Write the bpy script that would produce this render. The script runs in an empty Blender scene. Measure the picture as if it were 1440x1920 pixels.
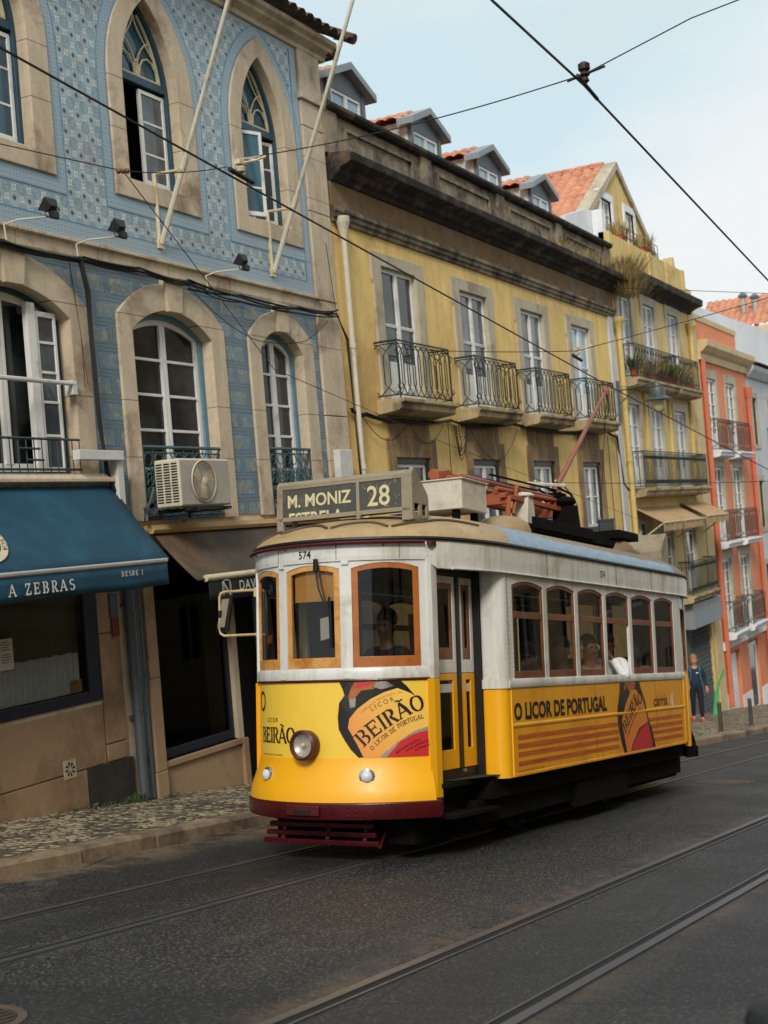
import bpy, bmesh, math, random
from mathutils import Vector, Matrix, Euler
from mathutils.geometry import tessellate_polygon
R_ = random.Random(7)
SC = bpy.context.scene
COL = SC.collection
PI = math.pi
rad = math.radians
# ------------------------------------------------------------------ camera
TH, ROLL, PITCH = rad(27.1), rad(4.75), 36 / 2500.0
CAM = Vector((0, 0, 1.5))
fw = Vector((math.cos(TH), math.sin(TH), 0)); rt = Vector((math.sin(TH), -math.cos(TH), 0)); up = Vector((0, 0, 1))
Fd = (fw * math.cos(PITCH) + up * math.sin(PITCH)).normalized()
Ud = (up * math.cos(PITCH) - fw * math.sin(PITCH)).normalized()
ir = rt * math.cos(ROLL) - Ud * math.sin(ROLL)
iu = rt * math.sin(ROLL) + Ud * math.cos(ROLL)
cd = bpy.data.cameras.new('camera'); cam = bpy.data.objects.new('camera', cd); COL.objects.link(cam)
m = Matrix((ir, iu, -Fd)).transposed().to_4x4(); m.translation = CAM
cam.matrix_world = m
cd.sensor_fit = 'VERTICAL'; cd.sensor_height = 36; cd.sensor_width = 27; cd.lens = 36 * 2500 / 1920
cd.clip_start = 0.05; cd.clip_end = 3000
cd.dof.use_dof = True; cd.dof.focus_distance = 11.3; cd.dof.aperture_fstop = 3.2
SC.camera = cam
SC.render.resolution_x = 768; SC.render.resolution_y = 1024
SC.render.engine = 'CYCLES'
SC.view_settings.view_transform = 'Standard'; SC.view_settings.look = 'None'
SC.view_settings.gamma = 1; SC.view_settings.use_curve_mapping = False
SC.view_settings.exposure = EXPO = -0.16
SUNDIR = Vector((-0.80, -0.30, 0.66)).normalized()      # towards the sun
SKY_CLOUD = 0.74; SUN_E = 2.8
# ------------------------------------------------------------------ node helper
class NT:
    def __init__(s, tree): s.t = tree; s.n = tree.nodes; s.l = tree.links
    def put(s, sock, v):
        if v is None: return
        if hasattr(v, 'is_output'): s.l.new(v, sock)
        else:
            if sock.type == 'RGBA' and not hasattr(v, '__len__'): v = (v, v, v, 1)
            if sock.type == 'RGBA' and len(v) == 3: v = (*v, 1)
            sock.default_value = v
    def m(s, op, a, b=None, c=None, clamp=False):
        n = s.n.new('ShaderNodeMath'); n.operation = op; n.use_clamp = clamp
        for i, v in enumerate((a, b, c)): s.put(n.inputs[i], v)
        return n.outputs[0]
    def mix(s, f, a, b, blend='MIX'):
        n = s.n.new('ShaderNodeMix'); n.data_type = 'RGBA'; n.blend_type = blend; n.clamp_factor = True
        s.put(n.inputs[0], f); s.put(n.inputs[6], a); s.put(n.inputs[7], b)
        return n.outputs[2]
    def pos(s):
        return s.n.new('ShaderNodeNewGeometry').outputs['Position']
    def obj(s): return s.n.new('ShaderNodeTexCoord').outputs['Object']
    def sep(s, v):
        n = s.n.new('ShaderNodeSeparateXYZ'); s.l.new(v, n.inputs[0]); return n.outputs
    def comb(s, x, y, z):
        n = s.n.new('ShaderNodeCombineXYZ')
        for i, v in enumerate((x, y, z)): s.put(n.inputs[i], v)
        return n.outputs[0]
    def scale(s, v, k):
        n = s.n.new('ShaderNodeVectorMath'); n.operation = 'MULTIPLY'; s.l.new(v, n.inputs[0]); n.inputs[1].default_value = k if hasattr(k, '__len__') else (k, k, k)
        return n.outputs[0]
    def noise(s, vec, sc, det=4, rough=.55, out=0, dist=0):
        n = s.n.new('ShaderNodeTexNoise'); s.l.new(vec, n.inputs['Vector']); n.inputs['Scale'].default_value = sc
        n.inputs['Detail'].default_value = det; n.inputs['Roughness'].default_value = rough; n.inputs['Distortion'].default_value = dist
        return n.outputs[out]
    def voro(s, vec, sc, feat='F1', rnd=1.0):
        n = s.n.new('ShaderNodeTexVoronoi'); n.feature = feat; s.l.new(vec, n.inputs['Vector']); n.inputs['Scale'].default_value = sc
        n.inputs['Randomness'].default_value = rnd
        return n.outputs
    def ramp(s, f, a, b):
        n = s.n.new('ShaderNodeMapRange'); n.clamp = True; s.put(n.inputs[0], f); n.inputs[1].default_value = a; n.inputs[2].default_value = b
        return n.outputs[0]
    def band(s, d, lo, hi):      # 1 where lo<d<hi
        return s.m('MULTIPLY', s.m('GREATER_THAN', d, lo), s.m('LESS_THAN', d, hi))
def srgb(r, g, b):
    f = lambda c: (c / 255 / 12.92) if c <= 10 else ((c / 255 + .055) / 1.055) ** 2.4
    return (f(r), f(g), f(b))
def newmat(name):
    mt = bpy.data.materials.new(name); mt.use_nodes = True
    t = NT(mt.node_tree); b = mt.node_tree.nodes['Principled BSDF']
    return mt, t, b
def bump(t, b, h, strength=.3, dist=.01):
    n = t.n.new('ShaderNodeBump'); n.inputs['Strength'].default_value = strength; n.inputs['Distance'].default_value = dist
    t.put(n.inputs['Height'], h); t.l.new(n.outputs[0], b.inputs['Normal'])
MATS = {}
def plain(name, c, rough=.6, metal=0, var=.25, sc=3.0, c2=None, amt=.5, bmp=0, bsc=40, fine=None, spec=None, streak=0, coords='pos'):
    """a paint, stone or metal: base colour varied by two scales of noise, optional second colour in patches and vertical streaks"""
    if name in MATS: return MATS[name]
    mt, t, b = newmat(name)
    P = t.pos() if coords == 'pos' else t.obj()
    n1 = t.noise(P, sc, 6, .65); n2 = t.noise(P, sc * 9, 4, .6)
    v = t.m('ADD', t.m('MULTIPLY', t.m('SUBTRACT', n1, .5), var * 2.2), t.m('ADD', 1.0, t.m('MULTIPLY', t.m('SUBTRACT', n2, .5), var * 1.2)))
    col = t.mix(1.0, c, t.comb(v, v, v), 'MULTIPLY')
    if c2:
        f = t.ramp(t.noise(P, sc * .7, 8, .7, dist=.4), .62 - amt * .25, .72 - amt * .1)
        col = t.mix(t.m('MULTIPLY', f, min(1, .4 + amt)), col, c2)
        if streak:
            s2 = t.noise(t.scale(P, (1, 1, .12)), 5, 5, .7)
            col = t.mix(t.m('MULTIPLY', t.ramp(s2, .47, .66), streak), col, c2)
    t.l.new(col, b.inputs['Base Color'])
    b.inputs['Metallic'].default_value = metal
    rr = t.m('ADD', rough, t.m('MULTIPLY', t.m('SUBTRACT', n2, .5), .25), clamp=True)
    t.l.new(rr, b.inputs['Roughness'])
    if spec is not None: b.inputs['Specular IOR Level'].default_value = spec
    if bmp: bump(t, b, t.m('ADD', t.noise(P, bsc, 5, .65), t.m('MULTIPLY', n1, .6)), bmp, .01)
    MATS[name] = mt
    return mt
def flat(name, c, rough=.6, **k): return plain(name, c, rough, var=k.pop('var', .1), **k)
# ------------------------------------------------------------------ world
w = bpy.data.worlds.new("World"); SC.world = w; w.use_nodes = True
t = NT(w.node_tree); bg = w.node_tree.nodes['Background']
sky = t.n.new('ShaderNodeTexSky'); sky.sky_type = 'NISHITA'; sky.sun_disc = False
sky.sun_elevation = math.asin(SUNDIR.z); sky.sun_rotation = math.atan2(SUNDIR.x, SUNDIR.y); sky.dust_density = 3; sky.air_density = 1.2
skc = t.mix(1.0, sky.outputs[0], (.09, .09, .09), 'MULTIPLY')
tc = t.n.new('ShaderNodeTexCoord').outputs['Generated']
cn = t.noise(t.scale(tc, (1, 1, 1.8)), 1.6, 7, .5, dist=.3)
cn2 = t.noise(t.scale(tc, (1, 1, 2.2)), 4.5, 6, .6)
cl = t.mix(t.ramp(t.m('ADD', cn, t.m('MULTIPLY', cn2, .35)), .52, .76), (.56, .71, .77), (.79, .81, .81))
cl = t.mix(t.m('MULTIPLY', t.ramp(t.noise(t.scale(tc, (1, 1, 2.4)), 2.7, 7, .6, dist=.5), .48, .68), .55), cl, (.64, .68, .70))
cl = t.mix(1.0, cl, (SKY_CLOUD / .56,) * 3, 'MULTIPLY')
t.l.new(t.mix(.93, skc, cl), bg.inputs[0]); bg.inputs[1].default_value = 1.0
sl = bpy.data.lights.new('sun', 'SUN'); sl.energy = SUN_E; sl.angle = rad(14); sl.color = (1, .93, .82)
so = bpy.data.objects.new('sun', sl); COL.objects.link(so); so.rotation_euler = (-SUNDIR).to_track_quat('-Z', 'Y').to_euler()
# ------------------------------------------------------------------ mesh builder
ORG = [Vector((0, 0, 0))]
class MB:
    def __init__(s): s.v = []; s.f = []; s.m = []; s.mi = 0; s.sm = []
    def add(s, vs, fs, smooth=False):
        o = len(s.v); s.v += [Vector(p) for p in vs]
        for f in fs: s.f.append([o + i for i in f]); s.m.append(s.mi); s.sm.append(smooth)
        return s
    def quad(s, a, b, c, d): return s.add([a, b, c, d], [(0, 1, 2, 3)])
    def box(s, x0, x1, y0, y1, z0, z1):
        x0, x1 = min(x0, x1), max(x0, x1); y0, y1 = min(y0, y1), max(y0, y1); z0, z1 = min(z0, z1), max(z0, z1)
        v = [(x, y, z) for z in (z0, z1) for y in (y0, y1) for x in (x0, x1)]
        return s.add(v, [(0, 2, 3, 1), (4, 5, 7, 6), (0, 1, 5, 4), (2, 6, 7, 3), (0, 4, 6, 2), (1, 3, 7, 5)])
    def obox(s, c, a, b, h):     # oriented box: centre c, half axes a, b, h (vectors)
        c, a, b, h = map(Vector, (c, a, b, h))
        v = [c + a * i + b * j + h * k for k in (-1, 1) for j in (-1, 1) for i in (-1, 1)]
        return s.add(v, [(0, 2, 3, 1), (4, 5, 7, 6), (0, 1, 5, 4), (2, 6, 7, 3), (0, 4, 6, 2), (1, 3, 7, 5)])
    def tube(s, pts, r, n=6, cap=True, r2=None, closed=False):
        pts = [Vector(p) for p in pts]; k = len(pts); vs = []; prev = None
        for i, p in enumerate(pts):
            if closed: d = pts[(i + 1) % k] - pts[i - 1]
            else: d = pts[min(i + 1, k - 1)] - pts[max(i - 1, 0)]
            if d.length < 1e-9: d = Vector((0, 0, 1))
            d.normalize()
            if prev is None:
                a = d.orthogonal().normalized()
            else:
                a = prev - d * prev.dot(d)
                a = a.normalized() if a.length > 1e-6 else d.orthogonal().normalized()
            prev = a; b = d.cross(a)
            rr = r if not hasattr(r, '__len__') else r[i]
            for j in range(n):
                an = 2 * PI * j / n + PI / n
                vs.append(p + a * math.cos(an) * rr + b * math.sin(an) * (r2 or rr))
        fs = []
        for i in range(k if closed else k - 1):
            i2 = (i + 1) % k
            for j in range(n):
                fs.append((i * n + j, i * n + (j + 1) % n, i2 * n + (j + 1) % n, i2 * n + j))
        if cap and not closed: fs += [tuple(reversed(range(n))), tuple(range((k - 1) * n, k * n))]
        return s.add(vs, fs, n > 5)
    def prism(s, poly, a, b, fn, holes=()):
        """polygon (2D) with holes, extruded between depths a and b; fn(u, v, d) -> 3D"""
        loops = [list(poly)] + [list(h) for h in holes]
        pts = [p for l in loops for p in l]
        tris = tessellate_polygon([[Vector((p[0], p[1], 0)) for p in l] for l in loops])
        n = len(pts); vs = [fn(p[0], p[1], a) for p in pts] + [fn(p[0], p[1], b) for p in pts]
        fs = []
        for tr in tris:
            fs.append(tuple(tr)); fs.append(tuple(n + i for i in reversed(tr)))
        o = 0
        for l in loops:
            k = len(l)
            for i in range(k): j = (i + 1) % k; fs.append((o + i, o + j, n + o + j, n + o + i))
            o += k
        return s.add(vs, fs)
    def plate(s, poly, y0, y1, holes=()): return s.prism(poly, y0, y1, lambda u, v, d: (u, d, v), holes)
    def lathe(s, prof, c, axis=(0, 0, 1), n=20, cap=True):
        c = Vector(c); ax = Vector(axis).normalized(); a = ax.orthogonal().normalized(); b = ax.cross(a); vs = []
        for r, h in prof:
            for j in range(n): an = 2 * PI * j / n; vs.append(c + ax * h + (a * math.cos(an) + b * math.sin(an)) * r)
        fs = [(i * n + j, i * n + (j + 1) % n, (i + 1) * n + (j + 1) % n, (i + 1) * n + j) for i in range(len(prof) - 1) for j in range(n)]
        if cap: fs += [tuple(reversed(range(n))), tuple(range((len(prof) - 1) * n, len(prof) * n))]
        return s.add(vs, fs, True)
    def ball(s, c, r, n=10, sq=(1, 1, 1)):
        c = Vector(c); vs = []; m_ = n // 2 + 1
        for i in range(m_ + 1):
            ph = PI * i / m_
            for j in range(n):
                th = 2 * PI * j / n
                vs.append(c + Vector((math.sin(ph) * math.cos(th) * r * sq[0], math.sin(ph) * math.sin(th) * r * sq[1], math.cos(ph) * r * sq[2])))
        return s.add(vs, [(i * n + j, (i + 1) * n + j, (i + 1) * n + (j + 1) % n, i * n + (j + 1) % n) for i in range(m_) for j in range(n)], True)
    def xform(s, fn): s.v = [Vector(fn(p)) for p in s.v]; return s
    def build(s, name, mat, parent=None, bev=0, solid=0, smooth=False, raw=False, org=None):
        me = bpy.data.meshes.new(name)
        o0 = ORG[0] if org is None else Vector(org)
        me.from_pydata([tuple(p - o0) if not raw else tuple(p) for p in s.v], [], s.f)
        mats = mat if isinstance(mat, (list, tuple)) else [mat]
        for x in mats: me.materials.append(x)
        for i, p in enumerate(me.polygons): p.material_index = s.m[i]; p.use_smooth = smooth or s.sm[i]
        bm = bmesh.new(); bm.from_mesh(me)
        if smooth or bev or solid: bmesh.ops.remove_doubles(bm, verts=bm.verts, dist=1e-5)
        bmesh.ops.recalc_face_normals(bm, faces=bm.faces); bm.to_mesh(me); bm.free()
        if smooth or any(s.sm): me.set_sharp_from_angle(angle=rad(40))
        o = bpy.data.objects.new(name, me); COL.objects.link(o)
        if parent: o.parent = parent
        if solid:
            sm_ = o.modifiers.new('solid', 'SOLIDIFY'); sm_.thickness = abs(solid); sm_.offset = -1 if solid > 0 else 1
        if bev:
            bv = o.modifiers.new('bevel', 'BEVEL'); bv.width = bev; bv.segments = 2; bv.limit_method = 'ANGLE'; bv.angle_limit = rad(40)
        return o
def tag(o, label=None, cat=None, group=None, kind=None):
    if label: o['label'] = label
    if cat: o['category'] = cat
    if group: o['group'] = group
    if kind: o['kind'] = kind
    return o
def thing(name, loc, label, cat, group=None):
    o = bpy.data.objects.new(name, None); o.empty_display_size = .2; o.location = loc; COL.objects.link(o)
    tag(o, label, cat, group); ORG[0] = Vector(loc); return o
def single(mb, name, mat, label, cat, group=None, **k):
    ORG[0] = Vector((0, 0, 0)); return tag(mb.build(name, mat, **k), label, cat, group)
def struct(name, mb, mat, kind='structure'):
    ORG[0] = Vector((0, 0, 0)); return tag(mb.build(name, mat), kind=kind)
def copy_tree(o, loc, label=None, dup=None):
    c = o.copy(); COL.objects.link(c); c.location = loc
    if label: c['label'] = label
    def rec(src, dst):
        for ch in list(src.children):
            d = ch.copy(); COL.objects.link(d); d.parent = dst; rec(ch, d)
    rec(o, c); return c
def sag(p, q, s, n=14):
    p, q = Vector(p), Vector(q)
    return [p.lerp(q, i / n) - Vector((0, 0, s * 4 * (i / n) * (1 - i / n))) for i in range(n + 1)]
# outlines in the (x, z) plane
def rect(x0, x1, z0, z1): return [(x0, z0), (x1, z0), (x1, z1), (x0, z1)]
def arch(x0, x1, z0, zs, zc, n=14):
    """segmental arch: spring zs, crown zc"""
    h = (x1 - x0) / 2; r = zc - zs; R = (h * h + r * r) / (2 * r); a = math.asin(min(1, h / R)); xm = (x0 + x1) / 2
    return [(x0, z0), (x1, z0)] + [(xm + R * math.sin(a - 2 * a * i / n), zc - R + R * math.cos(a - 2 * a * i / n)) for i in range(n + 1)]
def lancet(x0, x1, z0, zs, za, n=9):
    h = (x1 - x0) / 2; r = za - zs; R = (h * h + r * r) / (2 * h); xm = (x0 + x1) / 2
    a = math.asin(min(1, r / R))
    right = [(x1 - R + R * math.cos(a * i / n), zs + R * math.sin(a * i / n)) for i in range(n + 1)]
    left = [(x0 + R - R * math.cos(a * i / n), zs + R * math.sin(a * i / n)) for i in range(n, -1, -1)]
    return [(x0, z0), (x1, z0)] + right + left[1:]
def font_mesh(s, size=1.0, bold=0.0, align='LEFT', res=3, sx=1.0, shear=0, space=1.0):
    """lettering as 2D triangles: list of verts and faces"""
    c = bpy.data.curves.new('t', 'FONT'); c.body = s; c.size = size; c.align_x = align; c.offset = bold; c.resolution_u = res; c.fill_mode = 'FRONT'; c.shear = shear; c.space_character = space
    o = bpy.data.objects.new('t', c); COL.objects.link(o)
    bpy.context.view_layer.update()
    dg = bpy.context.evaluated_depsgraph_get()
    me = bpy.data.meshes.new_from_object(o.evaluated_get(dg))
    vs = [(v.co.x * sx, v.co.y) for v in me.vertices]; fs = [tuple(p.vertices) for p in me.polygons]
    bpy.data.objects.remove(o); bpy.data.curves.remove(c); bpy.data.meshes.remove(me)
    return vs, fs
def lettering(name, s, size, mapper, mat, parent, **k):
    vs, fs = font_mesh(s, size, **k); mb = MB(); mb.add([mapper(u, v) for u, v in vs], fs)
    return mb
# ------------------------------------------------------------------ materials
SL = 0.121
gz = lambda x: -SL * x
M = {}
M['stone'] = plain('limestone', srgb(200, 184, 160), .8, c2=srgb(124, 98, 72), amt=.42, sc=1.6, bmp=.45, bsc=34, streak=.25)
def joints():     # mortar joints of the dressed stone
    t = NT(M['stone'].node_tree); b = M['stone'].node_tree.nodes['Principled BSDF']; src = b.inputs['Base Color'].links[0].from_socket; x, y, z = t.sep(t.pos()); P = t.pos(); f = None
    for zz in (4.335, 3.30, 7.23, 6.60, 2.62):
        q = t.m('LESS_THAN', t.m('ABSOLUTE', t.m('SUBTRACT', z, zz)), .006); f = q if f is None else t.m('MAXIMUM', f, q)
    v = t.m('LESS_THAN', t.m('FRACT', t.m('DIVIDE', x, 1.37)), .007); hz = t.m('MAXIMUM', t.band(z, 4.86, 5.12), t.m('GREATER_THAN', z, 8.86))
    f = t.m('MAXIMUM', f, t.m('MULTIPLY', v, hz)); pit = t.m('LESS_THAN', t.voro(P, 9)['Distance'], .09)
    c = t.mix(t.m('MULTIPLY', f, .7), src, srgb(70, 58, 46)); c = t.mix(t.m('MULTIPLY', t.m('MULTIPLY', pit, t.ramp(t.noise(P, 2, 3), .5, .6)), .5), c, srgb(84, 66, 48)); t.l.new(c, b.inputs['Base Color'])
joints()
M['stone_low'] = plain('limestone_low', srgb(158, 130, 100), .55, c2=srgb(110, 82, 58), amt=.5, sc=1.1, bmp=.15, bsc=14)
M['stone_dark'] = plain('rubble', srgb(48, 44, 38), .95, var=.8, sc=6, bmp=.8, bsc=20)
M['ywall'] = plain('yellow_render', srgb(230, 198, 126), .88, c2=srgb(178, 138, 84), amt=.3, sc=.55, bmp=.25, bsc=25, streak=.35)
M['ywall2'] = plain('pale_yellow_render', srgb(216, 190, 124), .88, c2=srgb(150, 118, 66), amt=.4, sc=.5, bmp=.2, bsc=25, streak=.4)
M['grime'] = plain('weathered_cornice', srgb(146, 132, 112), .92, c2=srgb(48, 43, 39), amt=.75, var=.45, sc=2.4, bmp=.5, bsc=22, streak=.5)
M['frieze'] = plain('weathered_frieze', srgb(120, 92, 58), .92, c2=srgb(120, 116, 112), amt=.5, var=.5, sc=2.6, bmp=.4, bsc=22, streak=.3)
M['black_grime'] = plain('blackened_moulding', srgb(34, 30, 28), .95, c2=srgb(104, 90, 72), amt=.5, var=.6, sc=3.2, bmp=.6, bsc=25)
M['brown_stain'] = plain('stained_render', srgb(120, 98, 76), .9, c2=srgb(176, 146, 98), amt=.5, sc=1.6, streak=.8)
M['pale_stone'] = plain('pale_stone', srgb(186, 176, 154), .8, c2=srgb(120, 106, 84), amt=.35, sc=1.3, bmp=.2, bsc=30, streak=.3)
M['slab'] = plain('balcony_slab', srgb(176, 158, 122), .85, c2=srgb(70, 58, 44), amt=.55, sc=1.8, bmp=.3, bsc=24, streak=.3)
M['orange'] = plain('orange_render', srgb(222, 138, 100), .85, c2=srgb(170, 96, 68), amt=.3, sc=.5, streak=.3)
M['redpipe'] = plain('red_pipe', srgb(200, 112, 82), .6)
M['cream'] = plain('cream_render', srgb(212, 190, 146), .8, c2=srgb(150, 128, 90), amt=.25, sc=.7)
M['greywall'] = plain('grey_render', srgb(196, 198, 202), .85, c2=srgb(130, 130, 134), amt=.3, sc=.5, streak=.3)
M['whitewall'] = plain('white_render', srgb(226, 228, 232), .85, c2=srgb(180, 182, 184), amt=.2, sc=.3)
M['terra'] = plain('terracotta_tiles', srgb(196, 136, 106), .85, c2=srgb(140, 92, 68), amt=.5, sc=3, var=.5, bmp=.3, bsc=30)
M['terra_old'] = plain('old_roof_tiles', srgb(84, 66, 54), .9, c2=srgb(40, 34, 30), amt=.6, sc=4, var=.5, bmp=.3)
M['white_wood'] = plain('white_joinery', srgb(222, 222, 220), .5, var=.12, sc=4, c2=srgb(150, 146, 140), amt=.25)
M['teal'] = plain('blue_joinery', srgb(34, 70, 88), .5, sc=4, c2=srgb(20, 40, 52), amt=.3)
M['teal_lt'] = plain('pale_blue_joinery', srgb(92, 132, 152), .5, sc=4, c2=srgb(60, 90, 106), amt=.3)
M['dkgreen'] = plain('dark_green_iron', srgb(30, 46, 41), .5, sc=6, c2=srgb(20, 26, 24), amt=.5)
M['iron'] = plain('grey_green_iron', srgb(50, 62, 62), .5, sc=6)
M['castiron'] = plain('blue_grey_iron', srgb(60, 88, 92), .5, sc=6, c2=srgb(30, 46, 50), amt=.4)
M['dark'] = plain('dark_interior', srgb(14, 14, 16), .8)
M['black'] = plain('black_rubber', srgb(20, 20, 21), .55)
M['cable'] = plain('cable_black', srgb(18, 18, 20), .6)
M['awn_blue'] = plain('blue_canvas', srgb(10, 62, 84), .75, var=.3, sc=1.4, c2=srgb(22, 82, 104), amt=.5, bmp=.2, bsc=6)
M['awn_brown'] = plain('brown_canvas', srgb(70, 60, 50), .85, var=.4, sc=1.6, c2=srgb(108, 84, 56), amt=.6, bmp=.2, bsc=6)
M['awn_black'] = plain('black_canvas', srgb(24, 28, 30), .8)
M['awn_tan'] = plain('tan_canvas', srgb(176, 146, 104), .85, var=.3, sc=1.5)
M['cream_metal'] = plain('cream_metal', srgb(206, 192, 160), .5, sc=5, c2=srgb(150, 130, 96), amt=.3)
M['alu'] = plain('aluminium_bar', srgb(178, 176, 172), .35, .4)
M['letter_white'] = plain('white_lettering', srgb(220, 216, 204), .7, var=.08)
M['zinc'] = plain('grey_zinc', srgb(92, 100, 106), .5, sc=2, c2=srgb(120, 128, 134), amt=.3)
M['zinc_lt'] = plain('pale_zinc', srgb(130, 138, 144), .5, sc=2)
M['corr'] = plain('corrugated_white', srgb(196, 196, 190), .6, c2=srgb(110, 104, 96), amt=.4, streak=.6)
M['steel'] = plain('steel_post', srgb(96, 90, 84), .45, .5, c2=srgb(60, 54, 50), amt=.4)
M['galv'] = plain('grey_pipe', srgb(84, 92, 96), .5, .2, sc=4, c2=srgb(48, 52, 54), amt=.4)
M['pipe_white'] = plain('white_pipe', srgb(206, 200, 182), .5, sc=3, c2=srgb(150, 138, 112), amt=.3)
M['pipe_yellow'] = plain('yellow_pipe', srgb(206, 180, 112), .5, sc=3)
M['plastic_white'] = plain('white_plastic', srgb(206, 206, 202), .5, sc=3, c2=srgb(160, 158, 150), amt=.2)
M['ac_white'] = plain('aged_white_casing', srgb(204, 196, 176), .5, sc=3, c2=srgb(160, 146, 120), amt=.3)
M['ac_grey'] = plain('ac_face', srgb(168, 162, 152), .55, sc=3)
M['leaf'] = plain('green_leaf', srgb(60, 78, 42), .7, var=.5, sc=9)
M['dry'] = plain('dry_grass', srgb(166, 146, 100), .9, var=.5, sc=9)
M['pot'] = plain('clay_pot', srgb(176, 84, 56), .8)
M['green_plastic'] = plain('green_plastic', srgb(30, 160, 90), .5)
M['navy'] = plain('navy_joinery', srgb(16, 22, 40), .5)
M['curtain'] = plain('grey_curtain', srgb(196, 202, 200), .95, var=.3, sc=8)
M['curtain_w'] = plain('white_curtain', srgb(188, 192, 198), .95, var=.12, sc=3)
M['paper'] = plain('paper', srgb(190, 188, 178), .9, var=.06)
M['ink'] = plain('ink', srgb(60, 58, 56), .9)
M['olive'] = plain('olive_blind', srgb(104, 100, 78), .9, sc=1)

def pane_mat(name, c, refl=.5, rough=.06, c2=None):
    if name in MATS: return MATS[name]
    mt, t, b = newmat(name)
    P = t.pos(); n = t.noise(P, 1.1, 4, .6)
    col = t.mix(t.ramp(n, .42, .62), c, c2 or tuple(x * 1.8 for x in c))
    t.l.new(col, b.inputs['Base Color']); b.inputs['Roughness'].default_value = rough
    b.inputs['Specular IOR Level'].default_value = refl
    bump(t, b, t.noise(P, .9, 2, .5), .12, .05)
    MATS[name] = mt; return mt
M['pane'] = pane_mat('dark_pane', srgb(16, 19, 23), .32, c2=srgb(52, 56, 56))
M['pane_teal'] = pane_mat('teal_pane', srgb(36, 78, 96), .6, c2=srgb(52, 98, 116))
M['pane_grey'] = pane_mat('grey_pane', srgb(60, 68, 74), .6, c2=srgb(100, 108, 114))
M['pane_green'] = pane_mat('green_reflecting_pane', srgb(26, 36, 38), .5, c2=srgb(66, 80, 72))  # greenish reflection mixed into the opaque pane colour
M['pane_sky'] = pane_mat('sky_pane', srgb(140, 172, 190), .6, c2=srgb(160, 190, 205))  # pale sky reflection put into the opaque pane colour
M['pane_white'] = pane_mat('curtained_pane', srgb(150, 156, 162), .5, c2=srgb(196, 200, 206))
def glass_mat(name, tint=.75, refl=1.0, tc=(1, 1, 1)):
    mt = bpy.data.materials.new(name); mt.use_nodes = True; t = NT(mt.node_tree)
    for n in list(t.n):
        if n.type == 'BSDF_PRINCIPLED': t.n.remove(n)
    out = [n for n in t.n if n.type == 'OUTPUT_MATERIAL'][0]
    tr = t.n.new('ShaderNodeBsdfTransparent'); tr.inputs[0].default_value = (tint * tc[0], tint * tc[1], tint * tc[2], 1)
    gl = t.n.new('ShaderNodeBsdfGlossy'); gl.inputs['Roughness'].default_value = .02; gl.inputs[0].default_value = (refl,) * 3 + (1,)
    ge = t.n.new('ShaderNodeNewGeometry'); dp = t.n.new('ShaderNodeVectorMath'); dp.operation = 'DOT_PRODUCT'; t.l.new(ge.outputs['Normal'], dp.inputs[0]); t.l.new(ge.outputs['Incoming'], dp.inputs[1])
    fz = t.m('ADD', .045, t.m('MULTIPLY', t.m('POWER', t.m('SUBTRACT', 1.0, t.m('ABSOLUTE', dp.outputs['Value']), clamp=True), 5.0), .955))   # same reflectance from either side of the sheet
    mx = t.n.new('ShaderNodeMixShader'); t.l.new(fz, mx.inputs[0]); t.l.new(tr.outputs[0], mx.inputs[1]); t.l.new(gl.outputs[0], mx.inputs[2])
    t.l.new(mx.outputs[0], out.inputs[0]); return mt
M['glass'] = glass_mat('window_glass', .62, .8); M['glass_cl'] = glass_mat('clear_glass', .85, .8)
M['glass_dk'] = glass_mat('tinted_glass', .22, .7); M['glass_sh'] = glass_mat('shop_glass', .4, .22); M['glass_sl'] = glass_mat('shop_glass_clear', .9, .25); M['glass_md'] = glass_mat('smoky_glass', .66, .8)

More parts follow.
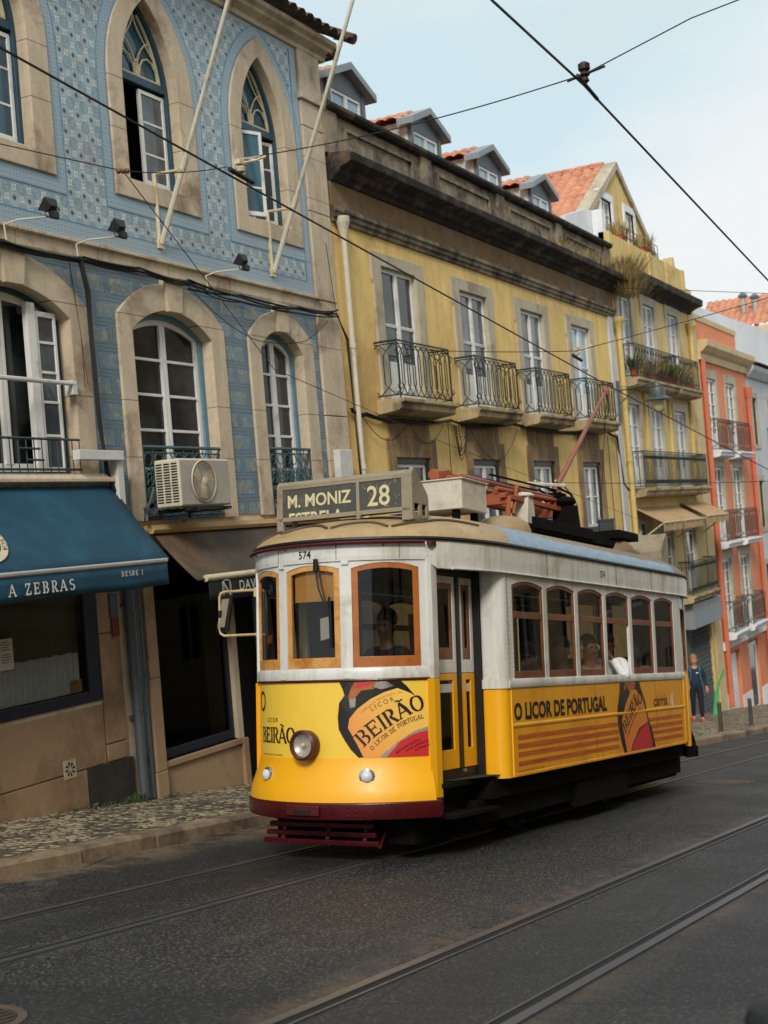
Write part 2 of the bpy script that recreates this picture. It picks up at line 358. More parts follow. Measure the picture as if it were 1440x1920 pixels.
# glazed wall tiles, upper storey: staggered octagonal medallions in a white net
def tiles_upper():
    mt, t, b = newmat('azulejo_medallions'); P = t.pos(); x, y, z = t.sep(P); c = .235
    wn = t.n.new('ShaderNodeTexWhiteNoise'); t.l.new(t.comb(t.m('FLOOR', t.m('DIVIDE', x, .1175)), 0.0, t.m('FLOOR', t.m('DIVIDE', z, .1175))), wn.inputs['Vector']); tone = wn.outputs['Value']
    u = t.m('DIVIDE', x, c); v = t.m('DIVIDE', z, c)
    def cell(ou, ov):
        a = t.m('ABSOLUTE', t.m('SUBTRACT', t.m('FRACT', t.m('ADD', u, ou)), .5))
        d = t.m('ABSOLUTE', t.m('SUBTRACT', t.m('FRACT', t.m('ADD', v, ov)), .5))
        o = t.m('MAXIMUM', t.m('MAXIMUM', a, d), t.m('MULTIPLY', t.m('ADD', a, d), .72))
        return a, d, o
    a1, d1, o1 = cell(0, 0); a2, d2, o2 = cell(.5, .5)
    # staggered lattice along v with half step in u
    s1 = t.m('LESS_THAN', o1, o2)
    o = t.m('MINIMUM', o1, o2)
    net = t.band(o, .335, .405)
    r = t.m('SQRT', t.m('ADD', t.m('MULTIPLY', a1, a1), t.m('MULTIPLY', d1, d1)))
    ang = t.m('ARCTAN2', d1, a1)
    pet = t.m('SINE', t.m('MULTIPLY', ang, 8.0))
    ros = t.band(t.m('ADD', r, t.m('MULTIPLY', pet, .05)), .12, .2)
    ros2 = t.band(r, .245, .275); cen = t.m('LESS_THAN', r, .06)
    spoke = t.m('MULTIPLY', t.band(r, .06, .30), t.m('GREATER_THAN', pet, .75))
    ros = t.m('MAXIMUM', t.m('MAXIMUM', ros, t.m('MAXIMUM', ros2, cen)), spoke)
    r2 = t.m('SQRT', t.m('ADD', t.m('MULTIPLY', a2, a2), t.m('MULTIPLY', d2, d2)))
    dot = t.m('LESS_THAN', r2, .11); ring = t.band(r2, .15, .19)
    n = t.noise(P, 1.6, 5, .6); n2 = t.noise(P, 30, 3, .6)
    base = t.mix(t.ramp(n, .35, .65), srgb(140, 170, 184), srgb(160, 184, 192))
    base = t.mix(t.ramp(n2, .3, .8), base, srgb(186, 192, 190))
    col = t.mix(t.m('MULTIPLY', ros, .7), base, srgb(78, 124, 150))
    col = t.mix(t.m('MULTIPLY', ring, .5), col, srgb(52, 96, 132))
    col = t.mix(t.m('MULTIPLY', dot, .95), col, srgb(18, 56, 80))
    # white net, thin dark edges
    edge = t.band(o, .30, .335)
    col = t.mix(t.m('MULTIPLY', edge, .9), col, srgb(44, 92, 118))
    col = t.mix(t.m('MULTIPLY', net, .85), col, srgb(204, 206, 202))
    tv = t.m('ADD', .86, t.m('MULTIPLY', tone, .24)); col = t.mix(1.0, col, t.comb(tv, tv, tv), 'MULTIPLY')
    jx = t.m('LESS_THAN', t.m('FRACT', t.m('DIVIDE', x, .1175)), .025); jz = t.m('LESS_THAN', t.m('FRACT', t.m('DIVIDE', z, .1175)), .025)
    col = t.mix(t.m('MULTIPLY', t.m('MAXIMUM', jx, jz), .35), col, srgb(90, 100, 104))
    rust = t.ramp(t.noise(P, 1.3, 7, .75), .56, .70)
    col = t.mix(t.m('MULTIPLY', rust, .45), col, srgb(120, 104, 86))
    t.l.new(col, b.inputs['Base Color']); b.inputs['Roughness'].default_value = .32; b.inputs['Specular IOR Level'].default_value = .35
    bump(t, b, t.noise(P, 9, 4, .6), .15, .01)
    return mt
def tiles_border():
    mt, t, b = newmat('azulejo_border'); P = t.pos(); x, y, z = t.sep(P)
    w_ = t.m('ABSOLUTE', t.m('SINE', t.m('MULTIPLY', t.m('ADD', x, z), PI / .11)))
    w2 = t.m('ABSOLUTE', t.m('SINE', t.m('MULTIPLY', t.m('SUBTRACT', x, z), PI / .11)))
    f = t.m('MULTIPLY', w_, w2); n = t.noise(P, 2, 5, .6)
    col = t.mix(t.ramp(f, .1, .5), srgb(178, 190, 194), srgb(136, 162, 180))
    col = t.mix(t.m('LESS_THAN', f, .06), col, srgb(66, 106, 140))
    col = t.mix(t.m('MULTIPLY', t.ramp(n, .5, .7), .4), col, srgb(150, 152, 146))
    t.l.new(col, b.inputs['Base Color']); b.inputs['Roughness'].default_value = .35; b.inputs['Specular IOR Level'].default_value = .35; return mt
def tiles_lower():
    mt, t, b = newmat('azulejo_blocks'); P = t.pos(); x, y, z = t.sep(P); H_, W_ = .30, .58
    row = t.m('FLOOR', t.m('DIVIDE', z, H_)); fv = t.m('FRACT', t.m('DIVIDE', z, H_))
    odd = t.m('MODULO', t.m('ABSOLUTE', row), 2.0)
    uu = t.m('ADD', t.m('DIVIDE', t.m('SUBTRACT', x, .02), W_), t.m('MULTIPLY', odd, .5))
    fu = t.m('FRACT', uu); cu = t.m('FLOOR', uu)
    du = t.m('MULTIPLY', t.m('MINIMUM', fu, t.m('SUBTRACT', 1.0, fu)), W_); dv = t.m('MULTIPLY', t.m('MINIMUM', fv, t.m('SUBTRACT', 1.0, fv)), H_)
    wob = t.m('MULTIPLY', t.m('SUBTRACT', t.noise(P, 14, 3, .6), .5), .012)
    d = t.m('ADD', t.m('MINIMUM', du, dv), wob)
    n = t.noise(P, 3, 6, .7); n2 = t.noise(P, 11, 6, .75, dist=1.2)
    inner = t.mix(t.ramp(n2, .42, .6), srgb(92, 132, 152), srgb(158, 154, 138))
    vein = t.m('LESS_THAN', t.m('ABSOLUTE', t.m('SUBTRACT', n2, .5)), .012)
    inner = t.mix(t.m('MULTIPLY', vein, .7), inner, srgb(44, 92, 124))
    inner = t.mix(t.m('MULTIPLY', t.ramp(n, .5, .7), .6), inner, srgb(134, 124, 100))
    col = t.mix(t.m('LESS_THAN', d, .040), inner, srgb(118, 136, 140))
    col = t.mix(t.m('MULTIPLY', t.band(d, .034, .050), .85), col, srgb(30, 100, 150))
    col = t.mix(t.m('MULTIPLY', t.band(d, .056, .062), .6), col, srgb(30, 92, 140))
    col = t.mix(t.m('LESS_THAN', d, .012), col, srgb(112, 118, 112))
    col = t.mix(t.m('MULTIPLY', t.band(d, .012, .018), .7), col, srgb(40, 92, 132))
    j = t.m('MAXIMUM', t.m('LESS_THAN', t.m('FRACT', t.m('DIVIDE', x, .145)), .018), t.m('LESS_THAN', t.m('FRACT', t.m('DIVIDE', z, .15)), .018))
    col = t.mix(t.m('MULTIPLY', j, .45), col, srgb(92, 96, 92))
    t.l.new(col, b.inputs['Base Color']); b.inputs['Roughness'].default_value = .35; b.inputs['Specular IOR Level'].default_value = .35
    bump(t, b, t.noise(P, 8, 4, .6), .2, .01); return mt
M['tile_up'] = tiles_upper(); M['tile_bd'] = tiles_border(); M['tile_lo'] = tiles_lower()

# ------------------------------------------------------------------ road, pavement
def asphalt():
    mt, t, b = newmat('asphalt'); P = t.pos(); x, y, z = t.sep(P)
    g = t.noise(P, 48, 2, .6); g2 = t.noise(P, 26, 5, .8); big = t.noise(P, .8, 6, .6); st = t.noise(t.scale(P, (.25, 1.6, 1)), 1.6, 6, .65)
    vv = t.voro(P, 60)
    col = t.mix(t.ramp(g2, .35, .7), srgb(14, 15, 18), srgb(33, 34, 38))
    col = t.mix(t.ramp(g, .56, .62), col, srgb(96, 93, 89))
    col = t.mix(t.m('MULTIPLY', t.m('LESS_THAN', vv['Distance'], .2), t.ramp(g2, .4, .6)), col, srgb(108, 102, 94))
    col = t.mix(t.m('MULTIPLY', t.ramp(big, .5, .7), .45), col, srgb(34, 35, 37))
    col = t.mix(t.m('MULTIPLY', t.ramp(st, .52, .72), .35), col, srgb(88, 82, 74))
    for yc_ in (2.8, 5.85):   # oil darkened strip between the rails
        d = t.m('ABSOLUTE', t.m('SUBTRACT', y, t.m('SUBTRACT', yc_ + .16, t.m('MULTIPLY', x, .04)))); col = t.mix(t.m('MULTIPLY', t.m('SUBTRACT', 1.0, t.ramp(d, .05, .35)), t.m('MULTIPLY', t.ramp(t.noise(P, 1.3, 5, .7), .35, .65), .55)), col, srgb(16, 17, 19))
    pt = t.voro(t.scale(P, (.35, .6, 0)), .9, rnd=1); pc = t.sep(pt['Color'])[0]; col = t.mix(t.m('MULTIPLY', t.m('GREATER_THAN', pc, .72), .4), col, srgb(48, 47, 47)); col = t.mix(t.m('MULTIPLY', t.m('LESS_THAN', pc, .2), .4), col, srgb(14, 15, 17))
    # rusty dust along the rails
    for y0, sl_, wd, am in ((3.25 + .14, -.045, .2, .45), (2.365 - .12, -.045, .16, .35), (5.4, -.035, .2, .2), (6.3, -.035, .26, .2)):
        d = t.m('ABSOLUTE', t.m('SUBTRACT', y, t.m('ADD', y0 - sl_ * 4, t.m('MULTIPLY', x, sl_))))
        f = t.m('MULTIPLY', t.m('SUBTRACT', 1.0, t.ramp(d, .02, wd)), t.ramp(t.noise(P, 2.6, 8, .75), .45, .6))
        col = t.mix(t.m('MULTIPLY', f, am), col, srgb(118, 94, 74))
    # pale grit in the gutter beside the kerb
    f = t.m('MULTIPLY', t.ramp(y, 6.75, 7.3), t.ramp(t.noise(P, 1.5, 8, .7), .42, .55))
    col = t.mix(t.m('MULTIPLY', f, .65), col, srgb(128, 108, 84))
    cr = t.voro(t.scale(P, (1, 1, 1)), .55, 'DISTANCE_TO_EDGE')['Distance']
    col = t.mix(t.m('MULTIPLY', t.m('LESS_THAN', t.m('ADD', cr, t.m('MULTIPLY', t.m('SUBTRACT', g2, .5), .03)), .006), .6), col, srgb(20, 20, 20))
    t.l.new(col, b.inputs['Base Color'])
    t.l.new(t.m('ADD', .62, t.m('MULTIPLY', t.m('SUBTRACT', big, .5), .5), clamp=True), b.inputs['Roughness'])
    bump(t, b, t.m('ADD', g2, t.m('MULTIPLY', g, .7)), .75, .012); return mt
M['asphalt'] = asphalt()
def calcada():
    mt, t, b = newmat('limestone_setts'); P = t.pos()
    Pn = t.n.new('ShaderNodeVectorMath'); Pn.operation = 'MULTIPLY'; t.l.new(P, Pn.inputs[0]); Pn.inputs[1].default_value = (1, 1, 0)
    P2 = Pn.outputs[0]
    vo = t.voro(P2, 13, rnd=.75); ed = t.voro(P2, 13, 'DISTANCE_TO_EDGE', rnd=.75)['Distance']
    cr = t.sep(vo['Color'])[0]; big = t.noise(P2, 1.4, 3, .5, dist=1.5)
    sel = t.ramp(t.m('ADD', cr, t.m('MULTIPLY', t.m('SUBTRACT', big, .5), 2.6)), .42, .58)
    col = t.mix(sel, srgb(92, 83, 70), srgb(200, 182, 146))
    col = t.mix(t.m('MULTIPLY', t.sep(vo['Color'])[1], .45), col, srgb(120, 106, 86))
    col = t.mix(t.ramp(ed, .02, .12), srgb(38, 33, 28), col)
    col = t.mix(t.m('MULTIPLY', t.ramp(t.noise(P, .9, 6, .7), .5, .75), .4), col, srgb(84, 76, 66))
    t.l.new(col, b.inputs['Base Color']); b.inputs['Roughness'].default_value = .6
    bump(t, b, t.ramp(ed, 0, .25), .7, .02); return mt
M['calcada'] = calcada()
M['kerb'] = plain('kerb_stone', srgb(140, 122, 98), .75, c2=srgb(74, 62, 50), amt=.7, sc=2.5, bmp=.35, bsc=25)
M['earth'] = plain('earth', srgb(90, 84, 74), .95)
KP = [(-30, 7.52), (12, 7.55), (18, 7.15), (24, 6.55), (28, 6.36), (34, 6.3), (120, 6.3)]
def kerb_y(x):
    for (a, p), (b_, q) in zip(KP, KP[1:]):
        if a <= x <= b_: return p + (q - p) * (x - a) / (b_ - a)
    return KP[-1][1]
g = MB(); g.quad((-80, -300, gz(-80) - .4), (700, -300, gz(700) - .4), (700, 400, gz(700) - .4), (-80, 400, gz(-80) - .4)); struct('ground', g, M['earth'])
xs = [-30 + i * 2 for i in range(76)]
g = MB()
for a, b_ in zip(xs, xs[1:]):
    g.quad((a, -14, gz(a)), (b_, -14, gz(b_)), (b_, kerb_y(b_), gz(b_)), (a, kerb_y(a), gz(a)))
struct('road', g, M['asphalt'])
g = MB()
for a, b_ in zip(xs, xs[1:]):
    g.quad((a, kerb_y(a) + .2, gz(a) + .13), (b_, kerb_y(b_) + .2, gz(b_) + .13), (b_, 10.4, gz(b_) + .13), (a, 10.4, gz(a) + .13))
struct('pavement', g, M['calcada'])
g = MB(); x = -6.0; R_.seed(3)
while x < 110:
    L = R_.uniform(.95, 1.35) * (1 if x < 40 else 3); a, b_ = x + .006, x + L - .006; e = R_.uniform(-.012, .012); h = .132 + R_.uniform(-.006, .008)
    ya, yb = kerb_y(a) + e, kerb_y(b_) + e
    v = []
    for xx, yy in ((a, ya), (b_, yb)):
        v += [(xx, yy - .015, gz(xx) - .1), (xx, yy, gz(xx) + h - .03), (xx, yy + .025, gz(xx) + h), (xx, yy + .22, gz(xx) + h), (xx, yy + .22, gz(xx) - .1)]
    g.add(v, [(0, 1, 2, 3, 4), (9, 8, 7, 6, 5)] + [(i, i + 5, (i + 1) % 5 + 5, (i + 1) % 5) for i in range(5)])
    x += L
struct('kerb', g, M['kerb'])
# rails
M['rail'] = plain('worn_rail_steel', srgb(108, 109, 114), .38, .65, sc=2, var=.3)
M['groove'] = plain('rail_groove', srgb(12, 12, 13), .8)
def rail(y0, s_, side, label):
    P = lambda x: y0 + s_ * (x - 4)
    t_ = thing('tram_rail', (5, P(5), gz(5)), label, 'rail', 'grooved tram rails set in the road')
    def strip(mb, a, b_, h):
        for x0, x1 in zip(range(-10, 88, 7), range(-3, 95, 7)):
            v = [(x, P(x) + o * side, gz(x) + hh) for x in (x0, x1) for o, hh in ((a, -.02), (a, h), (b_, h), (b_, -.02))]
            mb.add(v, [(0, 1, 5, 4), (1, 2, 6, 5), (2, 3, 7, 6)])
    mb = MB(); strip(mb, -.066, -.006, .012); mb.build('rail_head', M['rail'], t_)
    mb = MB(); strip(mb, -.006, .048, .004); mb.build('groove', M['groove'], t_)
    mb = MB(); strip(mb, .048, .064, .009); mb.build('guard_lip', M['rail'], t_)
rail(2.365, -.045, 1, 'steel rail nearest the camera in the empty track'); rail(3.25, -.045, -1, 'steel rail of the empty track with brown rust dust along it')
rail(5.40, -.035, 1, 'road-side steel rail running in under the yellow tram'); rail(6.30, -.035, -1, 'steel rail nearest the kerb, running in under the yellow tram')
# manholes
def manhole(x, y, r, label):
    t_ = thing('manhole_cover', (x, y, gz(x)), label, 'manhole cover', 'manhole covers in the road')
    ax = Vector((SL, 0, 1)).normalized()
    MB().lathe([(r * 1.16, -.02), (r * 1.16, .006), (r * 1.0, .007), (r * 1.0, -.02)], (x, y, gz(x)), ax, 32).build('ring', plain('rusty_rim', srgb(86, 70, 58), .8, var=.5, sc=9), t_)
    mb = MB().lathe([(r * .97, -.02), (r * .97, .004)], (x, y, gz(x)), ax, 32)
    e1 = Vector((1, 0, -SL)).normalized(); e2 = Vector((0, 1, 0)); c = Vector((x, y, gz(x))) + ax * .006
    for i in range(-5, 6):
        h_ = r * .9 * math.sqrt(max(0, 1 - (i / 5.6) ** 2)); mb.obox(c + e2 * (i * r / 6), e1 * h_, e2 * .012, ax * .004)
    mb.build('lid', M['steel'], t_)
manhole(4.38, 4.60, .27, 'round iron manhole cover with rusty rim in the near road'); manhole(17.2, 4.2, .32, 'far round manhole cover in the road behind the tram')
# ------------------------------------------------------------------ facade helpers (all street fronts stand in the plane y = 9.8)
D = 9.8
def outl(kind, x0, x1, z0, zs, zc, d=0):
    if kind == 'arch': return arch(x0 + d, x1 - d, z0 + d, zs, zc - d)
    if kind == 'lancet': return lancet(x0 + d, x1 - d, z0 + d, zs, zc - d * 1.5)
    return rect(x0 + d, x1 - d, z0 + d, zc - d)
def french(parent, kind, x0, x1, z0, zs, zc, y, frame, pane, rows=(), st=.055, cs=None, csw=.07, low=0, mid=True, name='window', n_leaf=2, curtain=None):
    """a window or glazed door: casing, white leaves with glazing bars, pane behind"""
    d = 0; wn = None
    if cs:
        mb = MB(); mb.plate(outl(kind, x0, x1, z0, zs, zc, -.01), y - .03, y + .08, [outl(kind, x0, x1, z0, zs, zc, csw)])
        wn = mb.build(name, cs, parent, bev=.006); d = csw - .002
    mb = MB(); mb.plate(outl(kind, x0, x1, z0, zs, zc, d), y, y + .05, [outl(kind, x0, x1, z0, zs, zc, d + st)])
    a, b_ = x0 + d + st - .01, x1 - d - st + .01; lo = z0 + d + st - .01; hi = zc - d - st + .012
    xm = (x0 + x1) / 2
    if mid:
        mb.box(xm - .055, xm - .004, y - .008, y + .044, lo, hi); mb.box(xm + .004, xm + .055, y - .008, y + .044, lo, hi)
    for r in rows: mb.box(a, b_, y + .006, y + .038, r - .018, r + .018)
    if low:
        mb.box(a, b_, y + .01, y + .035, lo, lo + low)
        for s in (-1, 1):
            c = xm + s * (b_ - xm) / 2; mb.box(c - (b_ - xm) * .28, c + (b_ - xm) * .28, y - .002, y + .012, lo + low * .2, lo + low * .8)
    fo = mb.build('frame' if wn else name, frame, wn or parent, bev=.005)
    par = wn or fo
    mb = MB(); mb.add([(u, y + .03, v) for u, v in outl(kind, x0, x1, z0, zs, zc, d + st * .5)], [tuple(range(len(outl(kind, x0, x1, z0, zs, zc, 0))))])
    mb.build('pane', pane, par)
    return par
def prof(mb, pts, x0, x1):
    """moulding: (y, z) profile run along x"""
    n = len(pts); v = [(x0, y, z) for y, z in pts] + [(x1, y, z) for y, z in pts]
    mb.add(v, [(i, i + 1, n + i + 1, n + i) for i in range(n - 1)] + [(n - 1, 0, n, 2 * n - 1), tuple(range(n)), tuple(range(2 * n - 1, n - 1, -1))]); return mb
def tiled(mb, o, along, slope, w_, L, per=.22, h=.05, step=.38):
    """pantile roof: o corner, unit vectors along the eave and up the slope"""
    o, along, slope = Vector(o), Vector(along).normalized(), Vector(slope).normalized(); nrm = along.cross(slope).normalized()
    if nrm.z < 0: nrm = -nrm
    nc = max(1, int(round(w_ / per))); k = 6; rows = max(1, int(L / step)); vs = []
    for j in range(rows + 1):
        for e in (0, 1):
            if j == rows and e: continue
            for i in range(nc * k + 1):
                ph = (i % k) / k; hh = h * abs(math.sin(PI * ph)) ** .7 + (0 if e == 0 else .035) * 0
                lift = .03 * (1 if e == 0 else 0)
                s_ = j * L / rows + (L / rows * .93 if e else 0)
                jit = .008 * math.sin(i // k * 12.9 + j * 7.7)
                vs.append(o + along * (w_ * i / (nc * k)) + slope * s_ + nrm * (hh + lift + jit))
    n = nc * k + 1; R2 = 2 * rows + 1
    mb.add(vs, [(r * n + i, r * n + i + 1, (r + 1) * n + i + 1, (r + 1) * n + i) for r in range(R2 - 1) for i in range(nc * k)]); return mb
def balcony(parent, x0, x1, y, z, zt, mat, style=0, slab=M['slab'], y0=D, sp=.105):
    """slab on the wall from y0 out to y, and an iron railing on three sides"""
    mb = MB(); prof(mb, [(y0, z), (y - .06, z), (y - .06, z - .06), (y, z - .09), (y, z - .17), (y + .05, z - .2), (y0, z - .24)], x0 - .08, x1 + .08)
    s = mb.build('balcony', slab, parent, bev=.008)
    mb = MB(); h = zt - z
    def line(p, q):
        p, q = Vector(p), Vector(q); L = (q - p).length; n = max(2, int(L / sp)); d = (q - p) / n
        mb.tube([p + Vector((0, 0, h)), q + Vector((0, 0, h))], .018, 5); mb.tube([p + Vector((0, 0, .06)), q + Vector((0, 0, .06))], .011, 4)
        mb.tube([p + Vector((0, 0, h - .045)), q + Vector((0, 0, h - .045))], .008, 4)
        for i in range(n + 1):
            a = (1 if i % 2 else -1) * .5; c = p + d * i
            if style == 0:
                pts = [c + d * -a + Vector((0, 0, .06)), c + d * a + Vector((0, 0, h * .20)), c + d * a * .2 + Vector((0, 0, h * .27)), c + d * a * .2 + Vector((0, 0, h * .74)), c + d * a + Vector((0, 0, h * .84)), c - d * a + Vector((0, 0, h * .95))]
                mb.tube(pts, .010, 4, cap=False)
            else:
                mb.tube([c + Vector((0, 0, .06)), c + Vector((0, 0, h - .04))], .010, 4, cap=False)
                if i < n and (i % 2 or style == 2):
                    for zz, r in ((h * .84, .03), (h * .18, .035 if style == 2 else .02)):
                        m_ = c + d * .5 + Vector((0, 0, zz)); dn = d.normalized()
                        mb.tube([m_ + dn * (r * math.cos(k * PI / 4)) + Vector((0, 0, r * 1.3 * math.sin(k * PI / 4))) for k in range(8)], .009, 3, closed=True)
    line((x0, y0, z), (x0, y + .03, z)); line((x0, y + .03, z), (x1, y + .03, z)); line((x1, y + .03, z), (x1, y0, z))
    for xx in (x0, x1): mb.tube([(xx, y + .03, z), (xx, y + .03, zt)], .014, 5)
    mb.build('railing', mat, s); return s
def pot_plant(mb, c, r, n, h, spread, rnd, thin=.02):
    c = Vector(c)
    for i in range(n):
        a = rnd.uniform(0, 2 * PI); l = h * rnd.uniform(.5, 1.1); s_ = spread * rnd.uniform(.2, 1)
        p = c + Vector((math.cos(a), math.sin(a), 0)) * r * rnd.random(); q = p + Vector((math.cos(a) * s_, math.sin(a) * s_, l))
        mid = p.lerp(q, .55) + Vector((0, 0, l * .12)); w_ = Vector((-math.sin(a), math.cos(a), 0)) * thin
        mb.add([p - w_ * .3, p + w_ * .3, mid + w_, q, mid - w_], [(0, 1, 2, 3, 4)])

# ------------------------------------------------------------------ blue tiled building
B1 = thing('tiled_building', (14, D, gz(14)), 'old building faced in blue patterned wall tiles with pointed stone windows', 'building')
UPW = [(9.99, 11.74), (12.80, 14.56), (15.43, 17.20)]          # outer edges of the pointed stone surrounds
LOW = [(9.66, 12.05, 2.38), (12.61, 14.84, 1.86), (15.45, 17.20, 1.86)]
def sur_up(a, b_, d=0): return lancet(a - d, b_ + d, 5.78 - d, 7.25, 8.70 + d)
def sur_low(a, b_, zb, d=0):
    n = 10; xm = (a + b_) / 2; big = (b_ - a) > 2
    return arch(a, b_, zb, 4.33, 4.74 if not big else 4.80, 16)
shop_open = [rect(9.0, 11.82, -.10, 1.30), rect(12.82, 14.50, -1.02, 1.50), rect(14.62, 15.9, -1.95, 1.5), rect(16.1, 17.3, -1.2, 1.2)]
mb = MB(); mb.plate(rect(5, 18.12, -2.8, 8.98), D, D + .45, [sur_up(a, b_) for a, b_ in UPW] + [sur_low(*q) for q in LOW] + shop_open)
mb.build('wall', M['stone'], B1)
mb = MB(); mb.plate(rect(5, 17.42, 5.10, 8.88), D - .012, D - .002, [sur_up(a, b_) for a, b_ in UPW]); mb.build('medallion_tiles', M['tile_up'], B1)
mb = MB(); mb.plate(rect(5, 17.42, 1.88, 4.86), D - .012, D - .002, [sur_low(*q) for q in LOW[:1]] + [sur_low(a, b_, 1.881) for a, b_, _ in LOW[1:]])
mb.build('block_tiles', M['tile_lo'], B1)
mb = MB()
for a, b_ in UPW: mb.plate(sur_up(a, b_, .17), D - .016, D - .004, [sur_up(a, b_, .0)])
mb.box(5, 17.42, D - .018, D - .003, 5.10, 5.30); mb.box(17.25, 17.42, D - .0165, D - .003, 5.30, 8.88); mb.box(5, 17.25, D - .0155, D - .003, 8.80, 8.88)
mb.build('border_tiles', M['tile_bd'], B1)
E2 = plain('tile_edge_blue', srgb(100, 140, 166), .4)
mb = MB()
for a, b_ in UPW:
    mb.plate(sur_up(a, b_, .185), D - .019, D - .005, [sur_up(a, b_, .168)])
    mb.plate(sur_up(a, b_, .022), D - .019, D - .005, [sur_up(a, b_, .006)])
mb.box(5, 17.25, D - .0205, D - .003, 5.295, 5.31); mb.box(17.236, 17.25, D - .0205, D - .003, 5.31, 8.80); mb.build('tile_edging', E2, B1)
for i, (a, b_) in enumerate(UPW):
    mb = MB(); mb.plate(sur_up(a, b_), D - .045, D + .26, [lancet(a + .29, b_ - .34, 6.02, 7.25, 8.40)])
    s = mb.build('window_surround', M['stone'], B1, bev=.012)
    x0, x1 = a + .29, b_ - .34; xm = (x0 + x1) / 2; y = D + .16
    mb = MB(); mb.plate(lancet(x0 - .01, x1 + .01, 6.01, 7.25, 8.41), y - .06, y + .06, [lancet(x0 + .055, x1 - .055, 6.07, 7.25, 8.33)])
    mb.box(x0 + .05, x1 - .05, y - .05, y + .05, 7.34, 7.44)
    wn = mb.build('window', M['teal'], B1, bev=.006)
    # fanlight tracery above the transom
    R = ((x1 - x0) / 2 ** 1); mb = MB()
    h = (x1 - x0) / 2; r = 8.40 - 7.25; RR = (h * h + r * r) / (2 * h)
    def edge(z, s_, ins=.09):
        dz = max(0, z - 7.25); return (RR - math.sqrt(max(1e-4, RR * RR - dz * dz))) + ins
    za, zb = 7.46, 8.26
    def L(z): return x0 + edge(z, -1)
    def Rr(z): return x1 - edge(z, 1)
    pts = [(L(za + (zb - za) * k / 8), za + (zb - za) * k / 8) for k in range(9)]; mb.tube([(p[0], y, p[1]) for p in pts], .022, 5)
    mb.tube([(2 * xm - p[0], y, p[1]) for p in pts], .022, 5); mb.tube([(L(za), y, za + .01), (Rr(za), y, za + .01)], .022, 5)
    w_ = (Rr(za) - L(za)) / 2
    for s_ in (-1, 1):
        # big crossing curves, side loops, teardrop
        mb.tube([(xm + s_ * w_ * (1 - math.cos(k * PI / 16)) * .9, y, za + .02 + (zb - za) * .62 * math.sin(k * PI / 16) ** 1) for k in range(9)], .013, 5, cap=False)
        mb.tube([(xm + s_ * w_ * .86 * (1 - k / 7) ** 1.6, y, za + .27 + (zb - za - .27) * (k / 7) ** .9) for k in range(8)], .013, 5, cap=False)
        mb.tube([(xm + s_ * (w_ * .52 + w_ * .42 * math.cos(k * PI / 6)), y, za + .02 + .26 * math.sin(k * PI / 6)) for k in range(7)], .013, 5, cap=False)
        mb.tube([(xm + s_ * .045 * math.sin(k * PI / 6), y, za + .02 + .2 * k / 6) for k in range(7)], .012, 5, cap=False)
    mb.build('tracery', M['cream_metal'], wn)
    mb = MB(); mb.plate(lancet(x0 + .05, x1 - .05, 7.36, 7.37, 8.34), y + .025, y + .03); mb.build('pane', M['pane_teal'], wn)
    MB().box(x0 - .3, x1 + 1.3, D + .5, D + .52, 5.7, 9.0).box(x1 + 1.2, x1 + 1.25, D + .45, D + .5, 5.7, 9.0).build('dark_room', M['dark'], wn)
    def leaf(hx, ang, w_, name='window_leaf', pm=M['pane_teal'], dirn=1, zt=7.30):
        mb = MB(); z0 = 6.09; mb.plate(rect(0, w_, z0, zt), -.02, .02, [rect(.05, w_ - .05, z0 + .06, zt - .05)])
        for k in (1, 2): mb.box(.045, w_ - .045, -.012, .012, z0 + (zt - z0) * k / 3 - .014, z0 + (zt - z0) * k / 3 + .014)
        f = lambda p: (hx + (p[0] * math.cos(ang)) * dirn - p[1] * math.sin(ang), y + p[1] * math.cos(ang) + p[0] * math.sin(ang), p[2])
        mb.xform(f); lf = mb.build(name, M['white_wood'], wn, bev=.004)
        mb = MB(); mb.plate(rect(.04, w_ - .04, z0 + .05, zt - .04), -.003, .003); mb.xform(f); mb.build('pane', pm, lf)
    hw = (x1 - x0) / 2 - .06
    if i == 1: leaf(x1 - .06, .0, hw + .02, pm=M['pane_grey'], dirn=-1)
    elif i == 2: leaf(x0 + .06, rad(-22), hw * .95, pm=M['pane_sky'] if 0 else M['pane_teal']); leaf(x1 - .06, rad(14), hw * .98, pm=M['pane'], dirn=-1)
    else: leaf(x0 + .06, 0, hw); leaf(x1 - .06, 0, hw, dirn=-1)
# string course, pilaster, cornice
mb = MB(); prof(mb, [(D + .02, 4.86), (D - .03, 4.86), (D - .045, 4.9), (D - .045, 5.03), (D - .09, 5.05), (D - .09, 5.09), (D + .02, 5.11)], 5, 17.5); mb.build('string_course', M['stone'], B1, bev=.006)
mb = MB()
zz = [-2.8, -1.5, .2, 1.86, 3.3, 4.84]
for a, b_ in zip(zz, zz[1:]): mb.box(17.43, 18.10, D - .05, D + .3, a + .006, b_ - .006)
mb.box(17.45, 18.12, D - .03, D + .3, 4.85, 5.06)
for a, b_ in zip([5.06, 6.4, 7.7], [6.4, 7.7, 8.1]): mb.box(17.45, 18.08, D - .045, D + .3, a + .005, b_ - .005)
mb.box(17.4, 18.16, D - .09, D + .3, 8.1, 8.2); mb.box(17.44, 18.1, D - .05, D + .3, 8.2, 8.90)
mb.build('corner_pilaster', M['stone'], B1, bev=.012)
mb = MB(); prof(mb, [(D + .4, 8.86), (D - .06, 8.86), (D - .08, 8.92), (D - .2, 8.97), (D - .22, 9.01), (D - .3, 9.04), (D - .3, 9.11), (D + .4, 9.12)], 5, 18.28); mb.build('cornice', M['stone'], B1, bev=.01)
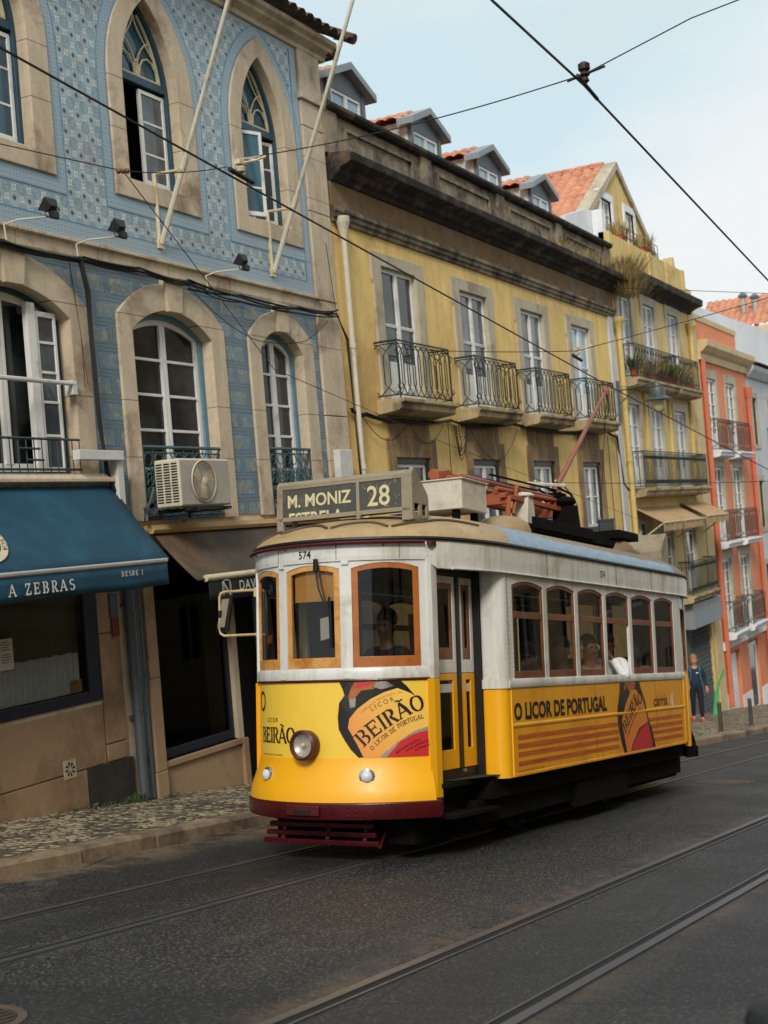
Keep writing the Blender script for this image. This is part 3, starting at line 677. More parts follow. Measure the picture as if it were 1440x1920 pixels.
mb = MB(); tiled(mb, (5, D - .46, 9.10), (1, 0, 0), (0, 1, .55), 13.5, 4.4, per=.24, h=.075)
for i in range(20): mb.lathe([(.085, 0), (.075, .36)], (18.5, D - .5 + i * .25, 9.19 + i * .14), (0, 1, .55), 8)
mb.box(18.2, 18.45, D - .2, D + 3, 8.94, 9.10)
mb.build('roof', M['terra_old'], B1)
# first floor french windows
sur = []
for i, (a, b_, zb) in enumerate(LOW):
    big = i < 2; ins = .27 if big else .29
    hole = arch(a + ins, b_ - ins - .03, zb, 4.16, 4.46, 14)
    mb = MB(); mb.plate(sur_low(a, b_, zb), D - .05, D + .3, [hole])
    xm = (a + b_) / 2
    mb.plate([(xm - .14, 4.44), (xm + .14, 4.44), (xm + .2, 4.85), (xm - .2, 4.85)], D - .10, D + .1)
    s = mb.build('window_surround', M['stone'], B1, bev=.014)
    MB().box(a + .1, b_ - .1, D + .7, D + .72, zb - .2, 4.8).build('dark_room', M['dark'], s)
    rows = [2.98, 3.42, 3.86, 2.5] if i else [3.42]
    if i: french(B1, 'arch', a + ins, b_ - ins - .03, zb + .0, 4.16, 4.46, D + .14, M['white_wood'], M['pane'], rows, st=.075, cs=M['teal_lt'], csw=.085)
    else:
        wn = french(B1, 'arch', a + ins, b_ - ins - .03, 2.40, 4.16, 4.46, D + .16, M['white_wood'], M['pane'], (), st=.09, cs=M['teal'], csw=.06)
        # small open side casement standing in front of the reveal
        mb = MB(); mb.plate(rect(11.28, 11.62, 2.45, 4.22), D + .05, D + .09, [rect(11.33, 11.58, 2.5, 4.16)])
        for z in (2.85, 3.22, 3.55, 3.88): mb.box(11.32, 11.59, D + .055, D + .085, z - .015, z + .015)
        mb.box(11.14, 11.27, D + .03, D + .1, 2.45, 4.3)
        mb.build('side_casement', M['white_wood'], wn, bev=.004); mb = MB(); mb.box(11.3, 11.6, D + .068, D + .072, 2.48, 4.18); mb.build('pane', M['pane_grey'], wn)
def iron_panel(x0, x1, z0, z1, y):
    mb = MB(); mb.tube([(x0, y, z1), (x1, y, z1)], .022, 6); mb.tube([(x0, y, z1 - .07), (x1, y, z1 - .07)], .01, 4); mb.tube([(x0, y, z0 + .03), (x1, y, z0 + .03)], .014, 4)
    for x in (x0, x1): mb.tube([(x, y, z0), (x, y, z1)], .016, 5)
    ring = lambda cx, cz, r, t_=.009, sq=1: mb.tube([(cx + r * math.cos(k * PI / 5), y, cz + r * sq * math.sin(k * PI / 5)) for k in range(10)], t_, 3, closed=True)
    n = int(round((x1 - x0) / .2)); w_ = (x1 - x0) / n; h = z1 - z0
    for i in range(n):
        cx = x0 + (i + .5) * w_
        for k, cz in enumerate((z1 - .15, z0 + h * .34, z0 + .12)):
            ring(cx, cz, w_ * .38)
        ring(cx, z0 + h * .58, w_ * .44, sq=1.25); ring(cx, z0 + h * .58, w_ * .2); ring(cx, z0 + h * .34, w_ * .22)
        for s_ in (-1, 1):
            mb.tube([(cx + s_ * w_ * (.5 - .35 * math.sin(k * PI / 5)), y, z0 + h * (.44 + .28 * k / 5)) for k in range(6)], .008, 3)
            mb.tube([(cx + s_ * w_ * .42 * math.cos(k * PI / 5), y + .004, z0 + h * .2 + s_ * .05 * math.sin(k * PI / 5)) for k in range(6)], .007, 3)
        if i: mb.tube([(x0 + i * w_, y, z0), (x0 + i * w_, y, z1)], .007, 4)
        for k in range(6):
            a = k * PI / 3; mb.tube([(cx + w_ * .2 * math.cos(a), y, z0 + h * .58 + w_ * .2 * math.sin(a)), (cx + w_ * .42 * math.cos(a), y, z0 + h * .58 + w_ * .52 * math.sin(a))], .006, 3)
    return mb
iron_panel(12.90, 14.56, 1.88, 2.75, D - .03).build('railing', M['castiron'], B1)
iron_panel(15.76, 16.88, 1.88, 2.78, D - .03).build('railing', M['castiron'], B1)
# left window: sill, low bar railing, white awning tube
mb = MB(); prof(mb, [(D + .3, 2.42), (D - .1, 2.42), (D - .16, 2.36), (D - .16, 2.32), (D + .3, 2.28)], 5, 12.27); mb.build('sill_ledge', M['stone'], B1, bev=.008)
mb = MB(); y = D - .12
for z in (2.79, 2.46): mb.tube([(9.6, y, z), (11.66, y, z)], .014, 4)
for i in range(17): mb.tube([(9.7 + i * .122, y, 2.42), (9.7 + i * .122, y, 2.79)], .009, 4)
mb.tube([(10.68, y - .01, 2.68), (11.0, y - .01, 2.68)], .012, 4); mb.tube([(10.78, y - .01, 2.56), (11.05, y - .01, 2.56)], .012, 4)
mb.build('railing', M['iron'], B1)
mb = MB(); mb.tube([(9.6, D - .1, 3.42), (11.68, D - .1, 3.42)], .026, 8); mb.box(11.63, 11.7, D - .12, D, 3.3, 3.46); mb.build('awning_tube', M['plastic_white'], B1)
mb = MB(); mb.box(11.5, 12.28, D - .24, D - .14, 2.56, 2.67); mb.box(12.19, 12.3, D - .2, D - .06, 2.05, 2.62); mb.build('cable_duct', M['plastic_white'], B1, bev=.006)
# ---- ground floor shop fronts
mb = MB()
for a, b_, c, d_ in [(8, 11.8, -.82, -.16), (8, 11.46, -1.9, -.83), (11.84, 12.2, .62, 1.5), (11.84, 12.2, -.62, .61), (11.0, 12.2, -1.02, -.63) if 0 else (11.84, 12.2, -.82, -.63)]:
    mb.box(a, b_, D - .03, D + .05, c, d_ - .006)
mb.build('marble_panel', M['stone_low'], B1, bev=.006)
mb = MB(); rr = random.Random(4); pts = [(11.5 + rr.uniform(-.05, .05), -.84 - i * .12) for i in range(9)]
mb.plate([(12.28, -.84), (12.28, -2.3), (11.5, -2.3)] + pts[::-1], D - .028, D + .02); mb.build('broken_plinth', M['stone_dark'], B1)
mb = MB(); mb.plate(rect(8.8, 11.84, -.12, 1.32), D - .02, D + .1, [rect(9.0, 11.62, .0, 1.25)]); sf = mb.build('shop_window', M['navy'], B1, bev=.006)
MB().box(8.9, 11.7, D + .0, D + .008, -.05, 1.3).build('pane', M['glass_sl'], sf)
MB().box(8.8, 11.82, D + .10, D + .12, -.2, 1.4).build('back_panel', M['olive'], sf)
mb = MB(); n = 150; x0, x1 = 9.3, 11.52
pr = [(x0 + (x1 - x0) * i / n, D + .055 + .022 * math.sin(i * 1.75) + .006 * math.sin(i * .7)) for i in range(n + 1)]
ztop = lambda x: .45 + .006 * math.sin(x * 31)
for (a, ya), (b_, yb) in zip(pr, pr[1:]): mb.quad((a, ya, .01), (b_, yb, .01), (b_, yb, ztop(b_)), (a, ya, ztop(a)))
mb.build('cafe_curtain', M['curtain'], sf, smooth=True)
mb = MB(); mb.mi = 0; mb.box(10.28, 10.49, D - .004, D - .001, .40, .72); mb.mi = 1
rr = random.Random(2)
for i in range(9):
    if i != 4: mb.box(10.31 + .01 * rr.random(), 10.46 - .04 * rr.random(), D - .006, D - .004, .69 - i * .026 - .008, .69 - i * .026)
mb.build('notice', [M['paper'], M['ink']], sf)
MB().box(11.38, 11.56, D + .03, D + .036, .02, .15).build('amber_card', plain('amber_card', srgb(150, 108, 50), .8), sf)
mb = MB(); mb.box(12.05, 12.19, D - .05, D - .03, .78, 1.06); p_ = mb.build('wall_plate', M['galv'], B1); MB().box(12.06, 12.18, D - .054, D - .045, .56, .775).build('red_plate', plain('faded_red', srgb(118, 40, 36), .7), p_)
# vent grille
mb = MB(); c = (11.18, D - .034, -.775); mb.plate(rect(11.08, 11.28, -.875, -.675), D - .036, D - .028); 
mb.mi = 1
for k in range(8):
    a = k * PI / 4 + .2; mb.plate([(11.18 + r_ * math.cos(a + o), -.775 + r_ * math.sin(a + o)) for r_, o in ((.02, 0), (.075, -.22), (.075, .22))], D - .039, D - .035)
mb.build('vent_grille', [M['stone'], M['dark']], B1)
# pilaster between the shops
mb = MB(); mb.box(12.63, 12.82, D - .09, D + .1, .0, 1.75); mb.box(12.63, 12.82, D - .09, D + .1, -1.1, -.006); mb.box(12.61, 12.82, D - .095, D + .1, -1.6, -1.106)
mb.box(12.82, 14.55, D - .06, D + .1, -1.09, -1.02); mb.box(14.5, 14.62, D - .07, D + .1, -1.8, -1.03)
mb.build('stone_trim', M['stone_low'], B1, bev=.008)
mb = MB(); mb.box(12.82, 14.5, D - .02, D + .1, -1.9, -1.096); mb.build('shop_plinth', M['stone_low'], B1)
mb = MB(); mb.plate(rect(12.82, 14.5, -1.02, 1.5), D + .06, D + .14, [rect(12.9, 14.42, -.9, 1.42)]); sf = mb.build('shop_window', M['navy'], B1, bev=.006)
MB().box(12.88, 14.45, D + .09, D + .098, -.95, 1.45).build('pane', M['glass_sh'], sf)
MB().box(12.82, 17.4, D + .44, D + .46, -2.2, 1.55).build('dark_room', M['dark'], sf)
mb = MB(); mb.plate(rect(14.62, 15.9, -1.95, 1.5), D + .1, D + .16, [rect(14.74, 15.22, -1.6, 1.4), rect(15.3, 15.78, -1.6, 1.4)]); mb.build('shop_door', M['navy'], B1)
mb = MB(); mb.tube([(13.75 + .03 * math.sin(k), D - .05, -1.2 - .06 * k) for k in range(6)], .05, 6); mb.build('meter_box', M['navy'], B1) if 0 else None
# facade pipes between the shops
mb = MB()
for x, y, r in ((12.36, D - .08, .06), (12.47, D - .06, .035), (12.545, D - .06, .03), (12.60, D - .04, .025)):
    mb.tube([(x, y, gz(x) + .14), (x, y, 1.55)], r, 10)
    for z in (.9, -.4): mb.box(x - r - .015, x + r + .015, D - .04, D, z - .02, z + .02)
single(mb, 'wall_pipes', M['galv'], 'bundle of grey service pipes running up between the two shopfronts', 'pipes')
# ------------------------------------------------------------------ awnings
A1 = thing('awning', (11, D, 2.25), 'deep blue canvas awning with white lettering on its valance', 'awning', 'shop awnings')
yb, zbar, zt_ = 9.0, 1.38, 2.27
def awn_surface(x0, x1, yt, zt, yf, zf, n=26, m_=8, am=.012):
    mb = MB(); vs = []
    for j in range(m_ + 1):
        for i in range(n + 1):
            f = j / m_; x = x0 + (x1 - x0) * i / n
            s_ = -am * 3 * math.sin(PI * f) + am * math.sin(x * 4.1 + f * 2) * f
            vs.append((x, yt + (yf - yt) * f, zt + (zf - zt) * f + s_))
    mb.add(vs, [(j * (n + 1) + i, j * (n + 1) + i + 1, (j + 1) * (n + 1) + i + 1, (j + 1) * (n + 1) + i) for j in range(m_) for i in range(n)]); return mb
awn_surface(6.0, 12.22, D - .08, zt_, yb, zbar).build('canopy', M['awn_blue'], A1, solid=.006, smooth=True)
mb = MB(); mb.tube([(6.0, yb, zbar), (12.16, yb, zbar)], .028, 8); mb.build('front_bar', M['alu'], A1)
def valance(x0, x1, y, z0, h, ph=0, n=90, am=.012, k=7):
    mb = MB(); vs = []
    for j in range(4):
        for i in range(n + 1):
            x = x0 + (x1 - x0) * i / n; f = j / 3
            vs.append((x, y - .01 + am * f * math.sin(x * k + ph), z0 - h * f + .012 * f * math.sin(x * 2.6)))
    return mb.add(vs, [(j * (n + 1) + i, j * (n + 1) + i + 1, (j + 1) * (n + 1) + i + 1, (j + 1) * (n + 1) + i) for j in range(3) for i in range(n)])
valance(6.0, 12.16, yb, zbar - .03, .24).build('valance', M['awn_blue'], A1, solid=.004, smooth=True)
mb = MB(); mb.plate([(D - .08, zt_), (yb, zbar), (yb, zbar - .2), (D - .08, zbar + .1)], 12.17, 12.175); mb.xform(lambda p: (p[1], p[0], p[2])); 
mb = MB()
for x in (8.2, 12.0): mb.tube([(x, D, 1.5), (x, D - .3, 1.36), (x, yb, zbar)], .02, 6)
mb.build('folding_arm', M['alu'], A1)
# slab serif letters as stroked shapes
GL = {'A': [((0, 0), (.34, 1), .10), ((.34, 1), (.72, 0), .17), ((.14, .34), (.6, .34), .08)], 'Z': [((.06, .93), (.62, .93), .14), ((.6, .95), (.06, .05), .13), ((.04, .07), (.66, .07), .14), ((.04, .68), (.04, .95), .09), ((.66, .05), (.66, .32), .09)],
      'E': [((.14, 0), (.14, 1), .17), ((.05, .94), (.6, .94), .11), ((.05, .06), (.64, .06), .11), ((.14, .51), (.48, .51), .09), ((.62, .72), (.62, .97), .08), ((.66, .03), (.66, .28), .08), ((.49, .38), (.49, .64), .07)],
      'I': [((.14, 0), (.14, 1), .17)], 'L': [((.14, 0), (.14, 1), .17), ((.05, .06), (.6, .06), .1), ((.62, .03), (.62, .3), .08)],
      'T': [((.34, 0), (.34, 1), .17), ((.03, .94), (.66, .94), .1), ((.04, .7), (.04, .97), .08), ((.65, .7), (.65, .97), .08)],
      'P': [((.14, 0), (.14, 1), .17)], 'R': [((.14, 0), (.14, 1), .17), ((.36, .48), (.66, .02), .17)], 'B': [((.14, 0), (.14, 1), .17)], 'D': [((.14, 0), (.14, 1), .17)],
      'O': [], 'S': [], 'C': [], 'U': [((.12, .35), (.12, 1), .16), ((.62, .35), (.62, 1), .09)], 'G': [((.62, .08), (.62, .46), .14)]}
def arcp(cx, cy, rx, ry, a0, a1, n=12): return [(cx + rx * math.cos(rad(a0 + (a1 - a0) * i / n)), cy + ry * math.sin(rad(a0 + (a1 - a0) * i / n))) for i in range(n + 1)]
ARC = {'P': [arcp(.3, .74, .28, .24, 90, -90), ], 'R': [arcp(.3, .74, .28, .24, 90, -90)], 'B': [arcp(.3, .75, .25, .22, 90, -90), arcp(.32, .27, .3, .24, 90, -90)],
       'D': [arcp(.2, .5, .44, .46, 90, -90, 16)], 'O': [arcp(.4, .5, .34, .47, 0, 360, 24)], 'C': [arcp(.42, .5, .36, .47, 50, 310, 20)], 'G': [arcp(.42, .5, .36, .47, 50, 320, 20)],
       'S': [arcp(.34, .73, .24, .22, 30, 270, 12), arcp(.34, .28, .27, .24, 90, -150, 12)], 'U': [arcp(.37, .33, .25, .28, 180, 360, 12)]}
WID = {'I': .28, 'Z': .7, 'E': .72, 'B': .72, 'R': .76, 'A': .78, 'O': .82, 'S': .66, 'D': .76, 'L': .68, 'T': .7, 'P': .64, 'C': .8, 'U': .76, 'G': .8, ' ': .4}
SER = {'A': [(.0, 0), (.72, 0)], 'I': [(.14, 0), (.14, 1)], 'R': [(.14, 0), (.68, 0), (.14, 1)], 'P': [(.14, 0), (.14, 1)], 'B': [(.08, 0), (.08, 1)], 'D': [(.1, 0), (.1, 1)], 'E': [(.08, 0), (.08, 1)], 'L': [(.14, 1)], 'T': [(.34, 0)], 'U': [(.12, 1), (.62, 1)]}
def serif_text(mb, s, size, mapper, gap=.1, sub=4, slab=.07, eps=.0003):
    """draws s with strokes; mapper(u, v, layer) -> 3D"""
    cx = 0; L = [0]
    def strip(pts, ws):
        vs = []; L[0] += 1; k = len(pts)
        for i, p in enumerate(pts):
            a = pts[max(0, i - 1)]; b_ = pts[min(k - 1, i + 1)]; dx, dy = b_[0] - a[0], b_[1] - a[1]; l = math.hypot(dx, dy) or 1
            nx, ny = -dy / l * ws[i] / 2, dx / l * ws[i] / 2
            vs += [mapper((cx + p[0] + nx) * size, (p[1] + ny) * size, L[0] * eps), mapper((cx + p[0] - nx) * size, (p[1] - ny) * size, L[0] * eps)]
        mb.add(vs, [(2 * i, 2 * i + 1, 2 * i + 3, 2 * i + 2) for i in range(k - 1)])
    for ch in s:
        base = 'A' if ch == '\u00c3' else ch
        for p, q, w_ in GL.get(base, []):
            strip([(p[0] + (q[0] - p[0]) * i / sub, p[1] + (q[1] - p[1]) * i / sub) for i in range(sub + 1)], [w_] * (sub + 1))
        for pts in ARC.get(base, []):
            k = len(pts); ws = []
            for i in range(k):
                a = pts[max(0, i - 1)]; b_ = pts[min(k - 1, i + 1)]; l = math.hypot(b_[0] - a[0], b_[1] - a[1]) or 1
                ws.append(.06 + .12 * abs(b_[1] - a[1]) / l)
            strip(pts, ws)
        for x, z in SER.get(base, []):
            zz = slab / 2 if z == 0 else 1 - slab / 2; strip([(x - .14, zz), (x, zz), (x + .14, zz)], [slab] * 3)
        if ch == '\u00c3': strip([(.16 + .4 * i / 8, 1.13 + .05 * math.sin(i * PI / 4)) for i in range(9)], [.05 + .05 * math.sin(i * PI / 8) for i in range(9)])
        cx += WID.get(base, .5) + gap
    return mb
mb = MB(); vm = lambda x0, z0, sl_=0: (lambda u, v, e: (x0 + u, yb - .028 - e, z0 + v + sl_ * u))
serif_text(mb, 'A ZEBRAS', .115, vm(9.62, 1.17), gap=.36, slab=.11); mb.build('lettering', M['letter_white'], A1); mb = MB(); serif_text(mb, 'DESDE I', .055, vm(11.32, 1.25), gap=.35, slab=.11)
mb.build('lettering', M['letter_white'], A1)
# round emblem on the slope
sd = Vector((0, yb - (D - .08), zbar - zt_)).normalized(); nn = Vector((0, sd.z, -sd.y)); nn = nn if nn.z > 0 else -nn
ec = Vector((9.55, D - .08, zt_)) + sd * .70 ; EM = lambda u, v, e=0: ec + Vector((u, 0, 0)) - sd * v + nn * (.014 + e - .03 * 0)
mb = MB(); ro, ri = .37, .285
ring = lambda r: [(r * math.cos(k * PI / 20), r * .8 * math.sin(k * PI / 20)) for k in range(40)]
vs = [EM(*p) for p in ring(ro)] + [EM(*p) for p in ring(ri)]; mb.add(vs, [(k, (k + 1) % 40, 40 + (k + 1) % 40, 40 + k) for k in range(40)])
em = mb.build('emblem', M['cream_metal'], A1)
for k, ch in enumerate('TASCA'):
    a = rad(20 - k * 12); vs, fs = font_mesh(ch, .085, align='CENTER'); ca, sa = math.cos(a), math.sin(a)
    mb = MB(); mb.add([EM(.30 * ca + (u * sa + v * ca), .24 * sa + (-u * ca + v * sa), .004) for u, v in vs], fs); mb.build('emblem_letter', M['awn_blue'], em)
A2 = thing('awning', (14.5, D, 1.75), 'dusty brown canvas awning with black valance above the dark shop entrance', 'awning', 'shop awnings')
y2b, z2b = 9.12, 1.12
awn_surface(12.9, 17.3, D - .06, 1.74, y2b, z2b).build('canopy', M['awn_brown'], A2, solid=.006, smooth=True)
mb = MB(); mb.tube([(13.06, y2b, z2b), (17.3, y2b, z2b)], .042, 10); mb.build('front_bar', M['cream_metal'], A2)
valance(13.1, 17.3, y2b, z2b - .03, .24, am=.005).build('valance', M['awn_black'], A2, solid=.004, smooth=True)
vs, fs = font_mesh('DAVID', .17, sx=1.0, space=1.15); mb = MB(); mb.add([(13.72 + u, y2b - .028, .93 + v) for u, v in vs], fs)
def line_on(mb, pts, w_, y):
    for (a, b_), (c, d_) in zip(pts, pts[1:]):
        dx, dz = c - a, d_ - b_; l = math.hypot(dx, dz); nx, nz = -dz / l * w_ / 2, dx / l * w_ / 2
        mb.add([(a + nx, y, b_ + nz), (a - nx, y, b_ - nz), (c - nx, y, d_ - nz), (c + nx, y, d_ + nz)], [(0, 1, 2, 3)])
line_on(mb, [(13.36, .88), (13.36, 1.06), (13.52, .88), (13.52, 1.06)], .009, y2b - .028); line_on(mb, [(13.385, .87), (13.385, 1.06), (13.54, .87), (13.54, 1.03)], .009, y2b - .0285)
line_on(mb, [(13.37 + .08 - .08 * math.cos(k * PI / 8), 1.04 + .035 * math.sin(k * PI / 8)) for k in range(9)], .009, y2b - .029)
mb.build('lettering', M['letter_white'], A2)
mb = MB(); prof(mb, [(D, 1.80), (D - .14, 1.80), (D - .16, 1.74), (D - .14, 1.70), (D, 1.70)], 12.84, 17.4); mb.build('head_box', M['awn_tan'], A2)
# ------------------------------------------------------------------ air conditioner
AC = thing('air_conditioner', (13.3, 9.35, 1.98), 'aged white air conditioner hanging in front of the arched window railing', 'air conditioner')
x0, x1, ya, ybk, z0, z1 = 12.82, 13.86, 9.2, 9.56, 1.99, 2.555
MB().box(x0, x1, ya, ybk, z0, z1).build('casing', M['ac_white'], AC, bev=.02)
mb = MB(); mb.box(x0 + .012, x1 - .012, ya - .006, ya + .01, z0 + .015, z1 - .02); mb.build('front_panel', M['ac_grey'], AC, bev=.004)
mb = MB()
for c_ in range(3):
    for k in range(15): mb.box(x0 - .003, x0 + .01, ya + .03 + c_ * .11, ya + .115 + c_ * .11, z0 + .05 + k * .032, z0 + .068 + k * .032)
mb.build('side_louvre', M['dark'], AC)
fc = (x0 + .46, ya - .008, (z0 + z1) / 2 + .01)
mb = MB().lathe([(.245, 0), (.245, .004)], fc, (0, -1, 0), 36); mb.build('fan_well', M['dark'], AC)
mb = MB()
for k in range(1, 9): r = .03 + k * .027; mb.tube([(fc[0] + r * math.cos(a * PI / 14), fc[1] - .02, fc[2] + r * math.sin(a * PI / 14)) for a in range(28)], .0028, 3, closed=True)
for k in range(36): a = k * PI / 18; mb.tube([(fc[0] + .05 * math.cos(a), fc[1] - .024, fc[2] + .05 * math.sin(a)), (fc[0] + .25 * math.cos(a + .25), fc[1] - .012, fc[2] + .25 * math.sin(a + .25))], .0025, 3)
mb.tube([(fc[0] + .25 * math.cos(a * PI / 14), fc[1] - .012, fc[2] + .25 * math.sin(a * PI / 14)) for a in range(28)], .008, 4, closed=True)
mb.lathe([(.05, .018), (.045, .03), (.02, .034)], fc, (0, -1, 0), 14); mb.build('fan_grille', M['ac_white'], AC)
mb = MB()
for k in range(3):
    a = k * 2.09 + .4; mb.add([(fc[0] + .03 * math.cos(a), fc[1] - .006, fc[2] + .03 * math.sin(a)), (fc[0] + .21 * math.cos(a - .35), fc[1] - .004, fc[2] + .21 * math.sin(a - .35)), (fc[0] + .22 * math.cos(a + .35), fc[1] - .012, fc[2] + .22 * math.sin(a + .35)), (fc[0] + .1 * math.cos(a + .6), fc[1] - .012, fc[2] + .1 * math.sin(a + .6))], [(0, 1, 2, 3)])
mb.build('fan_blades', M['awn_tan'], AC, solid=.002)
mb = MB(); mb.box(x0 + .1, x1 + .03, ya + .02, ya + .06, z0 - .05, z0 - .015); mb.box(x0 + .1, x1 + .03, ybk - .05, ybk, z0 - .05, z0 - .015)
for x in (x0 + .3, x1 - .12): mb.box(x, x + .04, ya - .01, D, z0 - .06, z0 - .015); mb.box(x, x + .03, D - .06, D - .02, z0 - .12, z0 - .01)
mb.build('bracket', M['black'], AC)
mb = MB(); rr = random.Random(5)
for k in range(5): mb.tube([(12.84 + .02 * k, 9.6, 2.25 - .03 * k), (12.7 - .02 * k, 9.6, 2.0), (12.62 + .05 * rr.random(), 9.62, 1.9), (12.75, 9.7, 1.86 + .02 * k)], .011, 5)
single(mb, 'refrigerant_hoses', M['galv'], 'tangle of grey hoses leaving the side of the air conditioner', 'hoses')
# ------------------------------------------------------------------ flagpoles
def flagpole(x, name, label):
    F = thing('flagpole', (x, D - .02, 5.3), label, 'flagpole', 'bare white flagpoles slanting out from the tiled wall')
    a = Vector((x, D - .04, 5.30)); d = Vector((.0, -1.27, 2.77)).normalized()
    mb = MB(); mb.tube([a, a + d * 1.1], .036, 8); mb.tube([a + d * 1.08, a + d * 4.6], .025, 8); mb.build('pole', M['pipe_white'], F)
    b_ = a + d * .92
    mb = MB(); mb.tube([(x - .0, D - .03, b_.z + .04), (x, b_.y, b_.z + .02)], .022, 6); mb.tube([(x - .03, D - .025, b_.z + .05), (x - .03, D - .03, 5.3)], .028, 6); mb.box(x - .07, x + .04, D - .05, D, 5.24, 5.34)
    mb.tube([b_ + Vector((-.05, 0, .0)), b_ + Vector((.07, 0, .05))], .03, 6)
    mb.build('bracket', M['cream_metal'], F)
    MB().tube([b_ + Vector((.05, -.02, 0)), a + d * 2.5 + Vector((.05, 0, -.03)), a + d * 4.5 + Vector((.03, 0, 0))], .006, 4).build('halyard', M['pipe_white'], F)
flagpole(13.62, 'flagpole', 'bare white flagpole fixed below the pointed window with one leaf swung open'); flagpole(16.27, 'flagpole', 'bare white flagpole fixed beside the stone corner pilaster')
# ------------------------------------------------------------------ floodlights
def floodlight(x, z, label):
    F = thing('floodlight', (x, D - .05, z), label, 'floodlight', 'small floodlights aimed up along the stone ledge')
    mb = MB(); y = 9.32; zc = z + .17
    mb.tube([(x - .28, D - .1, z - .18), (x - .3, D - .1, z), (x - .2, D - .2, z + .05), (x, y, z + .07)], .010, 6); mb.build('bracket', M['pipe_white'], F)
    ax = Vector((.15, .75, .6)).normalized(); sd = Vector((1, 0, 0)); up_ = ax.cross(sd).normalized(); c = Vector((x, y, zc))
    mb = MB(); a, b_ = .085, .07; front = [c + ax * .05 + sd * i * a * 1.15 + up_ * j * b_ * 1.15 for i, j in ((-1, -1), (1, -1), (1, 1), (-1, 1))]; back = [c - ax * .06 + sd * i * a * .6 + up_ * j * b_ * .6 for i, j in ((-1, -1), (1, -1), (1, 1), (-1, 1))]
    mb.add(front + back, [(0, 1, 5, 4), (1, 2, 6, 5), (2, 3, 7, 6), (3, 0, 4, 7), (4, 5, 6, 7)]); mb.box(x - .05, x + .05, y - .08, y - .02, zc - .13, zc - .06); mb.tube([(x - .1, y, zc), (x - .1, y - .02, zc - .12), (x + .1, y - .02, zc - .12), (x + .1, y, zc)], .008, 4)
    mb.build('housing', M['black'], F, bev=.006)
    MB().add([p + ax * .004 for p in front], [(0, 1, 2, 3)]).build('lens', M['glass'], F)
floodlight(11.05, 5.05, 'small black floodlight nearest the left window with its bracket bent low'); floodlight(12.2, 5.02, 'small black floodlight above the arched window with the air conditioner'); floodlight(14.75, 5.0, 'small black floodlight between the feet of the flagpoles')
# ------------------------------------------------------------------ utility box, drainpipes
mb = MB(); mb.box(17.52, 17.92, D - .17, D - .055, 2.36, 2.78); bx = single(mb, 'meter_box', M['plastic_white'], 'white plastic meter box on the stone pilaster beside the drainpipe', 'meter box', bev=.012)
ORG[0] = Vector((0, 0, 0)); mb = MB()
for x in (17.6, 17.8): mb.tube([(x, D - .1, 2.37), (x + .04, D - .1, 2.2), (17.75, D - .08, 2.05)], .014, 5)
mb.build('cable_tail', M['pipe_white'], bx)
def drainpipe(x, z0, z1, y, r, mat, label, hopper=True):
    mb = MB(); mb.tube([(x, y, z0), (x, y, z1)], r, 10)
    if hopper: mb.lathe([(r, z1 - .3), (r * 1.2, z1 - .2), (r * 2.3, z1 - .02), (r * 2.5, z1), (r * 2.5, z1 + .09), (r * 2.2, z1 + .09)], (x, y, 0), (0, 0, 1), 14)
    z = z0 + .8
    while z < z1 - .4: mb.lathe([(r * 1.25, z), (r * 1.25, z + .08)], (x, y, 0), (0, 0, 1), 12); z += 1.9
    return single(mb, 'drainpipe', mat, label, 'drainpipe', 'drainpipes on the house fronts')
drainpipe(18.36, gz(18.3) + .1, 6.36, D - .1, .045, M['pipe_white'], 'white drainpipe with funnel top between the tiled and the yellow building')
# ------------------------------------------------------------------ cables on the tiled front
mb = MB(); rr = random.Random(11)
def run(pts, k, spread, r=(.008, .016), sg=.03):
    for i in range(k):
        off = [Vector((0, rr.uniform(-.03, .02), rr.uniform(-spread, spread))) for _ in pts]; P = []
        for (a, oa), (b_, ob) in zip(zip(pts, off), zip(pts[1:], off[1:])):
            P += sag(Vector(a) + oa, Vector(b_) + ob, sg * rr.uniform(.2, 1.6), 8)[:-1]
        P.append(Vector(pts[-1]) + off[-1]); mb.tube(P, rr.uniform(*r), 4, cap=False)
y = D - .12
run([(8.5, y, 4.78), (10.7, y, 4.84), (11.95, y, 4.86)], 7, .035)
run([(11.95, y, 4.86), (13.0, y, 4.88), (14.0, y, 4.84)], 5, .03)
run([(14.0, y, 4.82), (15.2, y, 4.78), (16.8, y, 4.80), (17.9, y, 4.86)], 5, .07, sg=.05)
run([(11.93, y, 4.85), (12.0, y, 4.5), (12.03, y, 3.1), (12.1, y, 2.42), (12.3, y, 1.95), (12.45, y, 1.7)], 4, .015, r=(.014, .026), sg=.0)
run([(11.75, y, 4.8), (11.8, y, 4.0), (11.85, y, 3.4)], 2, .02, r=(.004, .006)); run([(14.0, y, 4.82), (15.5, y, 4.25), (16.9, y, 4.35), (17.6, y, 4.75)], 1, .02, r=(.005, .007), sg=.1)
run([(17.9, y, 4.87), (18.15, y, 4.5), (18.2, y, 3.5), (18.22, y, 2.2)], 3, .01, r=(.008, .014), sg=0)
run([(17.0, 9.3, 5.75), (17.9, y, 4.87)], 1, 0, r=(.006, .007))
single(mb, 'facade_cables', M['cable'], 'sagging bundle of black cables along the ledge of the tiled facade', 'cables', 'cable bundles on the facades')
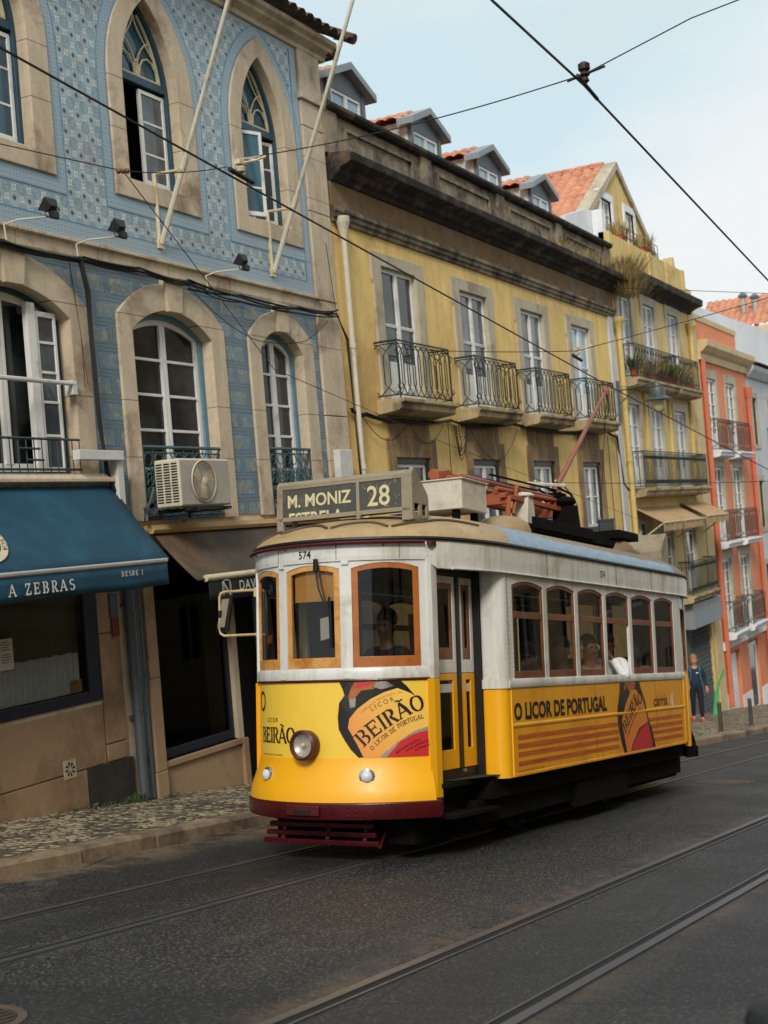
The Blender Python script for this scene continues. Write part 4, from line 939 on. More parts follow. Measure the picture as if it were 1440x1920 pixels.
# ------------------------------------------------------------------ yellow building
B2 = thing('yellow_building', (25, D, gz(25)), 'long weathered yellow house with four iron balconies under a blackened cornice', 'building')
WX = [19.70, 22.90, 26.05, 29.22]; WW = 1.32
up_s = [rect(x - .30, x + WW + .30, 3.62, 6.10) for x in WX]
lo_o = [rect(x + .03, x + WW + .03, 1.25 if i < 3 else 1.1, 2.70) for i, x in enumerate(WX)]
big = lambda q, e=.03: rect(q[0][0] - e, q[1][0] + e, q[0][1] - e, q[2][1] + e)
gf = [rect(x, x + 1.3, gz(x) - .1, .1 - .05 * i) for i, x in enumerate(WX)]
mb = MB(); mb.plate(rect(18.13, 32.45, -4.4, 6.62), D, D + .4, [big(q, -.02) for q in up_s] + [big(q) for q in lo_o] + gf); mb.build('wall', M['ywall'], B2)
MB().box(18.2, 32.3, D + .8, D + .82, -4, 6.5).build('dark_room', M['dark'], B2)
for i, x in enumerate(WX):
    mb = MB(); mb.plate([(x - .30, 3.62), (x + WW + .30, 3.62), (x + WW + .30, 5.55), (x + WW + .34, 5.62), (x + WW + .34, 6.10), (x - .34, 6.10), (x - .34, 5.62), (x - .30, 5.55)], D - .04, D + .3, [rect(x, x + WW, 3.63, 5.88)])
    mb.build('window_surround', M['pale_stone'], B2, bev=.01)
    pm = [M['pane_green'], M['pane_grey'], M['pane_grey'], M['pane_sky']][i]
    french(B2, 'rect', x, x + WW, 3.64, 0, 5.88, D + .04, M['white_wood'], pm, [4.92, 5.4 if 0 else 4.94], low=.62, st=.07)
    balcony(B2, x - .42, x + WW + .28, D - .44, 3.62, 4.56, M['dkgreen'])
    # lower floor: dark green casing, stained apron
    z0 = lo_o[i][0][1]
    mb = MB(); mb.plate(rect(x - .26, x + WW + .30, z0 - .2, 3.02), D - .03, D + .28, [rect(x + .03, x + WW + .03, z0, 2.70)]); mb.build('window_surround', M['brown_stain'], B2, bev=.008)
    mb = MB(); mb.plate(rect(x - .16, x + WW + .1, 3.03, 3.40), D - .012, D - .004); mb.build('stained_apron', M['brown_stain'], B2)
    french(B2, 'rect', x + .03, x + WW + .03, z0, 0, 2.70, D + .05, M['white_wood'], M['pane_grey'] if i else M['pane'], [1.9], st=.06, cs=M['dkgreen'], csw=.10)
    MB().box(x + .1, x + WW - .1, D + .3, D + .34, gz(x) - .1, .05).build('street_door', M['dkgreen'], B2)
mb = MB(); x = WX[3]; mb.box(x - .05, x + WW - .1, D - .28, D - .02, 1.02, 1.06)
for k in range(12): mb.box(x - .05 + k * .105, x - .01 + k * .105, D - .3, D - .28, 1.06, 1.34)
mb.box(x - .05, x + WW - .1, D - .3, D - .275, 1.31, 1.36); mb.build('window_box', M['iron'], B2)
# frieze and mouldings
ex = 32.62
mb = MB(); prof(mb, [(D + .3, 6.36), (D - .05, 6.36), (D - .05, 6.42), (D - .09, 6.44), (D - .09, 6.50), (D - .13, 6.52), (D - .13, 6.58), (D - .06, 6.62), (D + .3, 6.62)], 18.15, ex); mb.build('lower_moulding', M['grime'], B2, bev=.006)
mb = MB(); mb.box(18.17, ex - .02, D - .04, D + .3, 6.62, 7.0); mb.build('frieze', M['frieze'], B2)
mb = MB(); prof(mb, [(D + .3, 7.0), (D - .08, 7.0), (D - .12, 7.06), (D - .2, 7.1), (D - .24, 7.17), (D - .34, 7.2), (D - .46, 7.24), (D - .48, 7.36), (D - .42, 7.4), (D + .3, 7.46)], 18.16, ex + .1); mb.build('cornice', M['black_grime'], B2, bev=.01)
mb = MB(); mb.box(18.18, ex, D, D + .28, 7.4, 8.12)
n = 4
for k in range(n + 1):
    xx = 18.3 + k * (ex - 18.5) / n; mb.box(xx - .22, xx + .22, D - .07, D + .3, 7.42, 8.121)
for k in range(n):
    a = 18.3 + k * (ex - 18.5) / n + .5; b_ = 18.3 + (k + 1) * (ex - 18.5) / n - .5
    mb.box(a, b_, D - .045, D + .01, 7.52, 7.60); mb.box(a, b_, D - .045, D + .01, 7.92, 7.98); mb.box(a, a + .08, D - .045, D + .01, 7.60, 7.92); mb.box(b_ - .08, b_, D - .045, D + .01, 7.60, 7.92)
mb.build('parapet', M['grime'], B2, bev=.015)
mb = MB(); prof(mb, [(D + .34, 8.12), (D - .1, 8.12), (D - .15, 8.17), (D - .15, 8.23), (D - .05, 8.27), (D + .34, 8.27)], 18.12, ex + .06); mb.build('coping', M['black_grime'], B2, bev=.01)
mb = MB(); mb.box(32.10, 32.47, D - .05, D + .2, -3.9, 6.36); mb.build('corner_strip', M['greywall'], B2, bev=.01)
# roof behind the parapet, with four dormers
mb = MB(); tiled(mb, (18.2, D + .32, 8.0), (1, 0, 0), (0, 1, .62), 14.4, 4.5); mb.build('roof', M['terra'], B2)
MB().box(17.9, 18.17, D + .3, D + 5, 6, 8.35).build('party_wall', M['cream'], B2)
for i, xa in enumerate([20.18, 23.38, 26.53, 29.70]):
    y = 10.4; hw = .68; zw = 9.16; za = 9.53; zb = 8.0
    mb = MB(); mb.plate([(xa - hw, zb), (xa + hw, zb), (xa + hw, zw), (xa, za - .08), (xa - hw, zw)], y, y + .06, [rect(xa - .53, xa + .53, 8.30, 9.0)])
    mb.box(xa - hw, xa - hw + .1, y - .02, y, zb, zw); mb.box(xa + hw - .1, xa + hw, y - .02, y, zb, zw)
    d = mb.build('dormer', M['zinc'], B2, bev=.006)
    french(d, 'rect', xa - .525, xa + .525, 8.305, 0, 8.995, y + .01, M['white_wood'], M['pane_sky'], (), st=.05)
    for s_ in (-1, 1):
        mb = MB(); xw = xa + s_ * hw; k = 20
        vs = [(xw + s_ * (.012 if j % 2 else -.008), y + .03 + j * 1.6 / k, z) for z in (zb, zw) for j in range(k + 1)]
        mb.add(vs, [(j, j + 1, k + 2 + j, k + 1 + j) for j in range(k)])
        mb.build('dormer_cheek', M['corr'], d)
    o = .20; mb = MB(); sl_ = (za - zw) / hw * .75
    for s_ in (-1, 1):
        e = xa + s_ * (hw + o); ze = za - (hw + o) * sl_
        mb.add([(xa, y - .16, za), (e, y - .16, ze), (e, y + .18, ze), (xa, y + .18, za), (xa, y - .16, za - .13), (e, y - .16, ze - .13), (e, y + .18, ze - .13), (xa, y + .18, za - .13)], [(0, 1, 2, 3), (4, 7, 6, 5), (0, 4, 5, 1), (3, 2, 6, 7), (1, 5, 6, 2)])
    mb.build('fascia', M['zinc_lt'], d, bev=.006)
    mb = MB()
    for s_ in (-1, 1): tiled(mb, (xa + s_ * (hw + .18), y + .2, za - (hw + .18) * sl_ - .02), (0, 1, 0), (-s_, 0, sl_), 1.7, (hw + .18) * math.hypot(1, sl_), per=.2, h=.04, step=.25)
    mb.build('dormer_roof', M['terra'], d)
drainpipe(32.66, gz(32) + .1, 6.28, D - .12, .07, M['pipe_yellow'], 'yellow painted drainpipe between the two yellow houses')
mb = MB(); rr = random.Random(21); y = D - .06
run([(18.2, y, 3.42), (18.7, y, 3.38), (20.0, y, 3.30), (22.0, y, 3.40), (23.2, y, 3.32), (24.9, y, 3.42), (28.0, y, 3.34), (31.1, y, 3.46), (31.9, y, 3.35)], 4, .035, r=(.012, .022))
run([(31.9, y, 3.4), (32.1, y, 2.9), (32.2, y, 2.2), (32.6, y, 2.0)], 2, .02, r=(.014, .02), sg=0)
for k in range(5): run([(22.1 + .03 * k, y, 3.3), (22.3, y, 2.7 + .1 * k), (22.6 + .03 * k, y, 3.25)], 1, .03, r=(.006, .01), sg=.25)
run([(18.5, y, 3.35), (20.1, y, 3.25)], 1, .02, r=(.006, .008), sg=.35); run([(22.7, y, 3.3), (25.2, y, 3.3)], 1, .02, r=(.006, .008), sg=.4); run([(20.2, y, 3.3), (21.6, y, 3.3)], 1, .02, r=(.006, .008), sg=.25)
for x_ in (21.8, 31.2, 31.8): run([(x_, y, 3.35), (x_, y, .5)], 1, 0, r=(.007, .009), sg=0)
single(mb, 'facade_cables', M['cable'], 'loops of black cable strung under the balconies of the yellow house', 'cables', 'cable bundles on the facades')

# ------------------------------------------------------------------ second yellow house with the pointed gable
B3 = thing('gabled_house', (36, D, gz(36)), 'narrow pale yellow house with a pointed attic gable and plant filled balconies', 'building')
H3 = [33.10, 35.36, 37.84]; W3 = 1.14
ops = [rect(x, x + W3, 4.85, 7.06) for x in H3] + [rect(x, x + W3, 2.05, 4.24) for x in H3] + [rect(x, x + W3, -.95, 1.2) for x in H3] + [rect(37.0, 40.0, -4.8, -1.75), rect(33.2, 36.6, -4.5, -1.7)]
mb = MB(); mb.plate(rect(32.78, 40.35, -5.3, 7.35), D, D + .35, [big(q) for q in ops]); mb.build('wall', M['ywall2'], B3)
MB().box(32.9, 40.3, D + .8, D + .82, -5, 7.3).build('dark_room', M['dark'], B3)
for r_, (z0, z1) in enumerate(((4.85, 7.06), (2.05, 4.24), (-.95, 1.2))):
    for x in H3:
        mb = MB(); mb.plate(rect(x - .22, x + W3 + .22, z0, z1 + .24), D - .035, D + .25, [rect(x, x + W3, z0 + .01, z1)]); mb.build('window_surround', M['pale_stone'], B3, bev=.01)
        french(B3, 'rect', x, x + W3, z0 + .02, 0, z1, D + .04, M['white_wood'], M['pane_white'] if r_ < 2 else M['pane_grey'], [z0 + 1.1, z0 + 1.65], st=.07, low=.5)
bal3 = [balcony(B3, 32.95, 37.0, D - .42, 4.85, 5.72, M['dkgreen'], 1, sp=.13), balcony(B3, 37.35, 39.5, D - .42, 4.85, 5.72, M['dkgreen'], 1, sp=.13),
        balcony(B3, 32.95, 39.5, D - .42, 2.03, 2.98, M['dkgreen'], 2, sp=.13), balcony(B3, 36.7, 39.7, D - .42, -1.0, -.05, M['dkgreen'], 2, sp=.13)]
for x in (34.78, 37.2, 39.6): MB().tube([(x, D - .03, 2.1), (x, D - .03, 4.6)], .06, 10).build('render_pilaster', M['ywall2'], B3)
mb = MB(); prof(mb, [(D + .3, 7.30), (D - .05, 7.30), (D - .1, 7.38), (D - .26, 7.46), (D - .44, 7.5), (D - .46, 7.68), (D - .3, 7.76), (D + .3, 7.8)], 32.82, 40.6); mb.build('cornice', M['black_grime'], B3, bev=.01)
mb = MB(); mb.box(32.8, 40.35, D + .02, D + .25, 7.7, 8.62)
for x in (32.95, 34.8, 36.6, 38.4, 40.2): mb.box(x - .14, x + .14, D - .03, D + .27, 7.7, 8.621)
mb.build('parapet', M['ywall2'], B3, bev=.01)
yg = 10.5; xa, za = 36.35, 11.15
gw = [rect(34.75, 35.65, 9.0, 9.98), rect(36.95, 37.8, 9.0, 9.98)]
mb = MB(); mb.plate([(32.9, 8.3), (40.0, 8.3), (40.0, 8.9), (xa, za), (32.9, 8.9)], yg, yg + .2, gw); mb.build('gable_wall', M['ywall2'], B3)
for q in gw:
    a, b_, c, d_ = q[0][0], q[1][0], q[0][1], q[2][1]
    mb = MB(); mb.plate(rect(a - .17, b_ + .17, c - .05, d_ + .2), yg - .035, yg + .1, [rect(a, b_, c, d_)]); mb.build('window_surround', M['whitewall'], B3, bev=.008)
    french(B3, 'rect', a, b_, c, 0, d_, yg + .05, M['white_wood'], M['pane_white'], [c + .6], st=.06)
mb = MB()
for s_, xe in ((-1, 32.75), (1, 40.15)):
    sl_ = (za + .12 - 8.98) / abs(xa - xe)
    mb.add([(xa, yg - .08, za + .12), (xe, yg - .08, 8.98), (xe, yg + .3, 8.98), (xa, yg + .3, za + .12), (xa, yg - .08, za - .12), (xe, yg - .08, 8.74), (xe, yg + .3, 8.74), (xa, yg + .3, za - .12)], [(0, 1, 2, 3), (4, 7, 6, 5), (0, 4, 5, 1), (3, 2, 6, 7), (1, 5, 6, 2)])
mb.build('gable_coping', M['pale_stone'], B3, bev=.02)
mb = MB(); lw = xa - 32.75; sl_ = (za - 8.85) / lw
tiled(mb, (32.75, yg + .3, 8.85), (0, 1, 0), (1, 0, sl_), 5.5, lw * math.hypot(1, sl_), per=.3, h=.09, step=.42); tiled(mb, (40.1, yg + .3, 8.85), (0, 1, 0), (-1, 0, (za - 8.85) / 3.75), 5.5, 4.3, per=.3, h=.07, step=.42)
for k in range(14): mb.tube([(xa, yg + .3 + k * .4, za + .06), (xa, yg + .3 + k * .4 + .38, za + .08)], .11, 8)
mb.build('roof', M['terra'], B3)
mb = MB(); mb.plate([(30.7, 8.3), (32.95, 8.3), (32.95, 9.2), (32.5, 9.2), (30.7, 8.72)], D + .38, D + .5); mb.plate([(32.8, 8.3), (32.95, 8.3), (32.95, 9.2), (32.8, 9.2)], D + .1, D + .37); mb.build('roof_side_wall', M['whitewall'], B3)
mb = MB(); mb.plate([(40.36, -5.2), (41.25, -5.2), (41.25, 6.4), (41.15, 7.6), (41.0, 8.1), (40.36, 8.1)], D - .02, D + .3); mb.plate([(40.36, 8.1), (40.9, 8.1), (40.5, 9.1), (40.36, 9.1)], D + .3, D + .6); mb.build('party_wall', M['cream'], B3)
drainpipe(40.2, 4.9, 6.9, D - .1, .07, M['pipe_yellow'], 'short yellow drainpipe beside the cream party wall of the gabled house')
ORG[0] = B3.location.copy(); mb = MB()   # shop fascia and roller shutter at street level
mb.box(36.9, 40.3, D - .3, D, -1.95, -1.25); mb.build('shop_fascia', M['zinc_lt'], B3, bev=.01)
mb = MB(); mb.box(37.0, 40.0, D + .1, D + .12, -4.9, -1.95)
for k in range(26):
    x = 37.0 + k * .12; mb.tube([(x, D + .08, -4.7), (x + 1.2 if x < 38.8 else 40.0, D + .08, -4.7 + (2.7 if x < 38.8 else (40 - x) * 2.25))], .012, 3)
    mb.tube([(x, D + .07, -2.0), (min(40, x + 1.2), D + .07, -2.0 - (min(40, x + 1.2) - x) * 2.25)], .012, 3)
mb.build('lattice_shutter', M['zinc'], B3)
mb = MB(); rr = random.Random(9)
ORG[0] = Vector((0, 0, 0))
def pots(name, spots, label, grp):
    P = thing(name, spots[0][:3], label, 'plant', grp)
    mb = MB()
    for x, y, z, r, h, dry in spots: mb.lathe([(r * .7, 0), (r, h), (r * 1.1, h), (r * 1.1, h * 1.1)], (x, y, z), (0, 0, 1), 10)
    mb.build('pot', M['pot'], P)
    mb = MB(); rr = random.Random(len(spots) * 7)
    for x, y, z, r, h, dry in spots: mb.mi = 1 if dry else 0; pot_plant(mb, (x, y, z + h), r * 1.6, 80, .42, .3, rr, .014)
    mb.build('foliage', [M['leaf'], M['dry']], P)
g_ = 'potted plants on the gabled house'
for i, (x, z, lb) in enumerate([(33.3, 4.86, 'clay pot plant at the near end of the top balcony'), (35.0, 4.86, 'leafy green plant midway along the top balcony railing'), (36.5, 4.86, 'dense flowering plant at the end of the longer top balcony'), (38.8, 4.86, 'clay pot plant on the shorter top balcony')]):
    pots('potted_plant', [(x + k * .38, D - .25, z, .12, .2, (k + i) % 2) for k in range(4 if 0 < i < 3 else 1)], lb, g_)
for i, (x, lb) in enumerate([(35.1, 'red pot under the first attic window of the gable'), (37.3, 'dry plant in a red pot under the second attic window')]):
    pots('potted_plant', [(x + k * .4, D + .4, 8.62, .15, .3, 1) for k in range(2)], lb, g_)
mb = MB()
for x in (34.9, 37.0):
    for z in (8.85, 9.1): mb.tube([(x - .1, D + .2, z), (x + 1.3, D + .2, z)], .014, 4)
    for k in range(5): mb.tube([(x + k * .33, D + .2, 8.6), (x + k * .33, D + .2, 9.1)], .01, 4)
ORG[0] = B3.location; mb.build('attic_railing', M['iron'], B3)
# dry plants rooted in the cornice
mb = MB(); rr = random.Random(31)
for x, z, n, s_ in ((32.7, 7.25, 500, .6), (32.9, 6.95, 260, .5), (33.1, 6.9, 200, .45), (32.2, 7.3, 120, .35)): pot_plant(mb, (x, D - .35, z), .5, n, s_, s_ * 1.1, rr, .009)
single(mb, 'dry_bush', M['dry'], 'straw coloured bush rooted in the end of the blackened cornice', 'plant')
mb = MB()
for x, z, n, s_ in ((28.5, 7.46, 50, .3), (30.2, 7.46, 70, .4), (31.4, 7.46, 60, .35), (29.3, 7.46, 30, .25)): pot_plant(mb, (x, D - .2, z), .3, n * 2, s_ * .8, s_, rr, .006)
single(mb, 'dry_weeds', M['dry'], 'thin straw weeds growing along the parapet base of the yellow house', 'plant')
def tan_awning(x0, x1, z0, label):
    T = thing('awning', (x0, D, z0), label, 'awning', 'small tan awnings below the long balcony')
    yf, zf = D - .75, z0 - .42
    MB().add([(x0, D - .03, z0), (x1, D - .03, z0), (x1, yf, zf), (x0, yf, zf)], [(0, 1, 2, 3)]).build('canopy', M['awn_tan'], T, solid=.01)
    mb = MB(); n = 24; vs = [(x0 + (x1 - x0) * i / n, yf - .01 * math.sin(i), zf - (0 if j == 0 else .2 + .03 * (i % 4 < 2))) for j in range(2) for i in range(n + 1)]
    mb.add(vs, [(i, i + 1, n + 2 + i, n + 1 + i) for i in range(n)]); mb.build('valance', M['awn_tan'], T, solid=.006)
    mb = MB()
    for x in (x0 + .05, x1 - .05): mb.tube([(x, D, z0 - .9), (x, yf, zf)], .022, 5)
    mb.tube([(x0, yf, zf), (x1, yf, zf)], .025, 5); mb.build('frame', M['cream_metal'], T)
tan_awning(33.0, 34.9, 1.55, 'tan awning nearest the camera of the three under the long balcony'); tan_awning(35.05, 37.1, 1.55, 'middle tan awning of the three under the long balcony'); tan_awning(37.6, 40.2, 1.6, 'tan awning farthest down the street under the long balcony')
# street lamp
Lm = thing('street_lamp', (32.35, D, 4.5), 'grey street lamp hanging from an iron arm on the yellow house corner', 'street lamp')
mb = MB(); mb.tube([(32.35, D - .05, 4.5), (32.35, 9.2, 4.56), (32.35, 8.75, 4.62)], .022, 6); mb.tube([(32.35, D - .05, 4.15), (32.35, 9.25, 4.54)], .012, 4); mb.box(32.27, 32.43, D - .09, D - .03, 3.7, 4.75); mb.build('arm', M['galv'], Lm)
mb = MB(); mb.lathe([(.05, 0), (.09, -.05), (.1, -.12)], (32.35, 8.75, 4.62), (0, 0, 1), 14); mb.lathe([(.18, -.15), (.2, -.2), (.2, -.36), (.36, -.44), (.36, -.46)], (32.35, 8.75, 4.62), (0, 0, 1), 18); mb.build('hood', M['galv'], Lm)
mb = MB(); mb.lathe([(.17, -.465), (.17, -.58), (.12, -.72), (.03, -.78)], (32.35, 8.75, 4.62), (0, 0, 1), 16); mb.build('globe', plain('lamp_globe', srgb(196, 186, 150), .3), Lm)

# ------------------------------------------------------------------ orange house
B4 = thing('orange_house', (44.7, D, gz(44)), 'orange house with paired white shutters and three rows of small iron balconies', 'building')
HX = [42.0, 44.75]; W4 = 1.25
rows4 = [(3.15, 5.48), (.28, 2.66), (-2.55, -.28)]
ops = [rect(x, x + W4, a, b_) for a, b_ in rows4 for x in HX] + [rect(41.95, 43.4, -5.15, -3.25), rect(44.9, 46.3, -5.45, -3.2)]
mb = MB(); mb.plate(rect(41.27, 48.0, -6.4, 6.2), D, D + .3, [big(q) for q in ops]); mb.build('wall', M['orange'], B4)
MB().box(41.3, 47.9, D + .7, D + .72, -6, 6.1).build('dark_room', M['dark'], B4)
for a, b_ in rows4:
    for x in HX:
        mb = MB(); mb.plate(rect(x - .25, x + W4 + .25, a, b_ + .28), D - .03, D + .2, [rect(x, x + W4, a + .01, b_)]); mb.build('window_surround', M['pale_stone'], B4, bev=.01)
        french(B4, 'rect', x, x + W4, a + .02, 0, b_, D + .04, M['white_wood'], M['pane_grey'], [a + k * .38 for k in range(2, 6)], st=.09, low=.5)
    for x in HX: balcony(B4, x - .35, x + W4 + .3, D - .38, a, a + .98, plain('rusty_iron', srgb(92, 62, 54), .7) if a > 0 else M['iron'], 0, slab=M['whitewall'], sp=.12)
mb = MB(); mb.box(41.27, 48.05, D - .06, D + .25, -3.05, -2.8); mb.plate([(41.27, -6.4), (41.9, -6.4), (41.9, -4.5), (41.27, -4.4)], D - .02, D + .01); mb.box(43.45, 44.85, D - .02, D + .01, -6.4, -4.75); mb.box(46.4, 48.0, D - .02, D + .01, -6.6, -4.9); mb.build('white_band', M['whitewall'], B4)
mb = MB(); mb.box(42.0, 43.35, D + .1, D + .14, -5.2, -3.3); mb.build('street_door', M['whitewall'], B4)
mb = MB(); mb.plate(rect(44.95, 46.25, -5.6, -3.25), D + .06, D + .12, [rect(45.1, 46.1, -5.4, -3.4)]); s_ = mb.build('street_door', M['white_wood'], B4); MB().box(45.05, 46.15, D + .08, D + .1, -5.5, -3.3).build('pane', M['pane'], s_)
mb = MB(); prof(mb, [(D + .3, 5.98), (D - .08, 5.98), (D - .1, 6.2), (D - .2, 6.26), (D - .34, 6.4), (D - .36, 6.58), (D + .3, 6.62)], 41.2, 48.3); prof(mb, [(D + .3, 7.25), (D - .0, 7.25), (D - .02, 7.42), (D + .3, 7.46)], 41.2, 47.0)
mb.build('cornice', M['cream'], B4, bev=.01)
MB().box(41.3, 47.0, D + .03, D + .3, 6.6, 7.26).build('parapet', M['orange'], B4)
single(MB().tube([(41.42, D - .1, -4.8), (41.42, D - .1, 6.0)], .08, 8), 'drainpipe', M['redpipe'], 'red painted drainpipe at the near corner of the orange house', 'drainpipe', 'drainpipes on the house fronts')
mb = MB(); mb.tube([(47.75, D - .1, -5.5), (47.75, D - .1, 5.2)], .08, 8); mb.lathe([(.09, 0), (.16, .3), (.16, .4)], (47.75, D - .1, 5.1), (0, 0, 1), 10)
single(mb, 'drainpipe', M['redpipe'], 'red funnel topped drainpipe at the far corner of the orange house', 'drainpipe', 'drainpipes on the house fronts')
# ------------------------------------------------------------------ grey house, white house behind
B5 = thing('grey_house', (54, D, gz(54)), 'pale grey house at the far right with small dark windows', 'building')
H5 = [(48.75, 49.5), (51.6, 52.7), (54.8, 55.9), (58, 59.1)]
rows5 = [(3.2, 5.2), (.2, 2.2), (-2.8, -.8)]
ops = [rect(a, b_, z0 + (.3 if i == 0 else 0), z1) for i, (a, b_) in enumerate(H5) for z0, z1 in rows5]
mb = MB(); mb.plate(rect(48.05, 62, -8.5, 6.0), D, D + .3, [big(q) for q in ops]); mb.build('wall', M['greywall'], B5)
MB().box(48.1, 61.8, D + .7, D + .72, -8, 6).build('dark_room', M['dark'], B5)
for i, (a, b_) in enumerate(H5):
    for z0, z1 in rows5:
        if i == 0: z0 += .3
        mb = MB(); mb.plate(rect(a - .2, b_ + .2, z0 - .15, z1 + .2), D - .03, D + .2, [rect(a, b_, z0, z1)]); mb.build('window_surround', M['pale_stone'], B5)
        french(B5, 'rect', a, b_, z0, 0, z1, D + .04, M['white_wood'] if i else M['dkgreen'], M['pane'], [z0 + .9], st=.06)
        if i: balcony(B5, a - .4, b_ + .4, D - .35, z0, z0 + .95, M['iron'], 0)
mb = MB(); prof(mb, [(D + .3, 5.9), (D - .1, 5.9), (D - .3, 6.15), (D - .32, 6.3), (D + .3, 6.34)], 48.05, 62); mb.build('cornice', M['greywall'], B5)
mb = MB(); tiled(mb, (48.05, D - .4, 6.3), (1, 0, 0), (0, 1, .45), 14, 2.6, per=.24, h=.07); mb.build('roof', M['terra_old'], B5)
B6 = thing('white_house', (56, 12.2, gz(56)), 'tall plain white house wall with terracotta roof rising behind the orange house', 'building')
mb = MB(); mb.plate([(46.5, -5), (78, -5), (78, 9.9), (66, 9.6), (50.0, 9.15), (46.5, 9.1)], 12.2, 12.6); mb.build('wall', M['whitewall'], B6)
mb = MB(); tiled(mb, (70, 12.7, 10.45), (0, 1, 0), (1, 0, .62), 3.9, 3.7, per=.35, h=.1, step=.5); mb.build('roof', M['terra'], B6)
MB().box(70.05, 76, 12.75, 16.55, 0, 10.45).build('rear_wall', M['cream'], B6)
def chimney(x, yc_, z, label):
    t_ = thing('chimney_pipe', (x, yc_, z), label, 'chimney', 'metal chimney pipes on the white house')
    MB().tube([(x, yc_, z - 1.5), (x, yc_, z + .9)], .13, 10).build('flue', M['alu'], t_)
    MB().lathe([(.24, 0), (.26, .1), (.1, .25)], (x, yc_, z + .92), (0, 0, 1), 10).build('cowl', M['zinc'], t_)
chimney(71.5, 14.35, 11.3, 'metal chimney pipe standing nearer the gabled house'); chimney(71.5, 13.75, 11.15, 'shorter metal chimney pipe standing farther from the gabled house')
# ------------------------------------------------------------------ pavement things
def bollard(x, y, h, label, r=.045, mat=M['steel']):
    t_ = thing('bollard', (x, y, gz(x) + .13), label, 'bollard', 'steel bollards on the pavement edge'); z = gz(x) + .12
    MB().tube([(x, y, z), (x, y, z + h - .03)], r, 12).build('post', mat, t_); MB().lathe([(r, 0), (r * 1.05, .01), (r * .8, .035), (r * .3, .045)], (x, y, z + h - .035), (0, 0, 1), 12).build('cap', mat, t_)
    MB().lathe([(r * 1.7, 0), (r * 1.5, .02)], (x, y, z), (0, 0, 1), 12).build('foot', mat, t_)
bollard(27.65, 6.75, .62, 'brown steel bollard closer to the walking pedestrian'); bollard(30.5, 6.75, .62, 'brown steel bollard farther down the kerb'); 
t_ = thing('bollard', (2.70, .60, gz(2.7)), 'black rounded bollard head poking up at the bottom right corner', 'bollard'); z = gz(2.7)
MB().tube([(2.7, .60, z), (2.7, .60, z + .74)], .055, 14).build('post', M['black'], t_); MB().lathe([(.055, 0), (.062, .02), (.062, .06), (.05, .085), (.02, .095)], (2.7, .60, z + .73), (0, 0, 1), 16).build('cap', M['black'], t_)
mb = MB(); x, y, z = 37.0, 9.2, gz(37) + .13
for k in range(4):
    f = k / 6; mb.tube([(x + .04 * k * 0, y - .03 * k, z), (x + .1 + .10 * f, y - .05 - .05 * k * .3, z + .5), (x + .55 + .25 * f, y - .1, z + 1.0 - .12 * (1 - f)), (x + 1.05 + .3 * f, y - .1, z + 1.25 - .25 * (1 - f))], .026, 5)
single(mb, 'plastic_hose', M['green_plastic'], 'bright green plastic bundle leaning curved against the orange house', 'bundle')
mb = MB(); rr = random.Random(8)
for x, y, n, h in ((11.15, 9.7, 14, .05), (11.45, 9.68, 22, .05), (11.75, 9.7, 10, .05), (12.0, 9.68, 26, .08), (12.2, 9.7, 34, .12), (12.8, 9.65, 24, .05)): pot_plant(mb, (x, y, gz(x) + .13), .16, n * 2, h, .06, rr, .006)
struct('weeds', mb, M['leaf'], 'stuff')
# ------------------------------------------------------------------ overhead wires
M['wire'] = plain('contact_wire', srgb(16, 16, 18), .5)
def wire(pts, r, label, name='overhead_wire'): return single(MB().tube(pts, r, 5), name, M['wire'], label, 'wire', 'overhead tram wires')
P1 = [(-6, 5.43, 6.03), (6.09, 5.42, 4.56), (8.59, 5.41, 4.26), (17.35, 5.35, 3.2), (26.6, 5.14, 2.08), (60, 4.4, -2.0)]
wire(P1, .0085, 'thick black contact wire running down to the tip of the tram pole')
P2 = [(-6, 3.0, 6.0), (7.07, 2.66, 4.44), (8.39, 2.58, 4.29), (13.57, 2.46, 3.66), (60, 1.0, -2.0)]
wire(P2, .0085, 'thick black contact wire crossing the open sky to the right')
insA = Vector((8.0, 6.03, 4.33)); cA = Vector((8.57, 5.36, 4.36)); ins = Vector((8.40, 2.57, 4.36))
wire(sag((3.5, 9.7, 5.6), insA, .05)  , .0045, 'thin span wire coming in from the left edge to the brown insulator')
wire(sag(insA, cA + Vector((-.02, .1, 0)), .03, 8), .004, 'short sagging span wire between brown insulator and wire clamp')
wire(sag(cA + Vector((.05, -.15, .05)), ins, .05)   , .0045, 'thin span wire curving across the sky between the two clamps')
wire([tuple(ins), (8.6, 1.9, 4.62), (9.0, .6, 4.95), (9.6, -3.5, 5.6)]  , .0045, 'thin span wire rising from the clamp to the top right')
wire([tuple(insA), (12.0, 7.3, 3.3), (17.5, 7.9, 2.7), (30, 8.2, 1.0)], .0045, 'thin black wire trailing down past the flagpole feet')
cB = Vector((15.45, 5.12, 3.48)); wire(sag((13.4, 6.4, 3.5), cB, .02), .005, 'thin span wire holding the contact wire before the third balcony'); wire(sag(cB, (17.5, -2, 5.0), .1), .005, 'thin span wire crossing to the far right roofs')
wire(sag((26.5, 9.3, 2.2), (33, -2, 1.9), .25), .007, 'thin wire crossing in front of the orange house')
wire([(31.5, 9.7, 7.0), (36, 4, 6.4), (40, -6, 7.0)], .008, 'faint wire passing in front of the top balcony of the gabled house')
